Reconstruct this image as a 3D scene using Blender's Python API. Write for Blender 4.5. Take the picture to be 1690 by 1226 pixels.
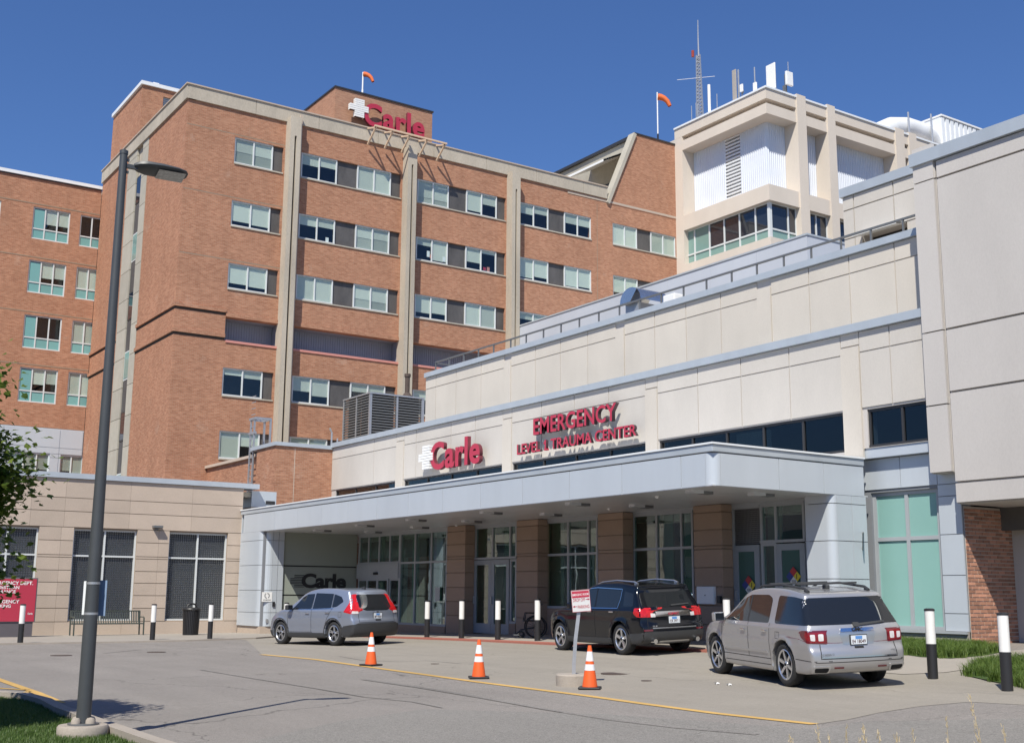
import bpy, bmesh, math, random
import numpy as np
from mathutils import Vector, Matrix, noise as mnoise
from mathutils.bvhtree import BVHTree
from mathutils.geometry import delaunay_2d_cdt, tessellate_polygon

random.seed(7)
rng = np.random.default_rng(7)
for o in list(bpy.data.objects):
    bpy.data.objects.remove(o)
scene = bpy.context.scene
COL = scene.collection

# ---------------------------------------------------------------- camera
EYE = 1.5
FPX, YAW, PITCH, ROLL = 1959.74, 56.096, 10.643, 0.4366      # focal length in px of a 1690 px wide frame
_a, _p, _r = map(math.radians, (YAW, PITCH, ROLL))
_fh = np.array([math.cos(_a), math.sin(_a), 0]); _rt = np.array([math.sin(_a), -math.cos(_a), 0]); _up = np.array([0, 0, 1.])
FW = _fh * math.cos(_p) + _up * math.sin(_p)
_u = -_fh * math.sin(_p) + _up * math.cos(_p)
RT = _rt * math.cos(_r) + _u * math.sin(_r)
UP = -_rt * math.sin(_r) + _u * math.cos(_r)
CAM = np.array([0, 0, EYE])
cam_data = bpy.data.cameras.new('camera')
cam = bpy.data.objects.new('camera', cam_data)
COL.objects.link(cam)
m = Matrix.Identity(4)
for i in range(3):
    m[i][0] = RT[i]; m[i][1] = UP[i]; m[i][2] = -FW[i]; m[i][3] = CAM[i]
cam.matrix_world = m
cam_data.sensor_width = 36
cam_data.lens = FPX / 1690 * 36
cam_data.clip_end = 3000
scene.camera = cam

# ---------------------------------------------------------------- sky, sun, exposure
SUN_AZ, SUN_EL = math.radians(40.0), math.radians(50.5)       # direction the light travels, from +X towards +Y
world = bpy.data.worlds.new('World'); scene.world = world; world.use_nodes = True
wn = world.node_tree.nodes; wl = world.node_tree.links
sky = wn.new('ShaderNodeTexSky'); sky.sky_type = 'NISHITA'; sky.sun_disc = False
sky.sun_elevation = SUN_EL
sky.sun_rotation = math.atan2(-math.cos(SUN_AZ), -math.sin(SUN_AZ))
sky.air_density = 1.3; sky.dust_density = 0.15; sky.ozone_density = 3.2; sky.altitude = 300
bg = wn['Background']; bg.inputs['Strength'].default_value = 0.062
tint = wn.new('ShaderNodeVectorMath'); tint.operation = 'MULTIPLY'; tint.inputs[1].default_value = (.62, .84, 1.28)      # deep polarised blue of the photograph
wl.new(sky.outputs[0], tint.inputs[0]); wl.new(tint.outputs[0], bg.inputs['Color'])
sl = bpy.data.lights.new('sun', 'SUN'); sl.energy = 4.4; sl.angle = math.radians(0.53); sl.color = (1.0, 0.955, 0.845)
sun = bpy.data.objects.new('sun', sl); COL.objects.link(sun)
sd = Vector((math.cos(SUN_AZ) * math.cos(SUN_EL), math.sin(SUN_AZ) * math.cos(SUN_EL), -math.sin(SUN_EL)))
sun.rotation_euler = sd.to_track_quat('-Z', 'Y').to_euler()
sun.location = (-20, -20, 60)
scene.view_settings.view_transform = 'Standard'
scene.view_settings.look = 'None'
scene.view_settings.exposure = 0.45
scene.view_settings.gamma = 1.0
scene.view_settings.use_curve_mapping = False

# ---------------------------------------------------------------- measuring helpers
def _ray(x, y): return FW * FPX + RT * (x - 845) - UP * (y - 613)
def hX(x, y, c): r = _ray(x, y); p = CAM + r * (c / r[0]); return p[1], p[2]        # (Y, Z) on the plane X = c
def hY(x, y, c): r = _ray(x, y); p = CAM + r * (c / r[1]); return p[0], p[2]        # (X, Z) on the plane Y = c
def aY(x, c, y=600): return hX(x, y, c)[0]
def aX(x, c, y=600): return hY(x, y, c)[0]
def _sp(x): return np.log1p(np.exp(np.clip(x * 1.2, -40, 40))) / 1.2
def gz(x, y):                                                                      # lie of the land
    xs = _sp(x - 12.3) - _sp(x - 26)
    return 0.045 * xs * np.clip((47 - y) / 27, 0, 1) - 0.006 * (_sp(y - 30) - _sp(y - 50))
def hG(x, y, dz=0):
    z = 0; r = _ray(x, y)
    for _ in range(30):
        p = CAM + r * ((z + dz - EYE) / r[2]); z = .5 * z + .5 * gz(p[0], p[1])
    return p

# ---------------------------------------------------------------- mesh helpers
class MB:
    def __init__(s): s.v = []; s.f = []; s.m = []
    def quad(s, a, b, c, d, m=0):
        n = len(s.v); s.v += [tuple(a), tuple(b), tuple(c), tuple(d)]; s.f.append((n, n+1, n+2, n+3)); s.m.append(m)
    def poly(s, pts, m=0):
        n = len(s.v); s.v += [tuple(p) for p in pts]; s.f.append(tuple(range(n, n+len(pts)))); s.m.append(m)
    def box(s, x0, x1, y0, y1, z0, z1, m=0):
        x0, x1 = min(x0, x1), max(x0, x1); y0, y1 = min(y0, y1), max(y0, y1); z0, z1 = min(z0, z1), max(z0, z1)
        n = len(s.v)
        s.v += [(x0,y0,z0),(x1,y0,z0),(x1,y1,z0),(x0,y1,z0),(x0,y0,z1),(x1,y0,z1),(x1,y1,z1),(x0,y1,z1)]
        for f in ((0,3,2,1),(4,5,6,7),(0,1,5,4),(1,2,6,5),(2,3,7,6),(3,0,4,7)):
            s.f.append(tuple(n+i for i in f)); s.m.append(m)
        return s
    def pb(s, pl, c, a0, a1, z0, z1, d0, d1, m=0):      # box on plane pl ('X' faces -X, 'Y' faces -Y), d = distance outwards
        if pl == 'X': return s.box(c-d0, c-d1, a0, a1, z0, z1, m)
        return s.box(a0, a1, c-d0, c-d1, z0, z1, m)
    def bar(s, p, q, r, m=0, up=(0,0,1), r2=None):          # rectangular bar between two points
        p = Vector(p); q = Vector(q); d = (q-p).normalized(); u = Vector(up)
        if abs(d.dot(u)) > .97: u = Vector((1,0,0))
        a = d.cross(u).normalized() * r; b = a.cross(d).normalized() * (r2 or r)
        n = len(s.v)
        for e in (p, q):
            for sa, sb in ((-1,-1),(1,-1),(1,1),(-1,1)): s.v.append(tuple(e + a*sa + b*sb))
        for f in ((0,1,2,3),(7,6,5,4),(0,4,5,1),(1,5,6,2),(2,6,7,3),(3,7,4,0)):
            s.f.append(tuple(n+i for i in f)); s.m.append(m)
        return s
    def tube(s, pts, rad, n=10, m=0, cap=True):
        pts = [Vector(p) for p in pts]
        if not hasattr(rad, '__len__'): rad = [rad]*len(pts)
        base = len(s.v); prev = None
        for i, p in enumerate(pts):
            d = (pts[min(i+1, len(pts)-1)] - pts[max(i-1, 0)]).normalized()
            if prev is None:
                u = Vector((0,0,1)) if abs(d.z) < .9 else Vector((1,0,0)); a = d.cross(u).normalized()
            else: a = (prev - d*prev.dot(d)).normalized()
            prev = a; b = d.cross(a)
            for k in range(n):
                t = 2*math.pi*k/n; s.v.append(tuple(p + (a*math.cos(t) + b*math.sin(t))*rad[i]))
        for i in range(len(pts)-1):
            for k in range(n):
                s.f.append((base+i*n+k, base+i*n+(k+1)%n, base+(i+1)*n+(k+1)%n, base+(i+1)*n+k)); s.m.append(m)
        if cap:
            s.f.append(tuple(base+k for k in reversed(range(n)))); s.m.append(m)
            s.f.append(tuple(base+(len(pts)-1)*n+k for k in range(n))); s.m.append(m)
        return s
    def lathe(s, c, prof, n=24, m=0):                        # prof: (radius, z)
        base = len(s.v)
        for r, z in prof:
            for k in range(n):
                t = 2*math.pi*k/n; s.v.append((c[0]+r*math.cos(t), c[1]+r*math.sin(t), c[2]+z))
        for i in range(len(prof)-1):
            for k in range(n):
                s.f.append((base+i*n+k, base+i*n+(k+1)%n, base+(i+1)*n+(k+1)%n, base+(i+1)*n+k)); s.m.append(m)
        s.f.append(tuple(base+k for k in reversed(range(n)))); s.m.append(m)
        s.f.append(tuple(base+(len(prof)-1)*n+k for k in range(n))); s.m.append(m)
        return s
    def mesh(s, name, mats, smooth=False):
        me = bpy.data.meshes.new(name); me.from_pydata(s.v, [], s.f)
        for mt in (mats if isinstance(mats, (list, tuple)) else [mats]): me.materials.append(mt)
        if max(s.m, default=0): me.polygons.foreach_set('material_index', s.m)
        if smooth:
            me.polygons.foreach_set('use_smooth', [True]*len(s.f))
        me.update()
        return me
    def build(s, name, mats, parent=None, smooth=False, bevel=0):
        if smooth or bevel:
            me = s.mesh(name, mats, smooth)
            bm = bmesh.new(); bm.from_mesh(me)
            bmesh.ops.recalc_face_normals(bm, faces=bm.faces)
            if bevel: bmesh.ops.bevel(bm, geom=list(bm.edges), offset=bevel, segments=1 if bevel < .01 else 2, affect='EDGES', profile=.6)
            bm.to_mesh(me); bm.free()
            if smooth: me.set_sharp_from_angle(angle=math.radians(38))
        else: me = s.mesh(name, mats)
        return link(name, me, parent)

def link(name, data, parent=None):
    o = bpy.data.objects.new(name, data); COL.objects.link(o)
    if parent is not None: o.parent = parent
    return o
def thing(name, label, cat, loc=(0,0,0), group=None, rz=0):
    o = bpy.data.objects.new(name, None); COL.objects.link(o)
    o.location = loc; o.rotation_euler = (0,0,rz); o.empty_display_size = .3
    return tag(o, label, cat, group)
def tag(o, label, cat, group=None):
    o['label'] = label; o['category'] = cat
    if group: o['group'] = group
    return o
def dup(root, loc=None, rz=None, label=None):
    r = root.copy(); COL.objects.link(r)
    if loc is not None: r.location = loc
    if rz is not None: r.rotation_euler = (0, 0, rz)
    if label: r['label'] = label
    for ch in list(root.children):
        c = ch.copy(); COL.objects.link(c); c.parent = r
        for g in list(ch.children):
            d = g.copy(); COL.objects.link(d); d.parent = c
    return r

def wall(name, mat, parent, pl, c, a0, a1, z0, z1, holes=(), thick=.3, jamb=None):
    """wall slab with real openings; front on plane pl=c"""
    A = sorted({a0, a1, *[min(max(h[i], a0), a1) for h in holes for i in (0, 1)]})
    Z = sorted({z0, z1, *[min(max(h[i], z0), z1) for h in holes for i in (2, 3)]})
    nA, nZ = len(A)-1, len(Z)-1
    solid = [[not any(h[0] < (A[i]+A[i+1])/2 < h[1] and h[2] < (Z[j]+Z[j+1])/2 < h[3] for h in holes) for j in range(nZ)] for i in range(nA)]
    b = MB()
    def P(a, z, d): return (c-d, a, z) if pl == 'X' else (a, c-d, z)
    # merge columns in rows for fewer faces
    for i in range(nA):
        for j in range(nZ):
            if not solid[i][j]: continue
            x0, x1, y0, y1 = A[i], A[i+1], Z[j], Z[j+1]
            b.quad(P(x0,y0,0), P(x1,y0,0), P(x1,y1,0), P(x0,y1,0))
            b.quad(P(x0,y0,-thick), P(x0,y1,-thick), P(x1,y1,-thick), P(x1,y0,-thick))
            for (ii, jj, e) in ((i-1, j, ((x0,y0),(x0,y1))), (i+1, j, ((x1,y1),(x1,y0))), (i, j-1, ((x1,y0),(x0,y0))), (i, j+1, ((x0,y1),(x1,y1)))):
                if not (0 <= ii < nA and 0 <= jj < nZ and solid[ii][jj]):
                    (p, q) = e; b.quad(P(*p,0), P(*q,0), P(*q,-thick), P(*p,-thick))
    return b.build(name, mat, parent)

def panels(name, mat, parent, pl, c, asp, zsp, holes=(), th=.03, gap=.03, skip=None, vgap=None):
    """separate cladding pieces standing proud of the wall, joints between them"""
    asp = sorted(asp); zsp = sorted(zsp); out = []
    for j in range(len(zsp)-1):
        z0, z1 = zsp[j], zsp[j+1]; zm = (z0+z1)/2
        hs = [h for h in holes if h[2] < zm < h[3]]
        cuts = [asp[0], asp[-1]] + list(asp[1:-1])
        for h in hs: cuts += [h[0], h[1]]
        cuts = sorted(x for x in set(cuts) if asp[0] <= x <= asp[-1])
        vg = gap if vgap is None else vgap
        for i in range(len(cuts)-1):
            a0, a1 = cuts[i], cuts[i+1]; am = (a0+a1)/2
            if a1-a0 < gap*1.5 or any(h[0] < am < h[1] for h in hs): continue
            if skip and skip(am, zm): continue
            g0 = 0 if any(abs(a0-h[1]) < 1e-6 for h in hs) else vg/2
            g1 = 0 if any(abs(a1-h[0]) < 1e-6 for h in hs) else vg/2
            out.append(MB().pb(pl, c, a0+g0, a1-g1, z0+gap/2, z1-gap/2, 0.001, th).build(name, mat, parent))
    return out

# ---------------------------------------------------------------- materials
def _nt(name):
    mt = bpy.data.materials.new(name); mt.use_nodes = True
    nt = mt.node_tree; b = nt.nodes['Principled BSDF']
    return mt, nt, b
def srgb(r, g, b):
    return tuple(((c/255)/12.92 if c/255 <= .04045 else ((c/255+.055)/1.055)**2.4) for c in (r, g, b))
def mat(name, col, rough=.6, metal=0., n1=0., s1=3., n2=0., s2=40., bump=0., rand=0., spec=.5, coat=0., stretch=None, bscale=None):
    """colour broken up by a coarse and a fine noise, a shift per object, and bump"""
    mt, nt, b = _nt(name); N = nt.nodes; L = nt.links
    b.inputs['Roughness'].default_value = rough; b.inputs['Metallic'].default_value = metal
    b.inputs['Specular IOR Level'].default_value = spec; b.inputs['Coat Weight'].default_value = coat
    b.inputs['Coat Roughness'].default_value = .04
    geo = N.new('ShaderNodeNewGeometry'); vec = geo.outputs['Position']
    if stretch:
        mp = N.new('ShaderNodeMapping'); mp.inputs['Scale'].default_value = stretch; L.new(vec, mp.inputs[0]); vec = mp.outputs[0]
    fac = None
    def add(x):
        nonlocal fac
        if fac is None: fac = x
        else:
            a = N.new('ShaderNodeMath'); a.operation = 'ADD'; L.new(fac, a.inputs[0]); L.new(x, a.inputs[1]); fac = a.outputs[0]
    def term(src, amt):
        q = N.new('ShaderNodeMath'); q.operation = 'MULTIPLY_ADD'; L.new(src, q.inputs[0])
        q.inputs[1].default_value = amt*2; q.inputs[2].default_value = -amt; add(q.outputs[0])
    nf = None
    if n1:
        t = N.new('ShaderNodeTexNoise'); t.inputs['Scale'].default_value = s1; t.inputs['Detail'].default_value = 5; t.inputs['Roughness'].default_value = .62
        L.new(vec, t.inputs['Vector']); term(t.outputs[0], n1*1.8)
    if n2 or bump:
        nf = N.new('ShaderNodeTexNoise'); nf.inputs['Scale'].default_value = s2; nf.inputs['Detail'].default_value = 3
        L.new(vec, nf.inputs['Vector'])
        if n2: term(nf.outputs[0], n2*1.8)
    if rand:
        oi = N.new('ShaderNodeObjectInfo'); term(oi.outputs['Random'], rand)
    if fac is None: b.inputs['Base Color'].default_value = (*col, 1)
    else:
        one = N.new('ShaderNodeMath'); one.operation = 'ADD'; one.inputs[1].default_value = 1; L.new(fac, one.inputs[0])
        vm = N.new('ShaderNodeVectorMath'); vm.operation = 'SCALE'; vm.inputs[0].default_value = col; L.new(one.outputs[0], vm.inputs['Scale'])
        L.new(vm.outputs[0], b.inputs['Base Color'])
    if bump:
        bp = N.new('ShaderNodeBump'); bp.inputs['Strength'].default_value = bump; bp.inputs['Distance'].default_value = .01
        L.new(nf.outputs[0], bp.inputs['Height']); L.new(bp.outputs[0], b.inputs['Normal'])
    return mt
def brick_mat(name, c1, c2, cm, bw=.215, rh=.075, mort=.012, patch=.12):
    mt, nt, b = _nt(name); N = nt.nodes; L = nt.links
    b.inputs['Roughness'].default_value = .85; b.inputs['Specular IOR Level'].default_value = .25
    geo = N.new('ShaderNodeNewGeometry'); sx = N.new('ShaderNodeSeparateXYZ'); L.new(geo.outputs['Position'], sx.inputs[0])
    ad = N.new('ShaderNodeMath'); ad.operation = 'ADD'; L.new(sx.outputs[0], ad.inputs[0]); L.new(sx.outputs[1], ad.inputs[1])
    cx = N.new('ShaderNodeCombineXYZ'); L.new(ad.outputs[0], cx.inputs[0]); L.new(sx.outputs[2], cx.inputs[1])
    br = N.new('ShaderNodeTexBrick'); L.new(cx.outputs[0], br.inputs['Vector'])
    br.inputs['Scale'].default_value = 1; br.inputs['Brick Width'].default_value = bw; br.inputs['Row Height'].default_value = rh
    br.inputs['Mortar Size'].default_value = mort/2; br.inputs['Mortar Smooth'].default_value = .3; br.inputs['Bias'].default_value = -.1
    br.inputs['Color1'].default_value = (*c1, 1); br.inputs['Color2'].default_value = (*c2, 1); br.inputs['Mortar'].default_value = (*cm, 1)
    n = N.new('ShaderNodeTexNoise'); n.inputs['Scale'].default_value = .45; n.inputs['Detail'].default_value = 6; n.inputs['Roughness'].default_value = .65
    L.new(geo.outputs['Position'], n.inputs['Vector'])
    # elongated courses of darker and paler bricks
    mp = N.new('ShaderNodeMapping'); mp.inputs['Scale'].default_value = (2.6, 13, 1); L.new(cx.outputs[0], mp.inputs[0])
    n2 = N.new('ShaderNodeTexNoise'); n2.inputs['Scale'].default_value = 1; n2.inputs['Detail'].default_value = 2; L.new(mp.outputs[0], n2.inputs['Vector'])
    m1 = N.new('ShaderNodeMath'); m1.operation = 'MULTIPLY_ADD'; L.new(n.outputs[0], m1.inputs[0]); m1.inputs[1].default_value = patch*3; m1.inputs[2].default_value = 1-patch*1.5
    m2 = N.new('ShaderNodeMath'); m2.operation = 'MULTIPLY_ADD'; L.new(n2.outputs[0], m2.inputs[0]); m2.inputs[1].default_value = .62; m2.inputs[2].default_value = .69
    mm = N.new('ShaderNodeMath'); mm.operation = 'MULTIPLY'; L.new(m1.outputs[0], mm.inputs[0]); L.new(m2.outputs[0], mm.inputs[1])
    # faint vertical weather streaks
    mp4 = N.new('ShaderNodeMapping'); mp4.inputs['Scale'].default_value = (1.1, .16, 1); L.new(cx.outputs[0], mp4.inputs[0])
    n4 = N.new('ShaderNodeTexNoise'); n4.inputs['Scale'].default_value = 1; n4.inputs['Detail'].default_value = 6; n4.inputs['Roughness'].default_value = .65; L.new(mp4.outputs[0], n4.inputs['Vector'])
    m4 = N.new('ShaderNodeMath'); m4.operation = 'MULTIPLY_ADD'; L.new(n4.outputs[0], m4.inputs[0]); m4.inputs[1].default_value = .42; m4.inputs[2].default_value = .79
    mm4 = N.new('ShaderNodeMath'); mm4.operation = 'MULTIPLY'; L.new(mm.outputs[0], mm4.inputs[0]); L.new(m4.outputs[0], mm4.inputs[1]); mm = mm4
    vm = N.new('ShaderNodeVectorMath'); vm.operation = 'SCALE'; L.new(br.outputs['Color'], vm.inputs[0]); L.new(mm.outputs[0], vm.inputs['Scale'])
    L.new(vm.outputs[0], b.inputs['Base Color'])
    # efflorescence: sparse paler patches; soot: sparse darker ones
    n3 = N.new('ShaderNodeTexNoise'); n3.inputs['Scale'].default_value = .55; n3.inputs['Detail'].default_value = 8; n3.inputs['Roughness'].default_value = .7; L.new(cx.outputs[0], n3.inputs['Vector'])
    r3 = N.new('ShaderNodeMapRange'); r3.inputs[1].default_value = .60; r3.inputs[2].default_value = .72; r3.inputs[3].default_value = 0; r3.inputs[4].default_value = .30; L.new(n3.outputs[0], r3.inputs[0])
    mxp = N.new('ShaderNodeMix'); mxp.data_type = 'RGBA'; L.new(r3.outputs[0], mxp.inputs[0]); L.new(vm.outputs[0], mxp.inputs[6]); mxp.inputs[7].default_value = (.50, .42, .34, 1)
    L.new(mxp.outputs[2], b.inputs['Base Color'])
    bp = N.new('ShaderNodeBump'); bp.inputs['Strength'].default_value = .35; bp.inputs['Distance'].default_value = .01; bp.invert = True
    L.new(br.outputs['Fac'], bp.inputs['Height']); L.new(bp.outputs[0], b.inputs['Normal'])
    return mt
def glass_mat(name, tint, refl=.12, rough=.0, trans=1.):
    """window glass: tinted see-through plus a mirror part that grows at grazing angles"""
    mt, nt, b = _nt(name); N = nt.nodes; L = nt.links; N.remove(b)
    out = [n for n in N if n.type == 'OUTPUT_MATERIAL'][0]
    t = N.new('ShaderNodeBsdfTransparent'); t.inputs[0].default_value = (*tint, 1)
    g = N.new('ShaderNodeBsdfGlossy'); g.inputs['Roughness'].default_value = rough; g.inputs['Color'].default_value = (.92, .96, 1, 1)
    # mirror share from the viewing angle, the same from both sides of the sheet
    ge = N.new('ShaderNodeNewGeometry'); dt = N.new('ShaderNodeVectorMath'); dt.operation = 'DOT_PRODUCT'; L.new(ge.outputs['Normal'], dt.inputs[0]); L.new(ge.outputs['Incoming'], dt.inputs[1])
    ab = N.new('ShaderNodeMath'); ab.operation = 'ABSOLUTE'; L.new(dt.outputs['Value'], ab.inputs[0])
    om = N.new('ShaderNodeMath'); om.operation = 'SUBTRACT'; om.inputs[0].default_value = 1; L.new(ab.outputs[0], om.inputs[1]); om.use_clamp = True
    fr = N.new('ShaderNodeMath'); fr.operation = 'POWER'; L.new(om.outputs[0], fr.inputs[0]); fr.inputs[1].default_value = 4
    # slight unevenness of the panes
    no = N.new('ShaderNodeTexNoise'); no.inputs['Scale'].default_value = .9; geo = N.new('ShaderNodeNewGeometry'); L.new(geo.outputs['Position'], no.inputs['Vector'])
    bp = N.new('ShaderNodeBump'); bp.inputs['Strength'].default_value = .12; bp.inputs['Distance'].default_value = .02; L.new(no.outputs[0], bp.inputs['Height'])
    L.new(bp.outputs[0], g.inputs['Normal'])
    ad = N.new('ShaderNodeMath'); ad.operation = 'ADD'; ad.use_clamp = True; L.new(fr.outputs[0], ad.inputs[0]); ad.inputs[1].default_value = refl
    mx = N.new('ShaderNodeMixShader'); L.new(ad.outputs[0], mx.inputs[0]); L.new(t.outputs[0], mx.inputs[1]); L.new(g.outputs[0], mx.inputs[2])
    L.new(mx.outputs[0], out.inputs['Surface'])
    return mt
def flat(name, col, rough=.5, metal=0, spec=.5, coat=0): return mat(name, col, rough, metal, n1=.04, s1=2., spec=spec, coat=coat)

M = {}
M['brick'] = brick_mat('orange_brick', (.415, .205, .124), (.315, .138, .080), (.39, .265, .19))
M['brick_r'] = mat('red_brown_brick', (.43, .215, .145), .85, n1=.15, s1=5, n2=.15, s2=60, bump=.4, rand=.35)
M['mortar'] = mat('mortar', (.56, .49, .42), .9, n1=.1, n2=.1, s2=90, bump=.4)
M['conc_old'] = mat('weathered_concrete', (.42, .37, .30), .85, n1=.2, s1=.7, n2=.1, s2=18, bump=.3, stretch=(1,1,.35))
M['conc_side'] = mat('side_strip_concrete', (.40, .37, .31), .85, n1=.1, s1=2, n2=.05, s2=18, bump=.3, rand=.08)
M['white_edge'] = flat('white_roof_edge', (.72, .74, .76), .5)
M['frame'] = flat('white_aluminium', (.60, .62, .62), .4)
M['frame_dark'] = flat('dark_bronze_frame', (.035, .034, .035), .4)
M['frame_grey'] = flat('grey_storefront_frame', (.34, .36, .38), .4)
M['spandrel'] = mat('slate_spandrel', (.085, .08, .078), .55, n1=.35, s1=1.6, n2=.1, s2=25, stretch=(1,1,.4))
M['sky_pane'] = flat('dark_reflecting_glass', (.02, .025, .035), .03, spec=1.0)
M['teal_grey'] = mat('grey_teal_glass', (.20,.32,.29), .12, n1=.06, s1=.5, rand=.08, spec=.5)
M['blind'] = mat('roller_blind', (.52, .545, .49), .8, n1=.04, s1=1, rand=.18)
M['blind_grey'] = mat('grey_blind', (.36, .38, .34), .8, n1=.04, s1=1, rand=.2)
M['pane'] = glass_mat('window_glass', (.95, .98, .97), .04)
M['pane_dark'] = glass_mat('dark_window_glass', (.42, .48, .52), .045)
M['pane_green'] = glass_mat('green_tinted_glass', (.72, .86, .80), .12)
M['teal'] = mat('teal_spandrel_glass', (.17, .36, .35), .12, n1=.05, s1=.5, rand=.08, spec=.5)
M['teal_light'] = mat('teal_frosted_glass', (.235, .42, .385), .22, n1=.06, s1=.4, rand=.04, spec=.35)
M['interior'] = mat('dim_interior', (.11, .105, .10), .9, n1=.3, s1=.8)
M['louvre_blue'] = mat('blue_grey_sheet', (.25, .27, .32), .5, n1=.06, s1=2)
M['pink_sill'] = flat('pink_painted_sill', (.55, .24, .2), .6)
M['emer'] = mat('pale_precast', (.51, .475, .432), .85, stretch=(1,1,.4), n1=.07, s1=.9, n2=.05, s2=45, bump=.15, rand=.025)
M['emer_pink'] = mat('pinkish_precast', (.535, .49, .432), .85, stretch=(1,1,.4), n1=.07, s1=.9, n2=.05, s2=45, bump=.15, rand=.025)
M['block'] = mat('grey_precast', (.495, .465, .44), .85, stretch=(1,1,.4), n1=.07, s1=.6, n2=.05, s2=45, bump=.15, rand=.02)
M['coping'] = mat('blue_grey_coping', (.43, .47, .51), .4, .2, stretch=(1,1,.3), n1=.09, s1=1.2, rand=.02)
M['clad'] = mat('silver_blue_cladding', (.49, .53, .575), .38, .15, stretch=(1,1,.25), n1=.06, s1=.9, rand=.02, spec=.5)
M['clad_dark'] = flat('cladding_joint', (.2, .21, .23), .7)
M['soffit'] = mat('soffit_panel', (.60, .61, .63), .35, .3, n1=.04, s1=1, rand=.04)
M['blockblue'] = mat('pale_blue_sheet_metal', (.46, .49, .55), .55, n1=.06, s1=.5, stretch=(1,1,.3))
M['tower'] = mat('cream_concrete', (.60, .53, .455), .85, n1=.07, s1=.5, n2=.04, s2=25, bump=.2, stretch=(1,1,.4))
M['corr'] = mat('white_corrugated_sheet', (.62, .65, .71), .5, n1=.04, s1=1)
M['stone'] = mat('tan_cast_stone', (.46, .375, .305), .85, n1=.07, s1=1.1, n2=.08, s2=40, bump=.25, rand=.07)
M['stone_joint'] = mat('tan_stone_joint', (.28, .21, .15), .9)
M['pillar'] = mat('brown_cast_stone', (.31, .222, .165), .85, n1=.08, s1=1.1, n2=.08, s2=40, bump=.25, rand=.08)
M['mesh'] = flat('dark_lattice', (.06, .065, .07), .5)
M['white'] = flat('white_paint', (.78, .78, .77), .45)
M['black'] = flat('black_paint', (.02, .02, .022), .45)
M['red'] = flat('crimson_sign_face', (.42, .035, .065), .35)
M['sign_side'] = flat('sign_return_dark', (.05, .03, .035), .5)
M['sign_red_side'] = flat('sign_return_red', (.12, .02, .03), .5)
M['steel'] = mat('galvanised_steel', (.45, .46, .48), .4, .6, n1=.12, s1=6)
M['steel_dark'] = flat('grey_steel', (.16, .165, .17), .45, .3)
M['lamp'] = mat('charcoal_powder_coat', (.055, .06, .065), .45, n1=.08, s1=5, n2=.04, s2=60)
M['door_paint'] = flat('grey_door_paint', (.27, .30, .33), .4)
M['teal_door'] = mat('teal_door_glass', (.055, .12, .105), .12, n1=.1, s1=.8, spec=.6)
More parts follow.
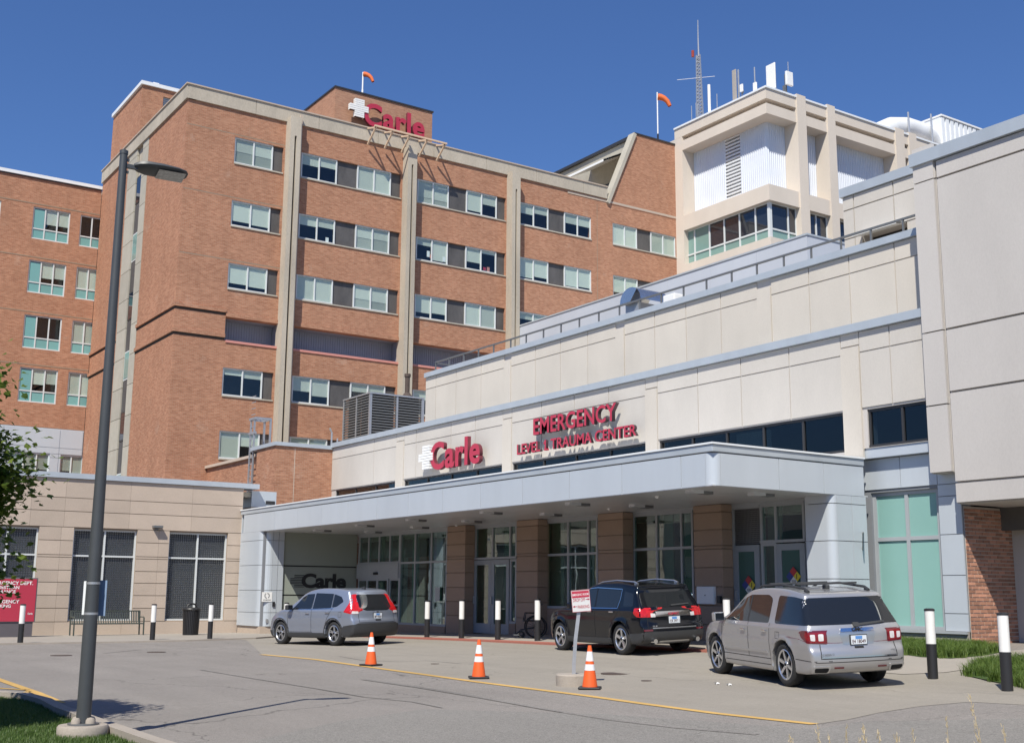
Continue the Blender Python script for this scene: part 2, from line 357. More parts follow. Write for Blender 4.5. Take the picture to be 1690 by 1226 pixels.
# ================================================================ ground
def ground_mat(name, base, fine=.18, coarse=.12, cracks=0., dark=(.5,), s2=120, tracks=False):
    mt, nt, b = _nt(name); N = nt.nodes; L = nt.links
    b.inputs['Roughness'].default_value = .88; b.inputs['Specular IOR Level'].default_value = .3
    geo = N.new('ShaderNodeNewGeometry')
    def noise(sc, det=4, rough=.6, vec=None):
        t = N.new('ShaderNodeTexNoise'); t.inputs['Scale'].default_value = sc; t.inputs['Detail'].default_value = det; t.inputs['Roughness'].default_value = rough
        L.new(vec or geo.outputs['Position'], t.inputs['Vector']); return t.outputs[0]
    def madd(a, k, c):
        q = N.new('ShaderNodeMath'); q.operation = 'MULTIPLY_ADD'; L.new(a, q.inputs[0]); q.inputs[1].default_value = k; q.inputs[2].default_value = c; return q.outputs[0]
    def op(o, a, c):
        q = N.new('ShaderNodeMath'); q.operation = o; L.new(a, q.inputs[0])
        if hasattr(c, 'links') : L.new(c, q.inputs[1])
        else: q.inputs[1].default_value = c
        return q.outputs[0]
    f1 = madd(noise(s2, 2), fine*4, 1-fine*2)
    f2 = madd(noise(.33, 6, .7), coarse*3.4, 1-coarse*1.7)
    mp = N.new('ShaderNodeMapping'); mp.inputs['Scale'].default_value = (2.2, .22, 1); L.new(geo.outputs['Position'], mp.inputs[0])
    f3 = madd(noise(.6, 5, .6, mp.outputs[0]), coarse*2.6, 1-coarse*1.3)
    f4 = madd(noise(14, 4, .7), fine*1.6, 1-fine*.8)
    f = op('MULTIPLY', op('MULTIPLY', f1, f2), op('MULTIPLY', f3, f4))
    if cracks:
        v = N.new('ShaderNodeTexVoronoi'); v.feature = 'DISTANCE_TO_EDGE'; v.inputs['Scale'].default_value = .16
        wrp = N.new('ShaderNodeTexNoise'); wrp.inputs['Scale'].default_value = .9; wrp.inputs['Detail'].default_value = 5; L.new(geo.outputs['Position'], wrp.inputs['Vector'])
        va = N.new('ShaderNodeVectorMath'); va.operation = 'MULTIPLY_ADD'; L.new(wrp.outputs['Color'], va.inputs[0]); va.inputs[1].default_value = (1.6,1.6,0); L.new(geo.outputs['Position'], va.inputs[2])
        L.new(va.outputs[0], v.inputs['Vector'])
        c = N.new('ShaderNodeMapRange'); c.inputs[1].default_value = 0.0; c.inputs[2].default_value = .0028; c.inputs[3].default_value = 1-cracks; c.inputs[4].default_value = 1
        L.new(v.outputs['Distance'], c.inputs[0]); f = op('MULTIPLY', f, c.outputs[0])
    # oil and rubber spots
    sp = N.new('ShaderNodeMapRange'); L.new(noise(1.7, 5, .75), sp.inputs[0]); sp.inputs[1].default_value = .62; sp.inputs[2].default_value = .78; sp.inputs[3].default_value = 1; sp.inputs[4].default_value = .72
    f = op('MULTIPLY', f, sp.outputs[0])
    vm = N.new('ShaderNodeVectorMath'); vm.operation = 'SCALE'; vm.inputs[0].default_value = base; L.new(f, vm.inputs['Scale']); L.new(vm.outputs[0], b.inputs['Base Color'])
    bp = N.new('ShaderNodeBump'); bp.inputs['Strength'].default_value = .35; bp.inputs['Distance'].default_value = .006; L.new(noise(s2, 3), bp.inputs['Height']); L.new(bp.outputs[0], b.inputs['Normal'])
    return mt
M['asphalt'] = ground_mat('old_asphalt', (.222, .203, .186), fine=.42, coarse=.13, cracks=.5, s2=70)
M['asphalt2'] = ground_mat('patched_asphalt', (.208, .196, .180), fine=.46, coarse=.09, cracks=.3, s2=60)
M['pave'] = ground_mat('drive_concrete', (.268, .243, .208), fine=.16, coarse=.11, cracks=.25, s2=70)
M['walk'] = ground_mat('sidewalk_concrete', (.31, .28, .245), fine=.07, coarse=.07)
M['kerb'] = ground_mat('kerb_concrete', (.33, .29, .25), fine=.1, coarse=.14, s2=60)
M['grass_soil'] = ground_mat('lawn_soil', (.05, .085, .022), fine=.2, coarse=.2, s2=40)
M['yellow'] = ground_mat('yellow_line_paint', (.52, .33, .11), fine=.2, coarse=.25)
M['redkerb'] = ground_mat('red_tactile_strip', (.33, .12, .09), fine=.1, coarse=.1)
M['iron'] = mat('rusty_iron', (.07, .05, .042), .8, n1=.2, s1=5, n2=.2, s2=60, bump=.5)

def struct(o): o['kind'] = 'structure'; return o
xs = np.concatenate([-np.geomspace(900, 22, 12), np.arange(-20, 50.1, .5), np.geomspace(54, 900, 12)])
ys = np.concatenate([-np.geomspace(900, 22, 12), np.arange(-20, 75.1, .5), np.geomspace(80, 900, 12)])
XX, YY = np.meshgrid(xs, ys, indexing='ij'); ZZ = gz(XX, YY)
b = MB(); b.v = [tuple(p) for p in np.stack([XX, YY, ZZ], -1).reshape(-1, 3)]
nY = len(ys)
b.f = [(i*nY+j, (i+1)*nY+j, (i+1)*nY+j+1, i*nY+j+1) for i in range(len(xs)-1) for j in range(nY-1)]; b.m = [0]*len(b.f)
struct(b.build('asphalt_ground', M['asphalt']))

def inpoly(x, y, P):
    c = False; n = len(P)
    for i in range(n):
        x0, y0 = P[i]; x1, y1 = P[(i+1) % n]
        if (y0 > y) != (y1 > y) and x < (x1-x0)*(y-y0)/(y1-y0)+x0: c = not c
    return c
def densify(P, h, closed=True):
    out = []; n = len(P)
    for i in range(n if closed else n-1):
        a = np.array(P[i][:2]); q = np.array(P[(i+1) % n][:2]); k = max(1, int(np.linalg.norm(q-a)/h))
        out += [tuple(a+(q-a)*t/k) for t in range(k)]
    if not closed: out.append(tuple(P[-1][:2]))
    return out
def sheet(name, P, dz, mt, h=.5, skirt=0., zf=None, parent=None):
    zf = zf or gz
    B = densify(P, h); pts = [Vector(p) for p in B]; nb = len(pts)
    x0, x1 = min(p[0] for p in B), max(p[0] for p in B); y0, y1 = min(p[1] for p in B), max(p[1] for p in B)
    for x in np.arange(x0+h*.5, x1, h):
        for y in np.arange(y0+h*.5, y1, h):
            if inpoly(x, y, B): pts.append(Vector((x, y)))
    v, e, f, *_ = delaunay_2d_cdt(pts, [(i, (i+1) % nb) for i in range(nb)], [list(range(nb))], 1, 1e-5)
    mb = MB(); mb.v = [(p.x, p.y, float(zf(p.x, p.y))+dz) for p in v]
    for t in f:
        a, c, d = (mb.v[i] for i in t[:3])
        if (c[0]-a[0])*(d[1]-a[1])-(c[1]-a[1])*(d[0]-a[0]) < 0: t = list(reversed(t))
        mb.f.append(tuple(t)); mb.m.append(0)
    if skirt:
        for i in range(nb):
            p, q = B[i], B[(i+1) % nb]
            mb.quad((p[0], p[1], zf(*p)+dz), (q[0], q[1], zf(*q)+dz), (q[0], q[1], zf(*q)+dz-skirt), (p[0], p[1], zf(*p)+dz-skirt))
    return struct(mb.build(name, mt, parent))
def ribbon(name, pts, w, dz, mt, height=.0, parent=None, zf=None):
    zf = zf or gz
    P = densify(pts, .4, False); mb = MB(); L_ = []; R_ = []
    for i, p in enumerate(P):
        a = np.array(P[max(i-1, 0)]); q = np.array(P[min(i+1, len(P)-1)]); t = (q-a)/np.linalg.norm(q-a); n = np.array([-t[1], t[0]])
        L_.append(np.array(p)+n*w/2); R_.append(np.array(p)-n*w/2)
    def v(p, d): return (p[0], p[1], float(zf(*p))+d)
    for i in range(len(P)-1):
        mb.quad(v(R_[i], dz), v(R_[i+1], dz), v(L_[i+1], dz), v(L_[i], dz))
        if height:
            mb.quad(v(L_[i], dz), v(L_[i+1], dz), v(L_[i+1], dz-height), v(L_[i], dz-height))
            mb.quad(v(R_[i+1], dz), v(R_[i], dz), v(R_[i], dz-height), v(R_[i+1], dz-height))
    if height:
        for i, s in ((0, 1), (-1, -1)): mb.quad(v(L_[i], dz), v(R_[i], dz), v(R_[i], dz-height), v(L_[i], dz-height))
    return mb.build(name, mt, parent)
G = lambda x, y, dz=0: tuple(hG(x, y, dz)[:2])
# concrete drive in front of the entrance, bounded by the yellow line
line_px = [(432,1080),(520,1088),(612,1101),(700,1113),(790,1125.5),(880,1137),(960,1147),(1060,1161),(1180,1177),(1280,1188),(1345,1195)]
line = [G(*p) for p in line_px]
KX = 18.72
drive = [(KX, 42.5), (15.4, 41.5), (14.8, 37.2)] + line + [G(1400,1187), G(1450,1176), G(1520,1165), G(1600,1158), G(1690,1163), G(1760,1172), (20.5, 8.0), (21.5, 13.0), (19.7, 16.5), (KX, 19.5)]
sheet('concrete_drive', drive, .004, M['pave'])
tag(ribbon('yellow_line', line, .16, .008, M['yellow']), 'long yellow painted line curving along the edge of the concrete drive', 'road marking')
# pavement along the buildings
struct(sheet('sidewalk', [(-30, 37.9), (9, 38.05), (13, 38.0), (15.4, 38.4), (16.6, 39.4), (17.4, 41.0), (KX+.25, 42.2), (KX+.25, 20), (20.4, 16.6), (22.7, 16.6), (22.7, 60), (-30, 60)], .045, M['walk'], skirt=.06))
struct(ribbon('kerb_strip', [(-30, 37.82), (9, 37.95), (13, 37.9), (15.5, 38.3), (16.7, 39.3), (17.5, 40.9), (KX, 41.9)], .16, .052, M['kerb'], .06))
struct(ribbon('red_kerb_strip', [(KX+.02, 41.2), (KX+.02, 19.6)], .36, .050, M['redkerb'], .05))
# footpaths and bed on the right
sheet('footpath', [G(1380,1087), G(1440,1082), G(1600,1082), G(1690,1072), G(1780,1068), (27,13.5), (27, 9.5), G(1800,1105), G(1700,1097), G(1640,1098), G(1560,1110), G(1490,1113), G(1400,1106)], .012, M['walk'])
# darker repaired asphalt patch in the foreground
sheet('asphalt_patch', [G(300,1250), G(560,1190), G(700,1170), G(1000,1150+28), G(1345,1203), G(1420,1190), G(1690,1185), G(1750,1300), G(900,1400), G(300,1400)], .003, M['asphalt2'])
# tar seams and one long, slightly darker streak
M['tar'] = ground_mat('tar_stain', (.182, .169, .157), fine=.3, coarse=.3, s2=50)
M['streak'] = ground_mat('dark_streak', (.19, .176, .163), fine=.4, coarse=.3, s2=50)
for nm_, P_, w_, mt_, lb_ in (
    ('dark_streak', [(600,1121),(690,1134),(800,1152),(900,1170),(1010,1188),(1120,1201),(1250,1212)], .13, 'streak', 'long faint dark streak curving across the asphalt below the yellow line'),
    ('tar_seam', [(330,1105),(420,1120),(520,1136),(600,1150),(680,1158),(730,1168)], .035, 'tar', 'thin wavy tar seam in the asphalt left of the first cone'),
    ('tar_seam', [(170,1078),(230,1072),(300,1070),(345,1067)], .05, 'tar', 'thin tar seam in the asphalt near the far pavement'),
    ('tar_seam', [(760,1095),(700,1090),(660,1092),(600,1090),(560,1083)], .03, 'tar', 'hairline seam in the concrete drive behind the first two cones')):
    tag(ribbon(nm_, [G(*p) for p in P_], w_, .0075, M[mt_]), lb_, 'ground mark')
# parking bay lines, left
for q in ([(-60,1100),(0,1122),(60,1143),(100,1160)], [(-10,1135),(48,1140-1)], [(18,1150),(48,1141)]):
    tag(ribbon('bay_line', [G(*p) for p in q], .14 if len(q) == 4 else .1, .008, M['yellow']),
        {4:'long yellow bay line beside the grass island at far left'}.get(len(q), 'short yellow hatch stroke nearer the building, left of island' if q[0][0] < 0 else 'short yellow hatch stroke next to the grass island kerb'), 'road marking')
# island with the lamp
def gi(x, y): return gz(x, y)
isl_px = [(-80,1135),(0,1140),(40,1143),(75,1152),(100,1165),(150,1183),(200,1200),(250,1217),(300,1232),(340,1260)]
isl = [G(p[0], p[1], .13) for p in isl_px]
ribbon_o = struct(ribbon('island_kerb', isl, .15, .13, M['kerb'], .14))
sheet('island_lawn', isl + [G(200,1500), G(-150,1500)], .05, M['grass_soil'], h=.4)

# ================================================================ shared window builders
def window(parent, pl, c, a0, a1, z0, z1, vert=(), hor=(), blind=None, fr=.055, rec=.10, pane='pane', lower=None, frame='frame', bmat='blind', depth=.08, panes_split=False):
    """frame > pane, blind. vert/hor: mullion positions; blind: list of drop fractions per light; lower: material of the lights under hor[0]"""
    f = MB(); d0, d1 = -rec-depth, -rec
    f.pb(pl, c, a0, a1, z1-fr, z1, d0, d1); f.pb(pl, c, a0, a1, z0, z0+fr, d0, d1+.02)
    f.pb(pl, c, a0, a0+fr, z0+fr, z1-fr, d0, d1); f.pb(pl, c, a1-fr, a1, z0+fr, z1-fr, d0, d1)
    ev = [a0] + sorted(vert) + [a1]; eh = [z0] + sorted(hor) + [z1]
    for v in vert: f.pb(pl, c, v-fr/2, v+fr/2, z0+fr, z1-fr, d0, d1-.003)
    for h in hor: f.pb(pl, c, a0+fr, a1-fr, h-fr/2, h+fr/2, d0, d1-.006)
    w = f.build('window', M[frame], parent)
    for i in range(len(ev)-1):
        for j in range(len(eh)-1):
            p0, p1, q0, q1 = ev[i]+fr*.4, ev[i+1]-fr*.4, eh[j]+fr*.4, eh[j+1]-fr*.4
            mt = lower if (lower and j == 0) else pane
            if pane: MB().pb(pl, c, p0, p1, q0, q1, -rec-.05, -rec-.042).build('pane', M[mt], w)
            if blind and not (lower and j == 0):
                bl = blind[i % len(blind)]
                if bl and .1 < abs(bl) < .97: bl += random.uniform(-.05, .05)
                if bl and bl > 0:
                    MB().pb(pl, c, p0, p1, q1-(q1-q0)*bl, q1, -rec-.085, -rec-.08).build('blind', M[bmat], w)
                if bl and bl < 0:      # blind of full drop, split tone: top part closer
                    MB().pb(pl, c, p0, p1, q0, q1, -rec-.10, -rec-.095).build('blind', M['blind_grey'], w)
                    MB().pb(pl, c, p0, p1, q1+(q1-q0)*bl, q1, -rec-.085, -rec-.08).build('blind', M[bmat], w)
    return w

# ================================================================ main brick building
YM = 57.23
XK = 18.2
T = thing('brick_hospital_building', 'tall orange brick hospital block with three concrete fins and long rows of windows', 'building', (XK, YM, 0))
T.location = (0, 0, 0)
def row(px, yt, yb): return (hY(px, yb, YM)[1], hY(px, yt, YM)[1])
rows = [row(388,226,268.8), row(384,330,372.3), row(378,433.4,476), row(370,606,652.2), row(364,710,756)]
pit = (rows[0][0]-rows[2][0])/2
cols = dict(W1=(388.1,451.7), P1=(451.7,468.3), F1=(470.9,488.5), P2=(491.7,498.5), W2=(498.5,557.6), P3=(557.6,590.8), W3=(590.8,646.4), P4=(646.4,662.4),
            F2=(664.7,679.5), P5=(681.9,689.9), W4=(689.9,741.7), P6=(741.7,770.7), W5=(770.7,821), P7=(821,834.9), F3=(836.3,849.6), P8=(851,857),
            W6=(857,905.9), P9=(905.9,932), W7=(932,975.8), W8=(1011,1051.9), P10=(1051.9,1074.5), W9=(1074.5,1115))
def rowy(px): return 230 + (px-388)*.215       # about the height of the top row at this px
C = {k: (hY(v[0], rowy(v[0]), YM)[0], hY(v[1], rowy(v[1]), YM)[0]) for k, v in cols.items()}
ztop = hY(600, 209.5, YM)[1]; zpar = ztop-.82
XR = hY(1119, 300, YM)[0] + .3
vent = (hY(372, 562, YM)[1], hY(372, 523, YM)[1]); ventx = (hY(371.5, 540, YM)[0], C['P7'][1]+12)
holes = []
segs = [(C['W1'][0], C['P1'][1]), (C['P2'][0], C['P4'][1]), (C['P5'][0], C['P7'][1]), (C['P8'][0], C['W7'][1]), (C['W8'][0], C['W9'][1])]
for z0, z1 in rows:
    for s0, s1 in segs: holes.append((s0, s1, z0, z1))
bays = [(ventx[0], C['F1'][0]+.1), (C['F1'][1]-.05, C['F2'][0]+.1), (C['F2'][1]-.05, C['F3'][0]+.1), (C['F3'][1]-.05, C['W7'][1])]
for a, q in bays: holes.append((a, q, *vent))
wall('wall', M['brick'], T, 'Y', YM, XK, XR, -1, zpar, holes, thick=.35)
YB = aY(171, XK, 287)       # far end of the left flank
# flank: brick each side of the concrete window strip
sy = [hX(p, 420, XK)[0] for p in (195.5, 211, 215.5, 231.5)]     # far edge .. near edge, left to right in px
sy = sorted([aY(247, XK, 225), aY(237.5, XK, 232), aY(228.5, XK, 240), aY(213.5, XK, 256)])
near, gap0, gap1, far = sy
gz0, gz1 = hY(288, 548, YM)[1], hY(290, 507.5, YM)[1]
zg = [hX(288.2, 507.3, XK)[1], hX(283.5, 550.5, XK)[1]]
wall('wall', M['brick'], T, 'X', XK, YM+.35, YB, -1, zpar, [(near, far, -1, zpar)], thick=.35)
for zc in zg:      # recessed shadow joints that wrap the corner
    pass
# concrete strip: two ribs with a slot of windows between
rib1 = [MB() for _ in range(2)]
for (a, q) in ((near, gap0), (gap1, far)):
    z = -1.
    while z < zpar:
        z2 = min(z+pit*.5, zpar); MB().pb('X', XK, a+.02, q-.02, z+.02, z2-.01, -.1, .02).build('concrete_slab', M['conc_side'], T); z = z2
wall('strip_back', M['conc_old'], T, 'X', XK+.12, near, far, -1, zpar, [], thick=.1)
z = rows[0][1]-.3; k = 0
while z > 2:
    w = MB().pb('X', XK, gap0+.02, gap1-.02, z-pit*.48, z, -.10, -.04).build('strip_window', M['frame'] if k % 2 else M['frame_dark'], T)
    MB().pb('X', XK, gap0+.10, gap1-.10, z-pit*.48+.08, z-.08, -.04, -.03).build('pane', M['teal_grey'] if k % 2 else M['sky_pane'], w)
    MB().pb('X', XK, gap0+.02, gap1-.02, z-pit, z-pit*.49, -.10, -.05).build('spandrel_panel', M['spandrel'], T)
    z -= pit; k += 1
# parapet bands
par = MB(); x = XK; 
while x < XR-8.0:
    x2 = min(x+3.65, hY(1001, 313, YM)[0]); MB().pb('Y', YM, x+.01, x2-.01, zpar, ztop-.07, -.4, .10).build('parapet_panel', M['conc_old'], T); x = x2
    if x2 >= hY(1001, 313, YM)[0]-.01: break
y = YM-.10
while y < YB:
    y2 = min(y+4, YB); MB().pb('X', XK, y+.01, y2-.01, zpar, ztop-.07, -.4, .10).build('parapet_panel', M['conc_old'], T); y = y2
b = MB(); b.box(XK-.16, hY(1001,313,YM)[0], YM-.16, YM+.4, ztop-.07, ztop); b.box(XK-.16, XK+.4, YM+.4, YB, ztop-.07, ztop)
b.build('parapet_cap', M['stone'], T)
MB().box(XK+.3, XR, YM+.3, YB+8, zpar-.3, zpar-.1).build('roof', M['conc_old'], T)
# interior back walls and floors
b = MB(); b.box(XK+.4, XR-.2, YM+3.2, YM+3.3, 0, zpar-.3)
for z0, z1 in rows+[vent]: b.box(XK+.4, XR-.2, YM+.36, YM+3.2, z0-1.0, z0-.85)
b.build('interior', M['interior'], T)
# grooves: dark recess lines in the brick near the corner and faint soldier courses
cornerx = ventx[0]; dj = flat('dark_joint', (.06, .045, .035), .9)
def bit(nm, mt, par_, *a): return MB().pb(*a).build(nm, mt, par_)
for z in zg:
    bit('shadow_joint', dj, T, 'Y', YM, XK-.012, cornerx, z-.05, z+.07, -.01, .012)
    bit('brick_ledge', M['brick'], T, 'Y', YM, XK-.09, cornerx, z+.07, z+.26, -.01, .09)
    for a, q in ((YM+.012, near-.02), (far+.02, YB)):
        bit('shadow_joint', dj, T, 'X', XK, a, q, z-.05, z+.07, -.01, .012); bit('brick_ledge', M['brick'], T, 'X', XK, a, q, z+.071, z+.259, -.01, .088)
bit('brick_ledge', M['brick'], T, 'Y', YM, cornerx, XR-.4, vent[1]+.02, vent[1]+.22, -.01, .06)
for z0, z1 in rows[:3]: bit('soldier_course', M['stone_joint'], T, 'Y', YM, XK+.02, C['F1'][0], z1+.12, z1+.17, -.01, .004)
bit('soldier_course', M['stone'], T, 'Y', YM, wx_s := C['W8'][0]-3.6, XR-.35, wzs := hY(1003.5, 314, YM)[1]-.85, wzs+.14, -.01, .03)
# corner vertical joint lines
s = MB(); s.pb('Y', YM, C['W7'][1]+.45, C['W7'][1]+.49, rows[1][0]-5, rows[0][1]+1, -.01, .003); s.build('movement_joint', M['stone_joint'], T)
# fins
for k in ('F1', 'F2', 'F3'):
    a, q = C[k]; zt = hY({'F1':471,'F2':665,'F3':837}[k], {'F1':196,'F2':245,'F3':287}[k], YM)[1]; w = (q-a)
    f = MB(); dd = .62
    f.pb('Y', YM, a, a+w*.40, -1, zt, -.2, dd); f.pb('Y', YM, a+w*.60, q, -1, zt, -.2, dd)
    f.pb('Y', YM, a+w*.40, a+w*.60, -1, zt-.002, -.2, dd-.30); f.pb('Y', YM, a+w*.4, a+w*.6, zt-1.1, zt, dd-.30, dd-.002)
    f.build('concrete_fin', M['conc_old'], T)
pipe = MB(); pipe.pb('Y', YM, C['F1'][1]+.04, C['F1'][1]+.16, -1, hY(488, 192, YM)[1], .2, .36); pipe.build('downpipe', M['stone'], T)
for k in ('F2', 'F3'):
    MB().pb('Y', YM, C[k][1]+.03, C[k][1]+.09, -1, ztop-1.2, -.1, .1).build('downpipe', M['frame_dark'], T)
# windows and slate panels
bl = {  # blind drops per row, light by light
 0: [(-.5,-.5), (.42,.42), (1,1), (-.72,-.72), (.9,.45), (.5,.35), (.5,.5), (1,1), (1,1)],
 1: [(.8,.8), (.45,.4), (-.5,-.5), (.3,.9), (.6,.2), (.85,.8), (.95,.9), (.8,.7), (1,1)],
 2: [(.8,.8), (1,1), (-.6,-.6), (.75,.75), (1,1), (.35,.4), (1,1), (.3,.3), (1,1)],
 3: [(.25,.28), (.55,.7), (.3,.25), (.4,.5), (1,1), (.5,.5), (.5,.5), (.5,.5), (.5,.5)],
 4: [(1,.5), (.25,.25), (.25,.4), (.5,.5), (.5,.5), (.5,.5), (.5,.5), (.5,.5), (.5,.5)]}
for r, (z0, z1) in enumerate(rows):
    for i in range(9):
        a, q = C['W%d' % (i+1)]
        if r >= 3 and i > 3: continue
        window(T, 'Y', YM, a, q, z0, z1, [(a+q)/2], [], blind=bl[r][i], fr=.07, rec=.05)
    for i in range(1, 11):
        if r >= 3 and i > 6: continue
        a, q = C['P%d' % i]
        MB().pb('Y', YM, a, q, z0, z1, -.22, -.14).build('slate_panel', M['spandrel'], T)
    for (s0, s1) in segs:
        if r >= 3 and s0 > 40: continue
        MB().pb('Y', YM, s0, s1, z0-.07, z0-.001, -.1, .05).build('sill', M['conc_side'], T)
# things standing on window sills inside, seen in the second row
for (px, py, col) in ((707,421,'white'),(712,423,'pink_sill'),(733,429,'white'),(800,443,'red'),(806,447,'pink_sill'),(512,309,'stone'),(540,398,'white'),(470,322,'stone')):
    u, z = hY(px, py, YM+.115)
    MB().box(u-.10, u+.08, YM+.108, YM+.125, z-.12, z+random.uniform(.05, .3)).build('sill_item', M[col], T)
# recessed vent band
for i, (a, q) in enumerate(bays):
    b = MB(); x = a
    while x < q-.01:
        x2 = min(x+.14, q)
        b.pb('Y', YM, x, x+.09 if x+.09 < q else q, vent[0], vent[1], -1.0, -.95); b.pb('Y', YM, x+.09, x2, vent[0], vent[1], -1.0, -.98); x = x2
    b.build('ribbed_panel', M['louvre_blue'], T)
    c2 = MB(); c2.pb('Y', YM, a, q, vent[1]-.001, vent[1]+.1, -1.0, -.36); c2.pb('Y', YM, a, q, vent[0]-.1, vent[0]+.001, -1.0, -.36); c2.pb('Y', YM, q, q+.05, vent[0], vent[1], -1, -.36)
    c2.build('recess_lining', M['louvre_blue'], T)
    MB().pb('Y', YM, a+.05, q-.05, vent[0]-.09, vent[0]+.03, -.3, .05).build('sill', M['pink_sill'], T)

# wedge wall that rises above the roof at the right, with the concrete flank behind it
wx = [hY(1003.5, 314, YM)[0], hY(1048, 222, YM)[0], XR]; wz = [hY(1003.5, 314, YM)[1], hY(1048, 222, YM)[1]]
b = MB(); F = [(wx[0], wz[0]-.9), (wx[2], wz[0]-.9), (wx[2], wz[1]), (wx[1], wz[1])]
b.poly([(x, YM-.02, z) for x, z in F]); b.poly([(x, YM+.35, z) for x, z in reversed(F)])
for i in range(4):
    p, q = F[i], F[(i+1) % 4]; b.quad((p[0], YM-.02, p[1]), (p[0], YM+.35, p[1]), (q[0], YM+.35, q[1]), (q[0], YM-.02, q[1]))
b.build('wedge_wall', M['brick'], T)
b = MB(); b.bar((wx[0]-.08, YM+.15, wz[0]-.9), (wx[1]-.08, YM+.15, wz[1]), .12, r2=.30, up=(0,1,0)); b.build('wedge_edge', M['conc_side'], T)
MB().pb('Y', YM, wx[1]-.1, XR, wz[1], wz[1]+.10, -.5, .08).build('roof_edge', M['frame_dark'], T)
yfar = aY(912, wx[1], 285)
P = MB(); P.box(wx[1]+.2, XR+1, YM+.4, yfar, zpar-1, wz[1]-.1); P.build('penthouse_wall', M['conc_side'], T)
MB().box(wx[1]+.0, XR+1, YM+.4, yfar+.1, wz[1]-.09, wz[1]+.1).build('roof_edge', M['frame_dark'], T)
ya, yb_ = aY(1030, wx[1], 270), aY(972, wx[1], 300)
z_ = hX(1000, 287, wx[1])[1]
aw = MB(); aw.quad((wx[1]+.2, YM+.6, z_+1.0), (wx[1]+.2, YM+5.0, z_+1.0), (wx[1]-2.2, YM+5.0, z_-.2), (wx[1]-2.2, YM+.6, z_-.2)); 
aw.quad((wx[1]-2.2, YM+.6, z_-.35), (wx[1]-2.2, YM+5.0, z_-.35), (wx[1]+.2, YM+5.0, z_+.85), (wx[1]+.2, YM+.6, z_+.85))
aw.quad((wx[1]-2.2, YM+.6, z_-.2), (wx[1]-2.2, YM+5.0, z_-.2), (wx[1]-2.2, YM+5.0, z_-.35), (wx[1]-2.2, YM+.6, z_-.35))
aw.build('awning', M['white'], T)
MB().box(wx[1]+.12, wx[1]+.19, YM+.6, YM+4.0, zpar-.8, z_-.7).build('dark_opening', M['frame_dark'], T)

# stair tower behind the left roof edge
TT = thing('brick_stair_tower', 'plain brick tower with white roof edge rising behind the left end of the hospital block', 'building', (0,0,0))
tx = XK+.35; ty0 = aY(236, tx, 140); zt = hX(236, 140, tx)[1]; ty1 = YB-.02; tx1 = tx+9
print('tower', ty0, ty1, zt)
wall('wall', M['brick'], TT, 'X', tx, ty0+.3, ty1, zpar-.2, zt, [], .3)
vx = aX(269, ty0, 170); vz = hY(269, 160, ty0)[1]
wall('wall', M['brick'], TT, 'Y', ty0, tx, tx1, zpar-.2, zt-.001, [(vx, vx+1.5, vz-.95, vz)], .3)
b = MB(); b.box(tx-.12, tx+.5, ty0-.12, ty1, zt, zt+.22); b.box(tx+.5, tx1, ty0-.12, ty0+.5, zt, zt+.22); b.build('roof_edge', M['white_edge'], TT)
b = MB()
for i in range(8): b.box(vx, vx+1.5, ty0+.02, ty0+.1, vz-.95+i*.12, vz-.95+i*.12+.07)
b.build('louvre', M['steel_dark'], TT)
b = MB(); cx, cy = tx+.9, ty0+.6; b.tube([(cx,cy,zt),(cx,cy,zt+.45)], .03); b.box(cx-.15, cx+.2, cy-.08, cy+.08, zt+.4, zt+.55)
tag(b.build('security_camera', M['white']), 'small white camera on the corner of the brick stair tower roof', 'camera')

# penthouse that carries the roof sign
YP = 60.6
T2 = thing('brick_rooftop_penthouse', 'square brick penthouse with thin black roof edge behind the big sign on the hospital roof', 'building', (0,0,0))
px0, pz = hY(553.8, 144.5, YP); px1 = hY(713.6, 187, YP)[0]; 
py1 = aY(498, px0, 185)
M['brick_p'] = brick_mat('penthouse_brick', (.40, .215, .14), (.34, .17, .11), (.36, .25, .18), patch=.05)
wall('wall', M['brick_p'], T2, 'Y', YP, px0, px1, zpar-.1, pz, [], .3)
wall('wall', M['brick_p'], T2, 'X', px0, YP+.3, py1, zpar-.1, pz, [], .3)
MB().box(px1-.3, px1, YP+.3, py1, zpar-.1, pz).build('wall', M['brick_p'], T2)
MB().box(px0-.06, px1+.06, YP-.06, py1, pz, pz+.10).build('roof_edge', M['frame_dark'], T2)
print('penthouse', px0, px1, pz)

# ================================================================ left brick wing
YW = YB+.02
T3 = thing('brick_wing', 'lower orange brick wing at far left with teal glass under each window', 'building', (0,0,0))
zw = hY(85, 293, YW)[1]
x_l = hY(-140, 300, YW)[0]
wr = []
for px, yt, yb2 in ((54,340.5,393.5),(47,428,482),(39.7,518,573.5),(33,605,662)): wr.append((hY(px, yb2, YW)[1], hY(px, yt, YW)[1]))
a0, a1 = aX(55.8, YW, 341), aX(117.5, YW, 341); b0 = aX(133.5, YW, 355); b1 = b0+(a1-a0)*2/3
c1 = aX(2.5, YW, 330); c0 = c1-(a1-a0)
wh = [(u, v, z0, z1) for z0, z1 in wr for u, v in ((c0, c1), (a0, a1), (b0, b1))]
zband = hY(30, 702, YW)[1]; z5 = (hY(40, 777.5, YW)[1], hY(24, 745, YW)[1])
wall('wall', M['brick'], T3, 'Y', YW, x_l, XK-.02, zband, zw-.2, wh, .3)
w5 = [(a0-.1, a1-.1, *z5), (b0-.1, b1+.4, *z5)]
wall('lower_wall', M['clad'], T3, 'Y', YW, x_l, XK-.02, -1, zband-.02, w5, .3)
panels('cladding_panel', M['clad'], T3, 'Y', YW, [x_l, c0, c1+.5, a0-.6, a1+.4, XK-.05], [3.0, z5[0], z5[0]+.9, z5[1]+.02, zband-1.15, zband-.06], w5, th=.03, gap=.03)
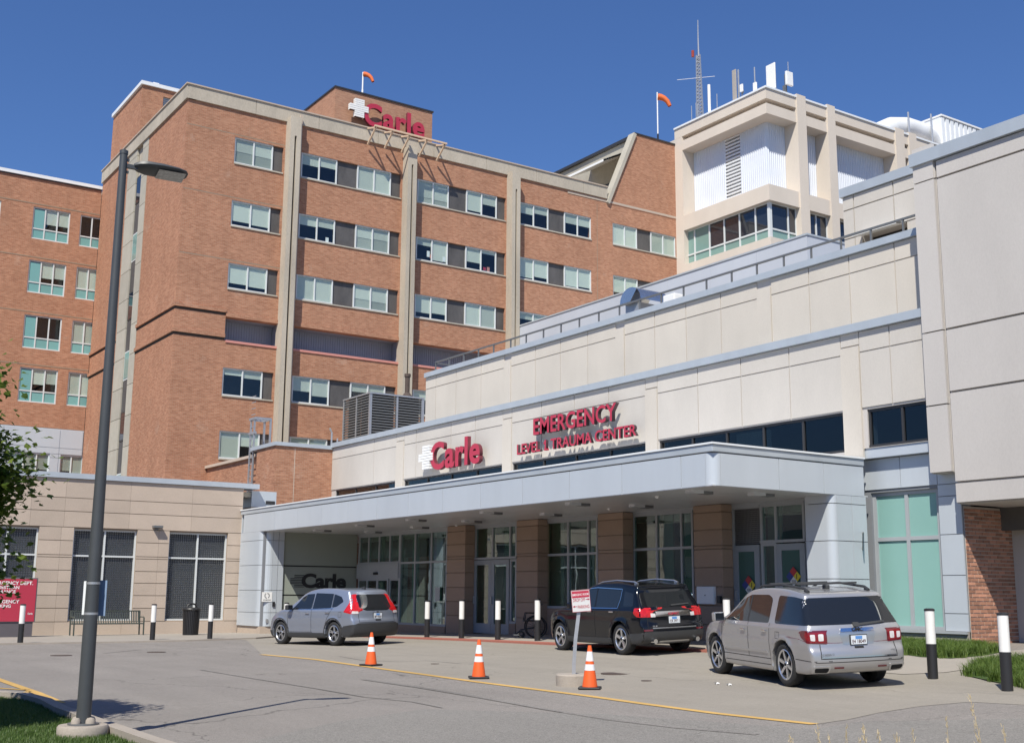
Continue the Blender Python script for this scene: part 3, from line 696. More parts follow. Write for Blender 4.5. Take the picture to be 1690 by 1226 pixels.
MB().pb('Y', YW, x_l, XK-.02, zw-.2, zw, -.4, .12).build('roof_edge', M['white_edge'], T3)
MB().pb('Y', YW, x_l, XK-.02, zw-.27, zw-.2, -.3, .04).build('roof_edge', M['frame_dark'], T3)
for z0, z1 in wr: bit('shadow_joint', M['stone_joint'], T3, 'Y', YW, x_l, XK-.03, z1+.16, z1+.22, -.01, .012)
MB().box(x_l, XK+5, YW+.75, YW+.8, -1, zw-.3).build('interior', mat('wing_interior', (.02,.024,.03), .9), T3)
MB().box(XK+5, XK+5.1, YW, YW+2.8, -1, zw-.3).build('interior', M['interior'], T3)
MB().box(x_l, XK, YW+.3, YW+12, zw-.6, zw-.4).build('roof', M['conc_old'], T3)
wbl = [[(.0,.75,.7),(0,0)], [(0,.75,.7),(1,1)], [(0,.0,.0),(1,1)], [(0,.7,.6),(1,1)]]
for r, (z0, z1) in enumerate(wr):
    h = z0+(z1-z0)*.33
    for (u, v, n, bb) in ((c0, c1, 3, (1,1,1)), (a0, a1, 3, wbl[r][0]), (b0, b1, 2, wbl[r][1])):
        w = window(T3, 'Y', YW, u, v, z0, z1, [u+(v-u)*(k+1)/n for k in range(n-1)], [h], blind=bb, fr=.07, rec=.05, lower='teal')
        if n == 3: MB().pb('Y', YW, u+.1, u+(v-u)/3-.05, h+.05, z1-.1, -.09, -.085).build('pane', M['teal'], w)
for (u, v, _, _), n in zip(w5, (3, 3)):
    window(T3, 'Y', YW, u, v, z5[0], z5[1], [u+(v-u)*(k+1)/n for k in range(n-1)], [], blind=(.9,.92,.85), fr=.07, rec=.05, bmat='blind_grey')

# ================================================================ low tan stone building, left front
YL_ = 45.6
T4 = thing('tan_stone_building', 'single storey tan stone building with tall dark lattice windows at left', 'building', (0,0,0))
X4l, X4r = hY(-260, 800, YL_)[0], hY(423, 799, YL_)[0]
zc = hY(422, 799, YL_)[1]
def z4(px, y): return hY(px, y, YL_)[1]
zcap0 = z4(422, 807)
wz0, wz1 = z4(300, 1023.5), z4(300, 878.5)
wd = [(aX(-38, YL_, 870), aX(65, YL_, 870), wz0, wz1), (aX(122, YL_, 871), aX(227, YL_, 874), wz0, wz1), (aX(279.5, YL_, 878), aX(376, YL_, 880), wz0, wz1)]
joints = [z4(222, y) for y in (826.5, 848, 868.5, 895, 918, 921.8, 942.4, 961.8, 982.3, 1003.2)]
X4e = 17.70
wall('wall', M['stone_joint'], T4, 'Y', YL_, X4l, X4e, -1, zcap0, wd, .35)
va = [X4l, aX(-120, YL_), aX(-38, YL_), aX(65, YL_), aX(122, YL_), aX(228, YL_), aX(279.5, YL_), aX(376, YL_), X4e]
top_rows = [zcap0-.001, *[z4(222, y) for y in (826.5, 848)], wz1+.05]
panels('stone_panel', M['stone'], T4, 'Y', YL_, [X4l, aX(-38, YL_), aX(70, YL_), aX(125, YL_), aX(230, YL_), aX(330, YL_), X4e], top_rows, [], th=.045, gap=.022, vgap=.006)
panels('stone_panel', M['stone'], T4, 'Y', YL_, va, [wz1+.05, *[z4(222, y) for y in (895, 918, 921.8, 942.4, 961.8, 982.3, 1003.2)], wz0-.02, -.6], [(h[0], h[1], h[2], h[3]+.3) for h in wd], th=.045, gap=.022, vgap=.006)
MB().pb('Y', YL_, X4l, X4r+.1, zcap0, zc, -1, .12).build('coping', M['coping'], T4)
MB().box(X4l, X4r, YL_+.4, YL_+2.0, zc-.5, zc-.3).build('roof', M['conc_old'], T4)
MB().box(X4l, X4e, YL_+1.2, YL_+1.3, -1, zc-.4).build('interior', M['interior'], T4)
M['backing'] = flat('pale_grey_backing', (.50,.505,.50), .8)
for (u, v, z0, z1) in wd:
    hz = z4(150, 917)
    w = window(T4, 'Y', YL_, u, v, z0, z1, [(u+v)/2], [hz], fr=.06, rec=.08, pane=None)
    b = MB(); st = .085
    n = int((v-u)/st)
    for i in range(1, n): b.pb('Y', YL_, u+i*st-.017, u+i*st+.017, z0+.06, z1-.06, -.19, -.175)
    n = int((z1-z0)/st)
    for i in range(1, n): b.pb('Y', YL_, u+.06, v-.06, z0+i*st-.014, z0+i*st+.014, -.174, -.165)
    o = b.build('lattice_screen', M['mesh'], T4); o['kind'] = 'stuff'
    MB().pb('Y', YL_, u, v, z0, z1, -.33, -.32).build('screen_backing', M['backing'], T4)
# wall lamp
u, z = hY(258, 869.5, YL_)
b = MB(); b.box(u-.18, u+.18, YL_-.28, YL_-.05, z-.04, z+.05); b.box(u-.06, u+.06, YL_-.1, YL_-.045, z-.12, z-.04)
o = b.build('wall_lamp', M['steel_dark'], None, bevel=.008); tag(o, 'small brown wall lamp between the two lattice windows of the tan building', 'lamp')
# stepped end piece with white scupper box
b = MB(); u0, z0 = hY(423, 812, YL_+.3); u1, z1 = hY(456, 824, YL_+.3)
b.box(X4r-.05, u1, YL_+.3, YL_+1.6, z1-.35, z0+.05)
b.build('stepped_coping', M['coping'], T4)
MB().box(X4r-.05, u1-.1, YL_+.34, YL_+1.6, -1, z1-.35).build('end_wall', M['stone'], T4)
MB().box(u1-.45, u1-.06, YL_+.28, YL_+.33, z1-.22, z1-.08).build('dark_opening', M['black'], T4)

# ================================================================ low brick block with ladder
XM = 22.6
Y0 = aY(550, XM, 737); zb = hX(550, 737, XM)[1]
XS = hY(456, 735, Y0)[0]
T5 = thing('low_brick_annex', 'two storey brick annex block with metal coping between tan building and emergency wing', 'building', (0,0,0))
ystep = aY(424, XS, 745)
wall('wall', M['brick'], T5, 'Y', Y0, XS, XM+.3, -1, zb-.14, [], .3)
wall('wall', M['brick'], T5, 'X', XS, Y0+.3, ystep, -1, zb-.141, [], .3)
wall('wall', M['brick'], T5, 'X', XS+.35, ystep, YM-.02, -1, zb-.35, [], .3)
b = MB(); b.box(XS-.08, XM-.1, Y0-.08, Y0+.4, zb-.14, zb+.02); b.box(XS-.08, XS+.4, Y0+.4, ystep+.6, zb-.14, zb+.02); b.build('coping', M['coping'], T5)
MB().box(XS+.22, XS+.8, ystep+.6, YM-.03, zb-.35, zb-.22).build('coping', M['stone'], T5)
MB().box(XS+.4, 38, Y0+.4, YM-.03, zb-.6, zb-.45).build('roof', M['conc_old'], T5)
MB().pb('Y', Y0, XS+.86, XS+.89, 2, zb-.2, -.01, .004).build('movement_joint', M['stone'], T5)
print('annex', XS, Y0, zb)

# ================================================================ emergency wing
E = thing('emergency_wing', 'long pale precast concrete emergency wing in two set back tiers with red lettering', 'building', (0,0,0))
z_cop = hX(1083, 621.5, XM)[1]; z_hj = hX(1064.6, 653.8, XM)[1]
z_head = hX(1394, 680.0, XM)[1]; z_sill = hX(1396, 746, XM)[1]
XB = XM          # face of the big right hand block, flush
YBl = aY(1521, XM, 400)     # left edge of the block
sill_r = hX(1440, 738, XM)[1]
print('E', z_cop, z_hj, z_head, z_sill, Y0, YBl, sill_r)
piers = [(655.5, 668.5, 730), (831, 846.5, 690), (1066, 1086.5, 650), (1389, 1421, 600)]
PR = [(aY(b_, XM, y), aY(a_, XM, y)) for a_, b_, y in piers]
wins = []
edges = [Y0-.1] + [v for p in PR for v in (p[1], p[0])]      # left to right, decreasing Y
strips = [(PR[0][1], Y0-.4), (PR[1][1], PR[0][0]), (PR[2][1], PR[1][0]), (PR[3][1], PR[2][0])]
yb1_ = aY(1432, XM+.25, 780); yw0, yw1 = aY(1546.5, XM, 690), aY(1432, XM, 700)
for a, q in strips: wins.append((a, q, z_sill, z_head))
wins.append((yw0, yw1, sill_r, z_head-.02))
wall('wall', M['block'], E, 'X', XM, 13, Y0, 3.6, z_cop, wins + [(12, yb1_+.25, 3, sill_r-.01)], .35)
vj = [620, 689, 746, 786, 895, 949, 1006, 1154, 1226, 1307, 1476]
ypos = [Y0] + [aY(p, XM, 690) for p in vj] + [v for p in PR for v in p] + [YBl]
ypos = sorted(set(ypos))
panels('wall_panel', M['emer'], E, 'X', XM, ypos, [z_head+.02, z_hj, z_cop-.003], [(p[0], p[1], 0, 99) for p in PR], th=.03, gap=.032)
for (a, q) in PR:
    MB().pb('X', XM, a+.02, q-.02, z_sill-.2, z_cop-.35, 0.001, .06).build('pier_panel', M['emer_pink'], E)
    MB().pb('X', XM, a+.02, q-.02, z_cop-.31, z_cop-.004, 0.001, .03).build('wall_panel', M['emer'], E)
MB().pb('X', XM, YBl-.0, Y0, z_cop, z_cop+.20, -.6, .13).build('coping', M['coping'], E)
# strip windows, dark
def strip(a, q, z0, z1, n):
    window(E, 'X', XM, a, q, z0, z1, [a+(q-a)*(k+1)/n for k in range(n-1)], [], fr=.06, rec=.04, pane='pane_dark', frame='frame_dark', blind=None)
for (a, q), n in zip(strips, (3, 4, 4, 5)): strip(a, q, z_sill, z_head, n)
strip(yw0, yw1, sill_r, z_head-.02, 2)
# one paler light in the widest strip
a, q = strips[3]; k = (q-a)/5
MB().pb('X', XM, a+2*k+.05, a+3*k-.05, z_sill+.06, z_head-.08, -.40, -.36).build('blind', M['blind_grey'], E)
MB().box(XM+1.6, XM+1.7, 13, Y0, 3, z_cop).build('interior', M['interior'], E)
MB().box(XM+.3, 30, 10, Y0, z_cop-.3, z_cop-.12).build('roof', M['conc_old'], E)
# second tier
X2t = 23.45
z2b = z_cop+.05; z2c = hX(1132.6, 500, X2t)[1]; z2j = hX(1275, 487, X2t)[1]
Y2l = aY(703.5, X2t, 640)
pr2 = [(845, 833, 600), (1032, 1017, 540), (1274, 1250, 480)]
PR2 = [(aY(a_, X2t, y), aY(b_, X2t, y)) for a_, b_, y in pr2]
wall('wall', M['block'], E, 'X', X2t, YBl, Y2l, z_cop-.4, z2c, [], .3)
vj2 = [722, 755, 796, 885, 926, 971, 1082, 1134, 1192, 1340, 1408, 1485]
yp2 = sorted([YBl, Y2l] + [aY(p, X2t, 560) for p in vj2] + [v for p in PR2 for v in p])
panels('wall_panel', M['emer_pink'], E, 'X', X2t, yp2, [z2b+.02, z2j, z2c-.003], [(p[0], p[1], 0, 99) for p in PR2], th=.03, gap=.032)
for (a, q) in PR2: MB().pb('X', X2t, a+.02, q-.02, z2b-.1, z2c-.25, .001, .06).build('pier_panel', M['emer_pink'], E)
MB().pb('X', X2t, YBl, Y2l, z2c, z2c+.18, -.6, .12).build('coping', M['coping'], E)
MB().box(X2t+.3, 42, YBl-3, Y2l, z2c-.3, z2c-.12).build('roof', M['conc_old'], E)
MB().box(X2t+.3, 34, Y2l-.3, Y2l, z_cop-.4, z2c).build('end_wall', M['emer'], E)
# third piece behind the tier roof, with awning opening
X3 = 28.0
Y3l = aY(1393.5, X3, 370); z3c = hX(1450, 308, X3)[1]; z3t = z3c
print('tier3', X3, Y3l, z3c, 'tier2', z2c, Y2l)
o0, o1 = aY(1500, X3, 385), aY(1425, X3, 395); oz1 = hX(1455, 379, X3)[1]; oz0 = oz1-1.5
wall('wall', M['block'], E, 'X', X3, 10, Y3l, z2c-.4, z3c, [(o0, o1, oz0, oz1)], .5)
z3j = hX(1477, 322.5, X3)[1]
panels('wall_panel', M['emer'], E, 'X', X3, [YBl-2, aY(1521, X3, 330), aY(1477, X3, 340), aY(1411, X3, 350), Y3l], [z2c-.3, oz1, z3j, z3c-.003], [(o0, o1, -9, oz1)], th=.05, gap=.04)
MB().pb('X', X3, 10, Y3l+.05, z3c, z3c+.28, -.6, .12).build('coping', M['coping'], E)
MB().box(X3+.3, 40, Y3l-.4, Y3l, z2c-.4, z3c).build('end_wall', M['emer'], E)
MB().box(X3+.3, 40, 10, Y3l-.4, z3c-.3, z3c-.1).build('roof', M['conc_old'], E)
b = MB()
b.poly([(X3-.06, o0, oz1), (X3-.06, o1, oz1), (X3-.55, o1, oz1-.10), (X3-.55, o0, oz1-.10)]); b.poly([(X3-.55, o0, oz1-.15), (X3-.55, o1, oz1-.15), (X3-.06, o1, oz1-.05), (X3-.06, o0, oz1-.05)])
b.quad((X3-.55, o0, oz1-.10), (X3-.55, o1, oz1-.10), (X3-.55, o1, oz1-.15), (X3-.55, o0, oz1-.15))
b.build('awning', M['white_edge'], E)
MB().box(X3+.45, X3+.5, o0, o1, oz0, oz1).build('dark_opening', M['frame_dark'], E)
b = MB()
for k in range(5): b.box(X3-.1+k*.1, X3-.06+k*.1, o0+.05, o1-.05, oz0+.1+k*.17, oz0+.14+k*.17)
b.build('louvre_blade', M['steel_dark'], E)

# big block at the right
z_bt = hX(1509, 262, XM)[1]; z_bb = hX(1580, 832, XM)[1]
YBg = aY(1562, XM, 470); z_pb = hX(1560, 781, XM)[1]
print('block', z_bt, z_bb, YBl, YBg, z_pb)
BK = thing('overhanging_precast_block', 'large plain grey precast block overhanging the brick wall at the right edge', 'building', (0,0,0))
XBk = XM-.12
yR = -14
wall('wall', M['block'], BK, 'X', XBk, YBg, YBl, z_pb, z_bt-.3, [], .12)
MB().box(XBk+.01, 40, yR, YBg-.02, z_bb, z_bt-.3).build('wall', M['block'], BK)
jz = [hX(1562, 547, XM)[1], hX(1576, 648.5, XM)[1]]
jb = [hX(1582, 797, XM)[1], jz[1], jz[0], hX(1556, 297, XM)[1]]
print('joints', jb)
panels('wall_panel', M['block'], BK, 'X', XBk, [yR, YBg-14, YBg-.03], [z_bb-.0, *jb, z_bt-.30], th=.07, gap=.05)
panels('pier_panel', M['block'], BK, 'X', XBk, [YBg, YBl-.02], [z_pb, jz[1]-.25, jz[0], jz[0]+4.4, z_bt-.72], th=.10, gap=.03)
MB().pb('X', XBk, YBg, YBl-.02, z_bt-.69, z_bt-.3, .001, .06).build('pier_panel', M['block'], BK)
MB().pb('X', XBk, yR, YBl+.02, z_bt-.30, z_bt, -.8, .16).build('coping', M['coping'], BK)
MB().box(XM, XM+1.2, YBg, YBl, z_pb, z_bt-.31).build('wall', M['block'], BK)

# ground floor bay right of the canopy: metal cladding and teal glass
XT = XM+.25
BY = thing('teal_glass_bay', 'silver clad ground floor bay with four teal glass panes right of the canopy', 'building', (0,0,0))
yb0 = aY(1592, XT, 900); yb1 = aY(1432, XT, 780)
gy0, gy1 = aY(1556, XT, 1040), aY(1440, XT, 1035)
gy1 = aY(1441, XT, 900); gy0 = aY(1552.5, XT, 900)
gzt = hX(1495, 809, XT)[1]; gzb = hX(1556, 1041, XT)[1]; ztb = sill_r-.03
zbase = float(gz(XT, 15))-.1
wall('wall', M['clad_dark'], BY, 'X', XT, yb0, yb1+.25, zbase, ztb, [(gy0, gy1, gzb, gzt)], .3)
zl = [gzb, hX(1570, 940, XT)[1], hX(1568, 882, XT)[1], hX(1570, 820, XT)[1], hX(1570,797,XT)[1], hX(1500, 741.5+10, XT)[1]]
zl = [gzb, *[hX(1572, y, XT)[1] for y in (1012, 949, 881.5, 818, 798)], hX(1500, 752, XT)[1]]
zl = sorted(set(zl))
panels('cladding_panel', M['clad'], BY, 'X', XT, [yb0, gy0-.03, aY(1487, XT, 780), yb1+.25], zl, [(gy0, gy1, gzb-1, gzt), (gy0-.03, yb1+.25, 0, gzt)], th=.03, gap=.016)
z6 = zl[-1]
MB().pb('X', XT, yb0, yb1+.3, z6+.01, z6+.28, -.3, .22).build('coping', M['clad'], BY)
MB().pb('X', XT, yb0, yb1+.3, z6+.28, ztb, -.3, .05).build('coping', M['coping'], BY)
hm = hX(1495, 888, XT)[1]
w = window(BY, 'X', XT, gy0, gy1, gzb, gzt, [aY(1496.5, XT, 900)], [hm], fr=.09, rec=.06, pane='teal_light', frame='frame_grey')
MB().pb('X', XT, yb0, yb1+.3, zbase, gzb-.0, -.28, .06).build('plinth', M['walk'], BY)
MB().pb('X', XT, yb0, yb1+.3, gzb-.05, gzb, .06, .12).build('sill', M['frame_grey'], BY)
# brick wall in the passage, bricks picked out one by one
BW = thing('brick_passage_wall', 'red brown brick wall with pale mortar in the shade of the overhang at right', 'wall', (0,0,0))
YQ = yb0-.01
xq0, xq1 = XT+.03, aX(1674, YQ, 950)
zq1 = z_bb-.02
print('brick wall', YQ, xq0, xq1, zq1, zbase)
MB().box(xq0, xq1, YQ, YQ+.009, zbase-.5, zq1).build('mortar_bed', M['mortar'], BW)
bh, bwid, g = .084, .245, .022
proto = MB().box(0, bwid-g, -.012, 0, 0, bh-g).mesh('brick', M['brick_r'])
half = MB().box(0, bwid/2-g, -.012, 0, 0, bh-g).mesh('brick_half', M['brick_r'])
rest = MB(); cnt = 0; r = 0; z = zbase+.15
cells = []
while z+bh < zq1:
    x = xq0 + (0 if r % 2 else -bwid/2)
    while x < xq1:
        a = max(x, xq0); e = min(x+bwid-g, xq1-.005)
        if e-a > .03: cells.append((a, e, z, abs(e-a-(bwid-g)) < 1e-4))
        x += bwid
    z += bh; r += 1
cells.sort(key=lambda q: (q[0]-xq0)*.5+abs(q[2]-1.8)*.4)
for k, (a, e, z, full) in enumerate(cells):
    if k < 290 and full:
        o = link('brick', proto, BW); o.location = (a, YQ-random.uniform(0, .004), z)
    else: rest.box(a, e, YQ-.012-random.uniform(0,.004), YQ, z, z+bh-g)
o = rest.build('brickwork', M['brick_r'], BW); o['kind'] = 'stuff'
MB().box(xq1, xq1+2.2, YQ-1.2, YQ+.3, zbase-.5, zq1).build('end_pier', M['emer'], BW)
b = MB(); u, z = hY(1665, 868, YQ)
b.box(u-.12, u+.16, YQ-.2, YQ-.015, z-.05, z+.08)
tag(b.build('wall_lamp', M['steel_dark'], None, bevel=.01), 'dark wall lamp high on the shaded brick passage wall', 'lamp')
E2 = MB().box(XBk+3.2, 40, yR, YBg-3.0, -.5, z_bb).build('rear_wall', M['emer'], BK)

# ================================================================ entrance canopy
XC, ZS, YC, YCL = 17.63, 3.825, 18.54, 45.2
X1, X2, YLp = 21.28, 21.68, 43.15
CN = thing('entrance_canopy', 'long flat canopy with silver metal fascia over the emergency entrance', 'canopy', (0,0,0))
zf1 = hX(1160, 746.8, XC)[1]; zf2 = hX(1165, 730.6, XC)[1]
print('canopy', ZS, zf1, zf2, 'left', aY(404, XC, 850))
# fascia core
b = MB(); b.box(XC+.1, XM-.13, YC+.1, YCL, ZS+.02, zf1); b.build('canopy_core', M['clad_dark'], CN)
ys_f = [YC, YC+1.0]; 
while ys_f[-1] < YCL-2: ys_f.append(ys_f[-1]+2.05)
ys_f[-1] = YCL
R_ = .22
for i in range(len(ys_f)-1):
    a, q = ys_f[i], ys_f[i+1]
    MB().pb('X', XC+.03, (a if i else YC+R_)+.008, q-.008, ZS, zf1-.02, 0.0, .03).build('fascia_panel', M['clad'], CN)
xs_f = [XC+R_, XC+2.0, XC+3.45, XM-.14]
for i in range(3):
    MB().pb('Y', YC+.03, xs_f[i]+.008, xs_f[i+1]-.008, ZS, zf1-.02, 0.0, .03).build('fascia_panel', M['clad'], CN)
def quarter(cx, cy, r, z0, z1, a0, a1, n=8):
    b = MB()
    P = [(cx+r*math.cos(a0+(a1-a0)*k/n), cy+r*math.sin(a0+(a1-a0)*k/n)) for k in range(n+1)]
    for k in range(n): b.quad((*P[k], z0), (*P[k+1], z0), (*P[k+1], z1), (*P[k], z1))
    for k in range(n): b.poly([(cx, cy, z0), (*P[k+1], z0), (*P[k], z0)]); b.poly([(cx, cy, z1), (*P[k], z1), (*P[k+1], z1)])
    return b
quarter(XC+R_, YC+R_, R_, ZS, zf1-.02, math.pi, 1.5*math.pi).build('corner_panel', M['clad'], CN, smooth=True)
# roof upstand
b = MB(); b.box(XC-.02, XM-.13, YC-.02, YCL+.3, zf1, zf2-.04); b.build('roof_upstand', M['coping'], CN, bevel=.02)
b = MB(); b.box(XC-.05, XM-.13, YC-.05, YCL+.33, zf2-.04, zf2); b.build('roof_edge', M['white_edge'], CN)
# soffit boards
x = XC+.01; k = 0
ysf = np.arange(YC+.03, YCL, 1.55)
for j in range(len(ysf)-1):
    for (xa, xb) in ((XC+.0, XC+1.63), (XC+1.63, X1), ):
        MB().box(xa+.006, xb-.006, ysf[j]+.006, ysf[j+1]-.006, ZS-.012, ZS+.02).build('soffit_panel', M['soffit'], CN)
MB().box(X1, XM, YC+.03, YCL, ZS-.005, ZS+.03).build('soffit_panel', M['soffit'], CN)
# left end wall (returns down to the ground) and right end pier
zgl = float(gz(XC, 43))
def clad_end(parent, xa, xb, ya, yb, zb_, zt_, joints, rad, side):
    c = MB(); c.box(xa+.08, xb, ya+.08, yb-.03, zb_, zt_); c.build('core', M['clad_dark'], parent)
    zz = [zb_+.0] + joints + [zt_]
    for i in range(len(zz)-1):
        z0, z1 = zz[i]+.008, zz[i+1]-.008
        mid = (xa+rad+xb)/2
        for a, q in ((xa+rad, mid), (mid, xb)): MB().pb('Y', ya+.03, a+.008, q-.008, z0, z1, 0, .03).build('cladding_panel', M['clad'], parent)
        MB().pb('X', xa+.03, ya+rad, yb, z0, z1, 0, .03).build('cladding_panel', M['clad'], parent)
        quarter(xa+rad, ya+rad, rad, z0, z1, math.pi, 1.5*math.pi).build('corner_panel', M['clad'], parent, smooth=True)
EW = thing('canopy_end_wall', 'silver clad wall with rounded corner carrying the left end of the canopy', 'wall', (0,0,0))
xp = aX(467, YLp, 960)
jl = [hY(440, y, YLp)[1] for y in (1010.5, 973.5, 932, 891)]
zeb = hY(440, 1033.5, YLp)[1]
print('endwall', xp, zeb, jl, zgl)
clad_end(EW, XC, xp, YLp, YCL+.25, zeb, ZS, jl, .42, 0)
MB().box(XC+.06, xp, YLp+.05, YCL+.3, zgl-.3, zeb).build('plinth', M['stone'], EW)
MB().box(XC+.05, XC+.6, YCL+.25, YCL+.55, zeb+.2, zf1).build('edge_strip', M['clad'], EW)
EP = thing('canopy_end_pier', 'silver clad pier with rounded corner carrying the right end of the canopy', 'pier', (0,0,0))
X1r = aX(1375, YC, 900)
zpr = float(gz(X1r, 19))
jr = [hX(1340, y, X1r)[1] for y in (1010, 955, 893, 832)]
yl_ = aY(1331, X1r, 900)
clad_end(EP, X1r, XM-.1, YC, yl_, zpr+.25, ZS, [j for j in jr if j > zpr+.4 and j < ZS-.1], .18, 0)
MB().box(X1r+.04, XM-.1, YC+.04, yl_-.04, zpr-.2, zpr+.25).build('plinth', M['stone'], EP)
print('endpier', X1r, yl_, X1r-X2)
# lettered glass wall at the left end, facing the drive
LG = thing('lettered_glass_wall', 'grey green frosted glass wall with dark lettering under the left end of the canopy', 'wall', (0,0,0))
x_a, x_b = xp+.02, X2
zj = [hY(500, y, YLp)[1] for y in (934, 982)]
M['frost'] = mat('frosted_glass', (.27, .295, .26), .25, n1=.06, s1=.4, spec=.5)
b = MB(); zz = [zgl+.1, zj[1]-.02, zj[1]+.03, zj[0]-.02, zj[0]+.03, ZS-.012]
for i in (0, 2, 4): MB().pb('Y', YLp+.1, x_a, x_b, zz[i], zz[i+1], -.05, 0).build('glass_panel', M['frost'], LG)
MB().pb('Y', YLp+.1, x_a, x_b, zgl-.1, ZS, -.12, -.06).build('backing', M['black'], LG)
MB().pb('Y', YLp+.1, x_a, x_b, zgl-.3, zgl+.1, -.1, .05).build('plinth', M['pillar'], LG)
# storefront glazing in the plane X2
SF = thing('storefront_glazing', 'green tinted storefront glazing with sliding and hinged doors behind the canopy piers', 'shopfront', (0,0,0))
zt_ = hX(735, 873.5, X2)[1]
zmid = hX(737, 926, X2)[1]; zg0 = hX(820, 1047.5, X2)[1]
def yy(p): return aY(p, X2, 950)
def lights(p, z0, z1, hor=(), **k):
    e = [yy(q) for q in p]; return window(SF, 'X', X2, min(e), max(e), z0, z1, sorted(e)[1:-1], list(hor), fr=.07, rec=0, pane='pane_green', frame='frame_grey', depth=.12, **k)
zbs = hX(683, 1031, X2)[1]
hd1 = hX(625, 954.5, X2)[1]; gl_ = float(gz(X2, 42))+.05
lights([590.5,606.5,624,641.8,658.4], zmid, zt_)
lights([658.4,683.6,710.5,736.9], zbs, zt_, [zmid])
MB().pb('X', X2, yy(737), yy(658.4), gl_-.3, zbs, -.12, .04).build('stall_riser', M['pillar'], SF)
# sliding door header and leaves
MB().pb('X', X2, yy(658.4), yy(590.5), hd1, zmid, -.12, .06).build('door_header', M['frame_grey'], SF)
MB().pb('X', X2, yy(626), yy(620), hd1+.15, hd1+.24, .06, .12).build('door_sensor', M['black'], SF)
for p0, p1, dd in ((590.5,606.5,-.02),(606.5,624,.04),(624,641.8,.04),(641.8,658.4,-.02)):
    a, q = yy(p1), yy(p0); f = MB()
    f.pb('X', X2, a, a+.07, gl_, hd1, dd-.05, dd); f.pb('X', X2, q-.07, q, gl_, hd1, dd-.05, dd)
    f.pb('X', X2, a+.07, q-.07, hd1-.08, hd1, dd-.05, dd); f.pb('X', X2, a+.07, q-.07, gl_, gl_+.25, dd-.05, dd); f.pb('X', X2, a+.07, q-.07, gl_+1.0, gl_+1.06, dd-.05, dd)
    d = f.build('sliding_door', M['frame_grey'], SF)
    MB().pb('X', X2, a+.07, q-.07, gl_+.25, hd1-.08, dd-.03, dd-.022).build('pane', M['pane_green'], d)
def door(a, q, z0, z1, mt='door_paint', pane='teal_door', d=.03):
    f = MB(); s = .16
    f.pb('X', X2, a, a+s, z0, z1, d-.05, d); f.pb('X', X2, q-s, q, z0, z1, d-.05, d); f.pb('X', X2, a+s, q-s, z1-s, z1, d-.05, d); f.pb('X', X2, a+s, q-s, z0, z0+.32, d-.05, d)
    o = f.build('door', M[mt], SF)
    MB().pb('X', X2, a+s, q-s, z0+.32, z1-s, d-.03, d-.022).build('pane', M[pane], o)
    MB().pb('X', X2, q-.09, q-.06, z0+.95, z0+1.2, d, d+.06).build('handle', M['steel'], o)
    return o
zdr = hX(815, 923.5, X2)[1]
lights([782.6,811.7,840.8,852], zdr+.02, zt_)
g1 = float(gz(X2, 33))+.05
door(yy(811.7), yy(783), g1, zdr, pane='pane_green'); door(yy(841), yy(812), g1, zdr, pane='pane_green')
lights([841.5,852], g1+.35, zdr)
MB().pb('X', X2, yy(852), yy(841.5), g1-.2, g1+.35, -.1, .03).build('stall_riser', M['pillar'], SF)
zb2 = hX(940, 1004, X2)[1]
lights([901,937,970.3,986.4], zb2, zt_, [hX(901, 915.8, X2)[1]]); MB().pb('X', X2, yy(987), yy(901), -.3, zb2, -.12, .04).build('stall_riser', M['pillar'], SF)
lights([1043.8,1084,1125,1145], zb2, zt_, [hX(1043.8, 907, X2)[1]]); MB().pb('X', X2, yy(1146), yy(1043), -.3, zb2, -.12, .04).build('stall_riser', M['pillar'], SF)
zd = hX(1256.7, 896.4, X2)[1]; g2 = float(gz(X2, 21))+.05
lights([1256.7,1282.4,1331], zd, zt_); 
ee = (yy(1256.7), yy(1210.5))
MB().pb('X', X2, *ee, zd-.04, zt_, -.12, -.10).build('grille_backing', M['black'], SF)
b = MB(); st = .05
for i in range(int((ee[1]-ee[0])/st)): b.pb('X', X2, ee[0]+i*st, ee[0]+i*st+.018, zd, zt_, -.05, -.03)
for i in range(int((zt_-zd)/st)): b.pb('X', X2, *ee, zd+i*st, zd+i*st+.018, -.03, -.02)
o = b.build('door_grille', M['steel_dark'], SF); o['kind'] = 'stuff'
b = MB(); b.pb('X', X2, *ee, zt_-.08, zt_, -.02, .02); b.pb('X', X2, ee[1]-.07, ee[1], g2, zt_, -.04, .025); b.build('door_frame', M['frame_grey'], SF)
dA = door(yy(1255), yy(1213), g2, zd-.03); dB = door(yy(1331), yy(1284), g2, zd-.03)
lights([1256.7,1282.4], g2+.3, zd)
MB().pb('X', X2, yy(1282.4), yy(1256.7), g2-.2, g2+.3, -.1, .03).build('stall_riser', M['pillar'], SF)
MB().box(X2+.02, X2+.1, yl_-.4, yy(1331)+.02, g2-.3, ZS).build('jamb', M['clad'], SF)
MB().pb('X', X2, 18.6, YLp, zt_, ZS, -.12, .02).build('head_trim', M['frame_grey'], SF)
# interior behind the glazing
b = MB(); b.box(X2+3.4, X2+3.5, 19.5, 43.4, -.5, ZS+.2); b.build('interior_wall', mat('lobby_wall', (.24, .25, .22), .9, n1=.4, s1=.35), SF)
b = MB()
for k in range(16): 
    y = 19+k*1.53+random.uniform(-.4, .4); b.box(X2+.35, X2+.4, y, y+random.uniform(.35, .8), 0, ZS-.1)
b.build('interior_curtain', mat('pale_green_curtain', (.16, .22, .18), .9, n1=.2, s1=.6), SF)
MB().box(X2+.15, XM+4, 20, 43.4, ZS, ZS+.1).build('interior_ceiling', M['interior'], SF)
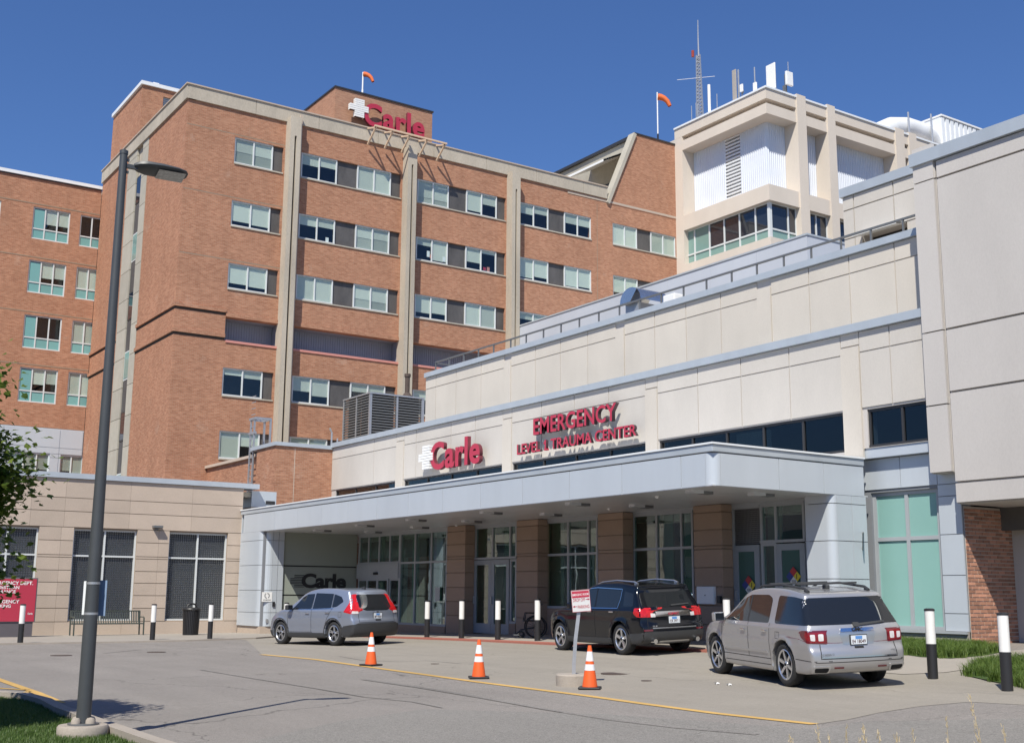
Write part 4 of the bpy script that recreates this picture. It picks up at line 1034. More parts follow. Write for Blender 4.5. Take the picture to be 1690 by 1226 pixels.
# stone piers
pp = [(737, 767), (852, 887), (987, 1028.6), (1146, 1193)]
zjp = [hX(990, y, X1)[1] for y in (859, 884.5, 908, 913, 940, 968.5, 996, 1024)]
for i, (p0, p1) in enumerate(pp):
    y1, y0 = aY(p0, X1, 950), aY(p1, X1, 950)
    t = thing('stone_pier', ['square brown stone pier beside the wide entrance glazing, leftmost of four',
        'square brown stone pier right of the hinged glass doors', 'square brown stone pier behind the black car',
        'square brown stone pier with white box, beside the diamond marked doors'][i], 'pier', (X1, y0, 0), 'stone piers under the canopy')
    t.location = (0,0,0)
    gg = float(gz(X1, y0))
    MB().box(X1+.03, X2+.1, y0+.03, y1-.03, gg-.3, ZS-.012).build('core', M['stone_joint'], t)
    zz = sorted([gg+.02, ZS-.013] + [z for z in zjp if z > gg+.3])
    for j in range(len(zz)-1):
        MB().box(X1, X2-.03, y0, y1, zz[j]+.011, zz[j+1]-.011).build('stone_block', M['pillar'], t, bevel=.006)
# ================================================================ pale concrete tower with white corrugated infill
XT2 = 51.6
YTc, ztt = hX(1263.5, 142, XT2)
print('tower', XT2, YTc, ztt)
TW = thing('concrete_plant_tower', 'cream concrete tower with white corrugated infill and antennas on its roof', 'building', (0,0,0))
def zt_at(y): return hX(1264, y, XT2)[1]
g1z, g0z, op1 = zt_at(162), zt_at(170), zt_at(187)
b1 = hX(1271, 302.5, XT2)[1]; wh1 = hX(1270, 329.5, XT2)[1]; wh0 = hX(1273, 390, XT2)[1]; wtr = hX(1273, 372, XT2)[1]
print('levels', ztt, g1z, g0z, op1, b1, wh1, wh0)
TD = 1.05
Yend = YM-.01; Xend = aX(1640, YTc, 300)
pw = .75
def tb(x0, x1, y0, y1, z0, z1, nm='band', mt='tower'): return MB().box(x0, x1, y0, y1, z0, z1).build(nm, M[mt], TW)
# horizontal bands wrap the corner: top band, groove, lower band, sill band, base
for nm, za, zb_, off in (('top_band', g1z, ztt-.12, 0), ('groove_band', g0z, g1z, .45), ('lintel_band', op1, g0z, 0), ('sill_band', wh1, b1, 0), ('base_band', 6, wh0, 0)):
    b = MB(); o = off; dd = TD+.3
    b.box(XT2+o, XT2+dd, YTc+o, Yend, za, zb_); b.box(XT2+dd, Xend, YTc+o, YTc+dd, za, zb_)
    b.build(nm, M['tower'], TW)
b = MB(); b.box(XT2-.08, XT2+1, YTc-.08, Yend, ztt-.12, ztt); b.box(XT2+1, Xend, YTc-.08, YTc+1, ztt-.12, ztt); b.build('roof_edge', M['white_edge'], TW)
tb(XT2+.5, Xend, YTc+.5, Yend+8, ztt-.8, ztt-.5, 'roof')
# end pier next to the brick block
tb(XT2-.003, XT2+TD, Yend-pw, Yend+.6, 6, g1z-.01, 'pier'); 
# piers on the right hand face
prx = [(1316, 1330.5), (1366, 1378.5), (1477, 1491), (1499, 1511)]
PX = [(aX(a, YTc, 240), aX(q, YTc, 240)) for a, q in prx]
for a, q in PX: tb(a, q, YTc-.10, YTc+TD, 6, ztt+.12, 'pier')
tb(PX[2][1]-.01, PX[3][0]+.01, YTc+.02, YTc+TD, 6, op1-2.0, 'infill_band'); tb(PX[2][1]-.01, PX[3][0]+.01, YTc+.1, YTc+TD, op1-.01, g0z, 'infill_band')
tb(PX[3][1]-.01, Xend, YTc+.02, YTc+TD, 6, op1, 'infill_band')
# corrugated sheets
def corr(name, pl, c, a0, a1, z0, z1, pitch=.17, d=.05):
    b = MB(); n = max(1, int((a1-a0)/pitch)); p = (a1-a0)/n
    def P(a, z, dd): return (c-dd, a, z) if pl == 'X' else (a, c-dd, z)
    for i in range(n):
        a = a0+i*p; K = [(a, 0), (a+.35*p, 0), (a+.5*p, d), (a+.85*p, d), (a+p, 0)]
        for k in range(4): b.quad(P(K[k][0], z0, K[k][1]), P(K[k+1][0], z0, K[k+1][1]), P(K[k+1][0], z1, K[k+1][1]), P(K[k][0], z1, K[k][1]))
    return b.build(name, M['corr'], TW)
lv0, lv1 = aY(1223, XT2+TD, 280), aY(1198.5, XT2+TD, 280)
xc, yc = XT2+TD, YTc+TD
corr('corrugated_sheet', 'X', xc, yc, lv0, b1-.3, op1+.3); corr('corrugated_sheet', 'X', xc, lv1, Yend-pw, b1-.3, op1+.3)
for (a, q) in ((xc, PX[0][0]), (PX[0][1], PX[1][0]), (PX[1][1], PX[2][0])): corr('corrugated_sheet', 'Y', yc, a, q, b1-.3, op1+.3)
z = b1; k = 0
MB().pb('X', xc, lv0, lv1, b1-.2, op1+.3, -.3, -.28).build('louvre_backing', M['black'], TW)
while z < op1:
    MB().pb('X', xc, lv0, lv1, z, z+.10, -.2, .05).build('louvre_blade', M['white_edge'], TW); z += .235
# window strip, dark upper lights over teal lights
WT = YTc+.35; xw = XT2+.35
def tw(pl, c, a, q, up, low, m_up):
    f = MB(); s = .10
    f.pb(pl, c, a, a+s/2, wh0, wh1, -.08, .02); f.pb(pl, c, q-s/2, q, wh0, wh1, -.08, .02); f.pb(pl, c, a+s/2, q-s/2, wtr-s/2, wtr+s/2, -.08, .018)
    f.pb(pl, c, a+s/2, q-s/2, wh1-s/2, wh1, -.08, .018); f.pb(pl, c, a+s/2, q-s/2, wh0, wh0+s/2, -.08, .018)
    w = f.build('window', M['frame'], TW)
    MB().pb(pl, c, a, q, wtr, wh1, -.06, -.04).build('pane', M[m_up], w); MB().pb(pl, c, a, q, wh0, wtr, -.06, -.04).build('pane', M['teal_grey'], w)
e = [aY(p, xw, 370) for p in (1130.5, 1146, 1170.5, 1195, 1220.5, 1247, 1272)]
for i in range(6): tw('X', xw, e[i+1] if i < 5 else YTc+.35, e[i], 0, 0, 'teal_grey' if i < 2 else 'sky_pane')
e = [XT2+.35, aX(1301, WT, 370), PX[0][0], PX[0][1], (PX[0][1]+PX[1][0])/2, PX[1][0], PX[1][1], PX[1][1]+1.2, PX[1][1]+2.4]
for i in (0, 1, 3, 4, 6, 7): tw('Y', WT, e[i], e[i+1], 0, 0, 'sky_pane')
tb(XT2+.25, XT2+.45, YTc+.25, YTc+.45, wh0, wh1, 'corner_post', 'frame')
tb(XT2+.6, XT2+.7, YTc+.6, Yend, wh0-.1, wh1+.1, 'interior', 'interior'); tb(XT2+.6, Xend, YTc+.6, YTc+.7, wh0-.1, wh1+.1, 'interior', 'interior')

# rooftop kit on the tower: things standing on the roof
def zon(x, y, c=XT2): return hX(x, y, c)
def mast(name, pts, label, cat, mt='white', r=.07, grp=None):
    o = MB().tube(pts, r, 8).build(name, M[mt]); return tag(o, label, cat, grp)
XA = XT2+.5
def av(px, y0, y1, c=XA): (ya, za), (yb2, zb_) = hX(px, y0, c), hX(px, y1, c); return ya, min(za, ztt), zb_
y, z0, z1 = av(1171, 185, 140); 
mast('whip_antenna', [(XA, y, z0-.5), (XA, y, z1)], 'tall plain white whip antenna just right of the lattice mast', 'antenna', 'white', .10)
# lattice mast
y0_, z0, z1 = av(1157, 190, 92); _, _, zm_ = av(1152, 190, 33)
lm = thing('lattice_mast', 'tall thin steel lattice radio mast on the tower roof', 'mast', (XA+1.5, y0_, ztt-.6))
lm.location = (0,0,0); R3 = .30; xm_ = XA+.6
top = hX(1152.5, 92, xm_)[1]; tip = hX(1151, 34, xm_)[1]; y0_ = hX(1157, 190, xm_)[0]; yt_ = hX(1153, 92, xm_)[0]
b = MB(); n = 22
for k in range(3):
    t = 2.09*k+.4
    for i in range(n):
        s0, s1 = 1-.5*i/n, 1-.5*(i+1)/n; z_0, z_1 = ztt-.6+(top-ztt+.6)*i/n, ztt-.6+(top-ztt+.6)*(i+1)/n
        c0, c1 = y0_+(yt_-y0_)*i/n, y0_+(yt_-y0_)*(i+1)/n
        P = lambda kk, s, cc, z: (xm_+R3*s*math.cos(2.09*kk+.4), cc+R3*s*math.sin(2.09*kk+.4), z)
        b.bar(P(k, s0, c0, z_0), P(k, s1, c1, z_1), .035); b.bar(P(k, s0, c0, z_0), P(k+1, s1, c1, z_1), .018); b.bar(P(k, s0, c0, z_0), P(k+1, s0, c0, z_0), .018)
b.build('lattice', M['steel'], lm)
MB().tube([(xm_, yt_, top-.5), (xm_, yt_+.02, (top+tip)/2), (xm_, yt_, tip)], [.07,.045,.03], 6).build('top_rod', M['steel'], lm)
MB().tube([(xm_-.3, yt_+.25, top-.1), (xm_-.3, yt_+.25, top+.35)], .10, 8).build('beacon', flat('red_beacon', (.30,.05,.03), .4), lm)
MB().bar((xm_+.6, y0_-.8, ztt+3.4), (xm_-1.1, y0_+1.1, ztt+3.4), .012).build('cross_arm', M['steel'], lm)
for px, yt in ((1141.5, 175), (1149, 170), (1151.5, 173), (1184, 155)):
    y, z0, z1 = av(px, 190, yt); mast('rod_antenna', [(XA, y, ztt-.5), (XA, y, z1)], {1141.5:'short rod antenna on the roof, farthest left of the lattice mast',1149:'thin rod antenna close to the left side of the lattice mast',1151.5:'short thin rod antenna touching the foot of the lattice mast',1184:'faint thin antenna midway between lattice mast and grey panel antenna'}[px], 'antenna', 'steel', .03)
# panel antenna (grey, tall) with side radios
def pan(px0, px1, yt, c, dep=.28): a, q = aY(px1, c, 150), aY(px0, c, 150); return a, q, hX((px0+px1)/2, yt, c)[1]
c = XT2+.35
a, q, zt_ = pan(1209.5, 1215.5, 115.5, c); t = thing('panel_antenna', 'tall narrow grey panel antenna on the left roof edge of the tower', 'antenna', (0,0,0))
MB().box(c-.05, c+.04, a, q, ztt-.3, zt_).build('panel', mat('grey_beige_panel', (.36,.33,.30), .6, n1=.05), t, bevel=.02)
y = aY(1218.7, c+.3, 130); zt2 = hX(1218.7, 115.5, c+.3)[1]
MB().tube([(c+.3, y, ztt-.3), (c+.3, y, zt2)], .06, 8).build('pole', M['steel'], t)
a, q, zt_ = pan(1222.5, 1227, 140, c)
t = thing('radio_unit', 'small white radio box on a stub pole beside the grey panel antenna', 'antenna', (0,0,0))
MB().box(c-.1, c+.0, a, q, hX(1224, 152.5, c)[1], zt_).build('radio_box', M['white'], t, bevel=.02); MB().tube([(c+.3, (a+q)/2+.3, ztt-.3), (c+.3, (a+q)/2+.3, zt_-.1)], .05, 8).build('pole', M['steel'], t)
MB().bar((c+.3, (a+q)/2+.3, zt_-.4), (c+.1, (a+q)/2, zt_-.4), .05).build('bracket', M['steel_dark'], t)
y, z0, z1 = av(1246, 142, 111, c); t = thing('dipole_antenna', 'thin grey rod antenna with a small box at its foot, left of white panel', 'antenna', (0,0,0))
MB().tube([(c, y, ztt-.5), (c, y, z1)], .045, 8).build('rod', M['steel'], t); MB().box(c-.06, c+.06, y-.12, y+.12, ztt+.05, ztt+.75).build('foot_box', M['white'], t)
y0, y1, zt_ = pan(1265, 1280, 105.5, XT2+.9); t = thing('panel_antenna', 'large flat white panel antenna standing on the roof corner', 'antenna', (0,0,0))
MB().box(XT2+.9, XT2+.98, y0, y1, ztt+.12, zt_).build('panel', M['white'], t, bevel=.03); MB().tube([(XT2+1.3, (y0+y1)/2, ztt-.5), (XT2+1.3, (y0+y1)/2, zt_-.5)], .07, 8).build('pole', M['steel'], t)
# white box antenna on a pole, right face
yR_ = YTc+.9; x0, x1 = aX(1295, yR_, 130), aX(1307.5, yR_, 130); zt_, zb_ = hY(1301, 119, yR_)[1], hY(1301, 141, yR_)[1]
t = thing('panel_antenna', 'squarish white antenna box on a dark stub pole, rightmost on the roof', 'antenna', (0,0,0))
MB().box(x0+.12, x1, yR_-.08, yR_+.08, zb_, zt_).build('panel', M['white'], t, bevel=.03)
b = MB(); xm = (x0+x1)/2; b.tube([(xm, yR_+.25, ztt-.6), (xm, yR_+.25, zt_-.1)], .08, 8); b.box(xm-.25, xm-.13, yR_+.1, yR_+.3, ztt-.3, zb_); b.build('pole', M['steel_dark'], t)
MB().tube([(xm, yR_, zt_), (xm, yR_, hY(1301, 103, yR_)[1])], .03, 6).build('rod', M['steel'], t)
# big white duct and plant housing on the tower roof
DU = thing('roof_duct', 'fat white insulated air duct bending over the tower roof', 'duct', (0,0,0))
yd = YTc+4
D_ = lambda x, y: (aX(x, yd, y), yd, hY(x, y, yd)[1])
pts = [D_(*p) for p in ((1447,232),(1452,220),(1470,212),(1495,212),(1520,220),(1533,230),(1540,238))]
r_ = (hY(1490,196,yd)[1]-hY(1490,229,yd)[1])/2
o = MB().tube(pts, [r_]*7, 20).build('duct_bend', mat('white_insulation', (.66,.67,.68), .5, n1=.12, s1=.8, n2=.05, s2=8, bump=.3), DU, smooth=True)
for px, yt, yb2 in ((1482, 192, 216), (1519.5, 195, 230)):
    x, _, z1 = D_(px, yt); MB().tube([(x, yd-r_-.1, ztt-.5), (x, yd-r_-.1, z1)], .07, 8).build('prop', M['steel'], DU)
PH = thing('plant_housing', 'white ribbed rooftop plant housing beside the duct', 'roof plant', (0,0,0))
a, za = hY(1536, 197, yd); q, zq = hY(1612, 224, yd)
xx = a; k = 0
MB().box(a, q, yd-.8, yd+5, ztt-.5, za-.05).build('casing', M['white_edge'], PH)
while xx < q-.1:
    x2 = min(xx+.55, q); MB().box(xx+.02, x2-.18, yd-.92, yd-.8, ztt-.5, za-.12).build('rib_panel', M['white_edge'], PH); xx = x2
MB().box(a-.05, q+.05, yd-.98, yd+5, za-.05, za+.08).build('cap', M['white'], PH)

# ================================================================ plain blue grey rooftop enclosure
XBL = 38.6
ybl, zbl = hX(1331.5, 385, XBL)
RB = thing('rooftop_enclosure', 'long plain pale blue sheet metal enclosure behind the roof railing', 'roof plant', (0,0,0))
print('blue', ybl, zbl)
yy0 = ybl; k = 0
while yy0 < YM-.1:
    y2 = min(yy0+3.05, YM-.05); MB().pb('X', XBL, yy0+.006, y2-.006, z2c-.3, zbl-.08, -.1, 0).build('sheet_panel', M['blockblue'], RB); yy0 = y2
xx = XBL+.1
while xx < XBL+9:
    MB().pb('Y', ybl, xx+.006, xx+3.0-.006, z2c-.3, zbl-.08, -.1, 0).build('sheet_panel', M['blockblue'], RB); xx += 3
MB().box(XBL-.04, XBL+9.2, ybl-.04, YM-.05, zbl-.08, zbl).build('cap', M['coping'], RB)

# ================================================================ roof railing of the second tier
RL = thing('roof_railing', 'thin grey metal guard rail along the upper roof edge of the emergency wing', 'railing', (0,0,0))
xr = X2t+.55
zr = hX(1228.5*0+ (690+735/4.122), 520+152/4.122, xr)[1]
base = z2c+.18
pr_px = [720, 742, 766, 790, 815, 843, 868.5, 897, 926, 956, 988, 1022, 1056, 1091, 1128, 1166, 1208, 1250, 1295, 1341, 1391, 1441.5, 1496]
zr = hX(1295, 423, xr)[1]
ys_r = [aY(p, xr, 560 if p < 900 else 470) for p in pr_px]
for y in ys_r: MB().box(xr-.022, xr+.022, y-.022, y+.022, base-.1, zr).build('post', M['steel_dark'], RL)
MB().box(xr-.03, xr+.03, YBl, ys_r[0]+.03, zr, zr+.05).build('top_rail', M['steel_dark'], RL)
MB().box(xr, xr+3, ys_r[0]-.02, ys_r[0]+.02, zr-.03, zr+.02).build('top_rail', M['steel_dark'], RL)

# exhaust hood, speaker box and small unit on that roof
xh = X2t+2.2
y, z = hX(1053, 518, xh); y1_, zt1 = hX(1053, 480, xh)
EH = thing('exhaust_hood', 'shiny galvanised half round exhaust hood standing on the roof behind the railing', 'vent', (0,0,0))
wv = abs(aY(1037, xh, 500)-aY(1070, xh, 500)); cy = aY(1053, xh, 500); zc_ = hX(1053, 500, xh)[1]
b = MB(); n = 14; R_o = wv*.52
prof = [(cy-R_o*math.cos(math.pi*k/n), zc_+R_o*.9*math.sin(math.pi*k/n)) for k in range(n+1)]
for k in range(n):
    (ya, za), (yb2, zb_) = prof[k], prof[k+1]; b.quad((xh-.35, ya, za), (xh-.35, yb2, zb_), (xh+.9, yb2, zb_), (xh+.9, ya, za))
    b.poly([(xh-.35, cy, zc_), (xh-.35, yb2, zb_), (xh-.35, ya, za)]) if k > 3 else None
b.build('hood', flat('bright_galvanised', (.6, .62, .64), .22, .9), EH)
MB().box(xh-.1, xh+.8, cy-R_o*.25, cy+R_o, base-.3, zc_).build('duct_stub', M['steel'], EH)
c = xh; ya, za = hX(1100, 490, c)
t = tag(MB().box(c, c+.5, aY(1113, c, 492), aY(1094, c, 492), hX(1100, 501, c)[1], hX(1100, 486.5, c)[1]).build('floodlight', M['white'], None, bevel=.04), 'white floodlight housing on the roof right of the exhaust hood', 'lamp')
t2 = tag(MB().box(c, c+.35, aY(1148, c, 486), aY(1131, c, 489), hX(1140, 493, c)[1]-.1, hX(1140, 487, c)[1]).build('roof_unit', M['white_edge'], None, bevel=.03), 'small white unit on the roof, right of the floodlight', 'roof unit')

# ================================================================ louvred plant box on the first roof
LX = XM+1.0
y0l, y1l = Y2l+.1, aY(611, LX, 700)
LB = thing('louvred_plant_box', 'grey louvred plant enclosure on the first roof beside the brick hospital wall', 'roof plant', (0,0,0))
ycn = hX(611, 647, LX); xcn = hY(568, 660, ycn[0])
zlt = hX(611, 646.5, LX)[1]
print('louvre box', ycn, xcn, zlt)
# corner faces: one face along X (towards us, left part), one along Y
Ycb = 51.5; xc0, zlt = hY(611, 646.5, Ycb); xl0 = aX(567.5, Ycb, 690)
# box: front corner at (xcor, ycor); left face runs back along +Y, right face runs along +X
yco = 50.8; xco, zlt = hY(611, 646.5, yco); ylf = aY(565.5, xco, 690); xrt = aX(700, yco, 680)
def louvre(pl, c, a0, a1, z0, z1, n):
    MB().pb(pl, c, a0, a1, z0, z1, -.3, -.28).build('louvre_backing', M['black'], LB)
    for k in range(n):
        h = (z1-z0)/n; b = MB()
        b.pb(pl, c, a0, a1, z0+k*h, z0+k*h+h*.5, -.12, -.02); b.build('louvre_blade', M['steel_dark'], LB)
base_l = zb-.3
for a, q in ((yco+.12, (yco+ylf)/2-.04), ((yco+ylf)/2+.04, ylf-.1)): louvre('X', xco, a, q, base_l, zlt-.08, 26)
for a, q in ((xco+.12, (xco+xrt)/2-.05), ((xco+xrt)/2+.05, xrt-.15)): louvre('Y', yco, a, q, base_l, zlt-.08, 26)
for (x0, x1, y0, y1) in ((xco, xco+.12, yco, yco+.12), (xco, xco+.1, (yco+ylf)/2-.04, (yco+ylf)/2+.04), (xco, xco+.1, ylf-.1, ylf), ((xco+xrt)/2-.05, (xco+xrt)/2+.05, yco, yco+.1), (xrt-.15, xrt, yco, yco+.12)):
    MB().box(x0, x1, y0, y1, base_l, zlt-.08).build('post', M['steel'], LB)
MB().box(xco-.02, xrt, yco-.02, ylf, zlt-.08, zlt).build('cap', M['steel'], LB)
# vent pipe above the box and small hooks on the annex roof
x, z = hY(672, 648, yco+.8)
t = MB().lathe((x, yco+.8, z-.8), [(.28,0),(.28,.6),(.12,.8),(.12,1.6),(.16,1.6),(.16,1.75)], 12).build('vent_pipe', M['iron']); tag(t, 'rusty vent pipe rising behind the louvred plant box', 'vent')
x, z = hY(547, 733, Y0+3)
b = MB(); b.tube([(x, Y0+3, zb-.5), (x, Y0+3, z+.55), (x-.12, Y0+3, z+.75)], .045, 8); b.tube([(x+.3, Y0+3, zb-.5), (x+.3, Y0+3, z+.3)], .04, 8)
tag(b.build('pipe_stub', M['steel']), 'bent grey pipe stubs on the annex roof left of the louvred box', 'pipe')

# caged ladder on the annex wall
LD = thing('caged_ladder', 'steel access ladder with open cage top on the brick annex wall', 'ladder', (0,0,0))
xl = XS+.05; yl = ystep+.55; za_ = zb+1.35; yw_ = .42
for dy in (0, yw_): MB().bar((xl, yl+dy, 5.4), (xl, yl+dy, za_), .035).build('stile', M['steel'], LD)
for k in range(18): MB().bar((xl, yl, 5.5+k*.28), (xl, yl+yw_, 5.5+k*.28), .015).build('rung', M['steel'], LD)
for dy in (-.15, yw_+.15): MB().bar((xl+.7, yl+dy, zb), (xl+.7, yl+dy, za_), .04).build('cage_post', M['steel'], LD); MB().bar((xl, yl+dy, za_), (xl+.7, yl+dy, za_), .05).build('cage_hoop', M['steel'], LD)
for zz in (za_, zb+.7): MB().bar((xl, yl-.15, zz), (xl, yl+yw_+.15, zz), .05).build('cage_hoop', M['steel'], LD)
MB().bar((xl+.7, yl-.15, za_), (xl+.7, yl+yw_+.15, za_), .05).build('cage_hoop', M['steel'], LD)

# ================================================================ timber outrigger frame over the parapet, under the roof sign
TF = thing('timber_outrigger', 'raw timber bracket frame fixed over the parapet in front of the roof sign', 'scaffold', (0,0,0))
M['timber'] = mat('raw_timber', (.60, .44, .31), .7, n1=.1, s1=2)
dpx = [(621,209,610,229), (649,216,640,236), (677,223,668,243), (706,230,697,249.5), (735,238,726,257.5)]
OUT = 1.15
Ts = []
for (xt, yt, xb, yb2) in dpx:
    X_, Zt = hY(xt, yt, YM-OUT); Xb, Zb = hY(xb, yb2, YM-.12)
    Ts.append((X_, Zt)); xm_ = X_
    MB().bar((X_, YM-OUT, Zt), (X_, YM-.17, ztop-1.05), .042).build('brace', M['timber'], TF)
    MB().bar((X_, YM-OUT, Zt-.05), (X_, YM+.6, ztop+.10), .042).build('joist', M['timber'], TF)
pass
MB().bar((Ts[0][0]-.1, YM-OUT, Ts[0][1]+.03), (Ts[-1][0]+.1, YM-OUT, Ts[-1][1]+.03), .048).build('ledger', M['timber'], TF)

# ================================================================ lettering
def text_mesh(s, size=1, ext=.0, bold=0., font=None, spacing=1., align='LEFT'):
    cu = bpy.data.curves.new('lettering', 'FONT'); cu.body = s; cu.size = size; cu.extrude = ext/2; cu.offset = bold; cu.space_character = spacing
    cu.align_x = align; cu.resolution_u = 4
    o = bpy.data.objects.new('lettering', cu); COL.objects.link(o)
    dg = bpy.context.evaluated_depsgraph_get(); me = bpy.data.meshes.new_from_object(o.evaluated_get(dg))
    bpy.data.objects.remove(o); bpy.data.curves.remove(cu)
    return me
def face_matrix(pl, c, a0, z0, d=0., sx=1, sz=1):
    """text x axis runs to the viewer's right: +X on Y planes, -Y on X planes"""
    if pl == 'Y': return Matrix(((sx,0,0,a0),(0,0,-1,c-d),(0,sz,0,z0),(0,0,0,1)))
    return Matrix(((0,0,-1,c-d),(-sx,0,0,a0),(0,sz,0,z0),(0,0,0,1)))
def bounds(me):
    v = np.empty(len(me.vertices)*3); me.vertices.foreach_get('co', v); v = v.reshape(-1,3); return v.min(0), v.max(0)
def sign_letters(root, s, pl, c, a_left, a_right, z0, z1, d0, d1, face, side, bold=.02, name='letter', spacing=1.0, capref='E'):
    """letters as separate solid parts filling the box a_left..a_right, z0..z1 (cap height)"""
    full = text_mesh(s, 1, .1, bold, spacing=spacing); mn, mx = bounds(full)
    cap = bounds(text_mesh(capref, 1, .1, bold))[1][1]; low = bounds(text_mesh(capref, 1, .1, bold))[0][1]
    W = abs(a_right-a_left); sx = W/(mx[0]-mn[0]); sz = (z1-z0)/(cap-low)
    for i, ch in enumerate(s):
        if ch == ' ': continue
        pre = text_mesh(s[:i+1], 1, .1, bold, spacing=spacing); only = text_mesh(ch, 1, .1, bold)
        off = bounds(pre)[1][0]-bounds(only)[1][0]
        me = only
        me.transform(Matrix.Translation((off-mn[0], -low, 0)))
        me.transform(Matrix.Diagonal((sx, sz, (d1-d0)/.1, 1)))
        me.transform(face_matrix(pl, c, a_left, z0, (d0+d1)/2))
        me.materials.clear(); me.materials.append(M[face]); me.materials.append(M[side])
        ax = 0 if pl == 'X' else 1
        me.update()
        for p in me.polygons: p.material_index = 0 if p.normal[ax] < -.9 else 1
        o_ = link(name, me, root)
        if ch == '1' and pl == 'X':
            mn_, mx_ = bounds(me); w_ = mx_[1]-mn_[1]; fx = (mn_[0]+mx_[0])/2
            MB().bar((mn_[0]+.052, mx_[1]-w_*.1, mx_[2]-.04), (mn_[0]+.052, mx_[1]+w_*.75, mx_[2]-.13), .03, r2=.05, up=(1,0,0)).build('numeral_flag', M[face], root)
            MB().box(mn_[0]+.002, mx_[0], mn_[1]-w_*.5, mx_[1]+w_*.5, mn_[2], mn_[2]+.055).build('numeral_foot', M[face], root)
def logo_cross(root, pl, c, a0, a1, z0, z1, d0, d1, face='white', side='sign_side', n=9, gapf=.17, cut=None):
    """cross made of horizontal bars; a0 = viewer's left"""
    s = 1 if a1 > a0 else -1; W = abs(a1-a0); H = z1-z0; h = H/n
    for k in range(n):
        arm = 2 < k+.5 < n-2.5 if n == 9 else n*.3 < k+.5 < n*.7
        arm = k in (3,4,5) if n == 9 else arm
        u0, u1 = (0, W) if arm else (W*.27, W*.77)
        p, q = sorted((a0+s*u0, a0+s*u1))
        MB().pb(pl, c, p, q, z0+k*h+h*gapf/2, z0+(k+1)*h-h*gapf/2, d0, d1).build('cross_bar', M[face], root)
    # dark backing a little behind the bars
    for (u0, u1, w0, w1) in ((W*.29, W*.75, 0, H), (.02*W, W*.98, 3*h, 6*h) if n == 9 else (.02*W, W*.98, H*.3, H*.7)):
        p, q = sorted((a0+s*u0, a0+s*u1)); MB().pb(pl, c, p, q, z0+w0+.01, z0+w1-.01, d0-.001 if u0 > .1*W else d0-.003, d1-.05).build('cross_backing', M[side], root)
# emergency wall signs on the plane XM
def box_on(pl, c, x0, y0, x1, y1):
    f = hX if pl == 'X' else hY
    return f(x0, y0, c), f(x1, y1, c)
SG = thing('emergency_sign', 'red raised letters reading EMERGENCY on the pale wall above the canopy', 'sign', (0,0,0))
cS = XM-.06; dS = (.15, .28)
(aL, zA) = hX(879, 718, cS-.3); (aR, _) = hX(1016, 690, cS-.3); zB = hX(879, 691.5, cS-.3)[1]
sign_letters(SG, 'EMERGENCY', 'X', cS, aL, aR, zA, zB, *dS, 'red', 'sign_side', bold=.018, spacing=1.02)
SG2 = thing('trauma_center_sign', 'red raised letters reading LEVEL 1 TRAUMA CENTER below the EMERGENCY lettering', 'sign', (0,0,0))
(aL, zA) = hX(853, 750.5, cS-.3); (aR, _) = hX(1050, 718, cS-.3); zB = hX(853, 733.8, cS-.3)[1]
sign_letters(SG2, 'LEVEL 1 TRAUMA CENTER', 'X', cS, aL, aR, zA, zB, .2, .30, 'red', 'sign_side', bold=.018, spacing=1.02)

SG3 = thing('wall_logo_sign', 'red name lettering with white striped cross on the pale wall left of EMERGENCY', 'sign', (0,0,0))
(aL, zA) = hX(711, 778, cS-.3); (aR, _) = hX(793, 764, cS-.3); zB = hX(711, 731.5, cS-.3)[1]
sign_letters(SG3, 'Carle', 'X', cS, aL, aR, zA+.02, zB, .2, .34, 'red', 'sign_red_side', bold=.028, spacing=1.06, capref='C')
(cL, cz0), (cR, _) = hX(693, 776, cS-.3), hX(715.5, 770, cS-.3)
logo_cross(SG3, 'X', cS, cL, cR, cz0, hX(693, 737.5, cS-.3)[1], .2, .37)
# roof sign on the penthouse
SG4 = thing('roof_logo_sign', 'large red name lettering with white striped cross on the rooftop penthouse', 'sign', (0,0,0))
cP = YP-.02
(xL, zA) = hY(600, 204, cP-.35); (xR, _) = hY(699, 220, cP-.35); zB = hY(600, 168.5, cP-.35)[1]
xL = aX(599, cP-.35, 190)
sign_letters(SG4, 'Carle', 'Y', cP, xL, xR, zA-.12, zB, .3, .5, 'red', 'sign_red_side', bold=.028, spacing=1.06, capref='C')
x0, zc0 = hY(575, 190, cP-.35); x1 = aX(606, cP-.35, 180)
zt9 = hY(590, 165, cP-.35)[1]; zb9 = hY(590, 195, cP-.35)[1]
logo_cross(SG4, 'Y', cP, x0, x1, zb9, zt9, .3, .55)
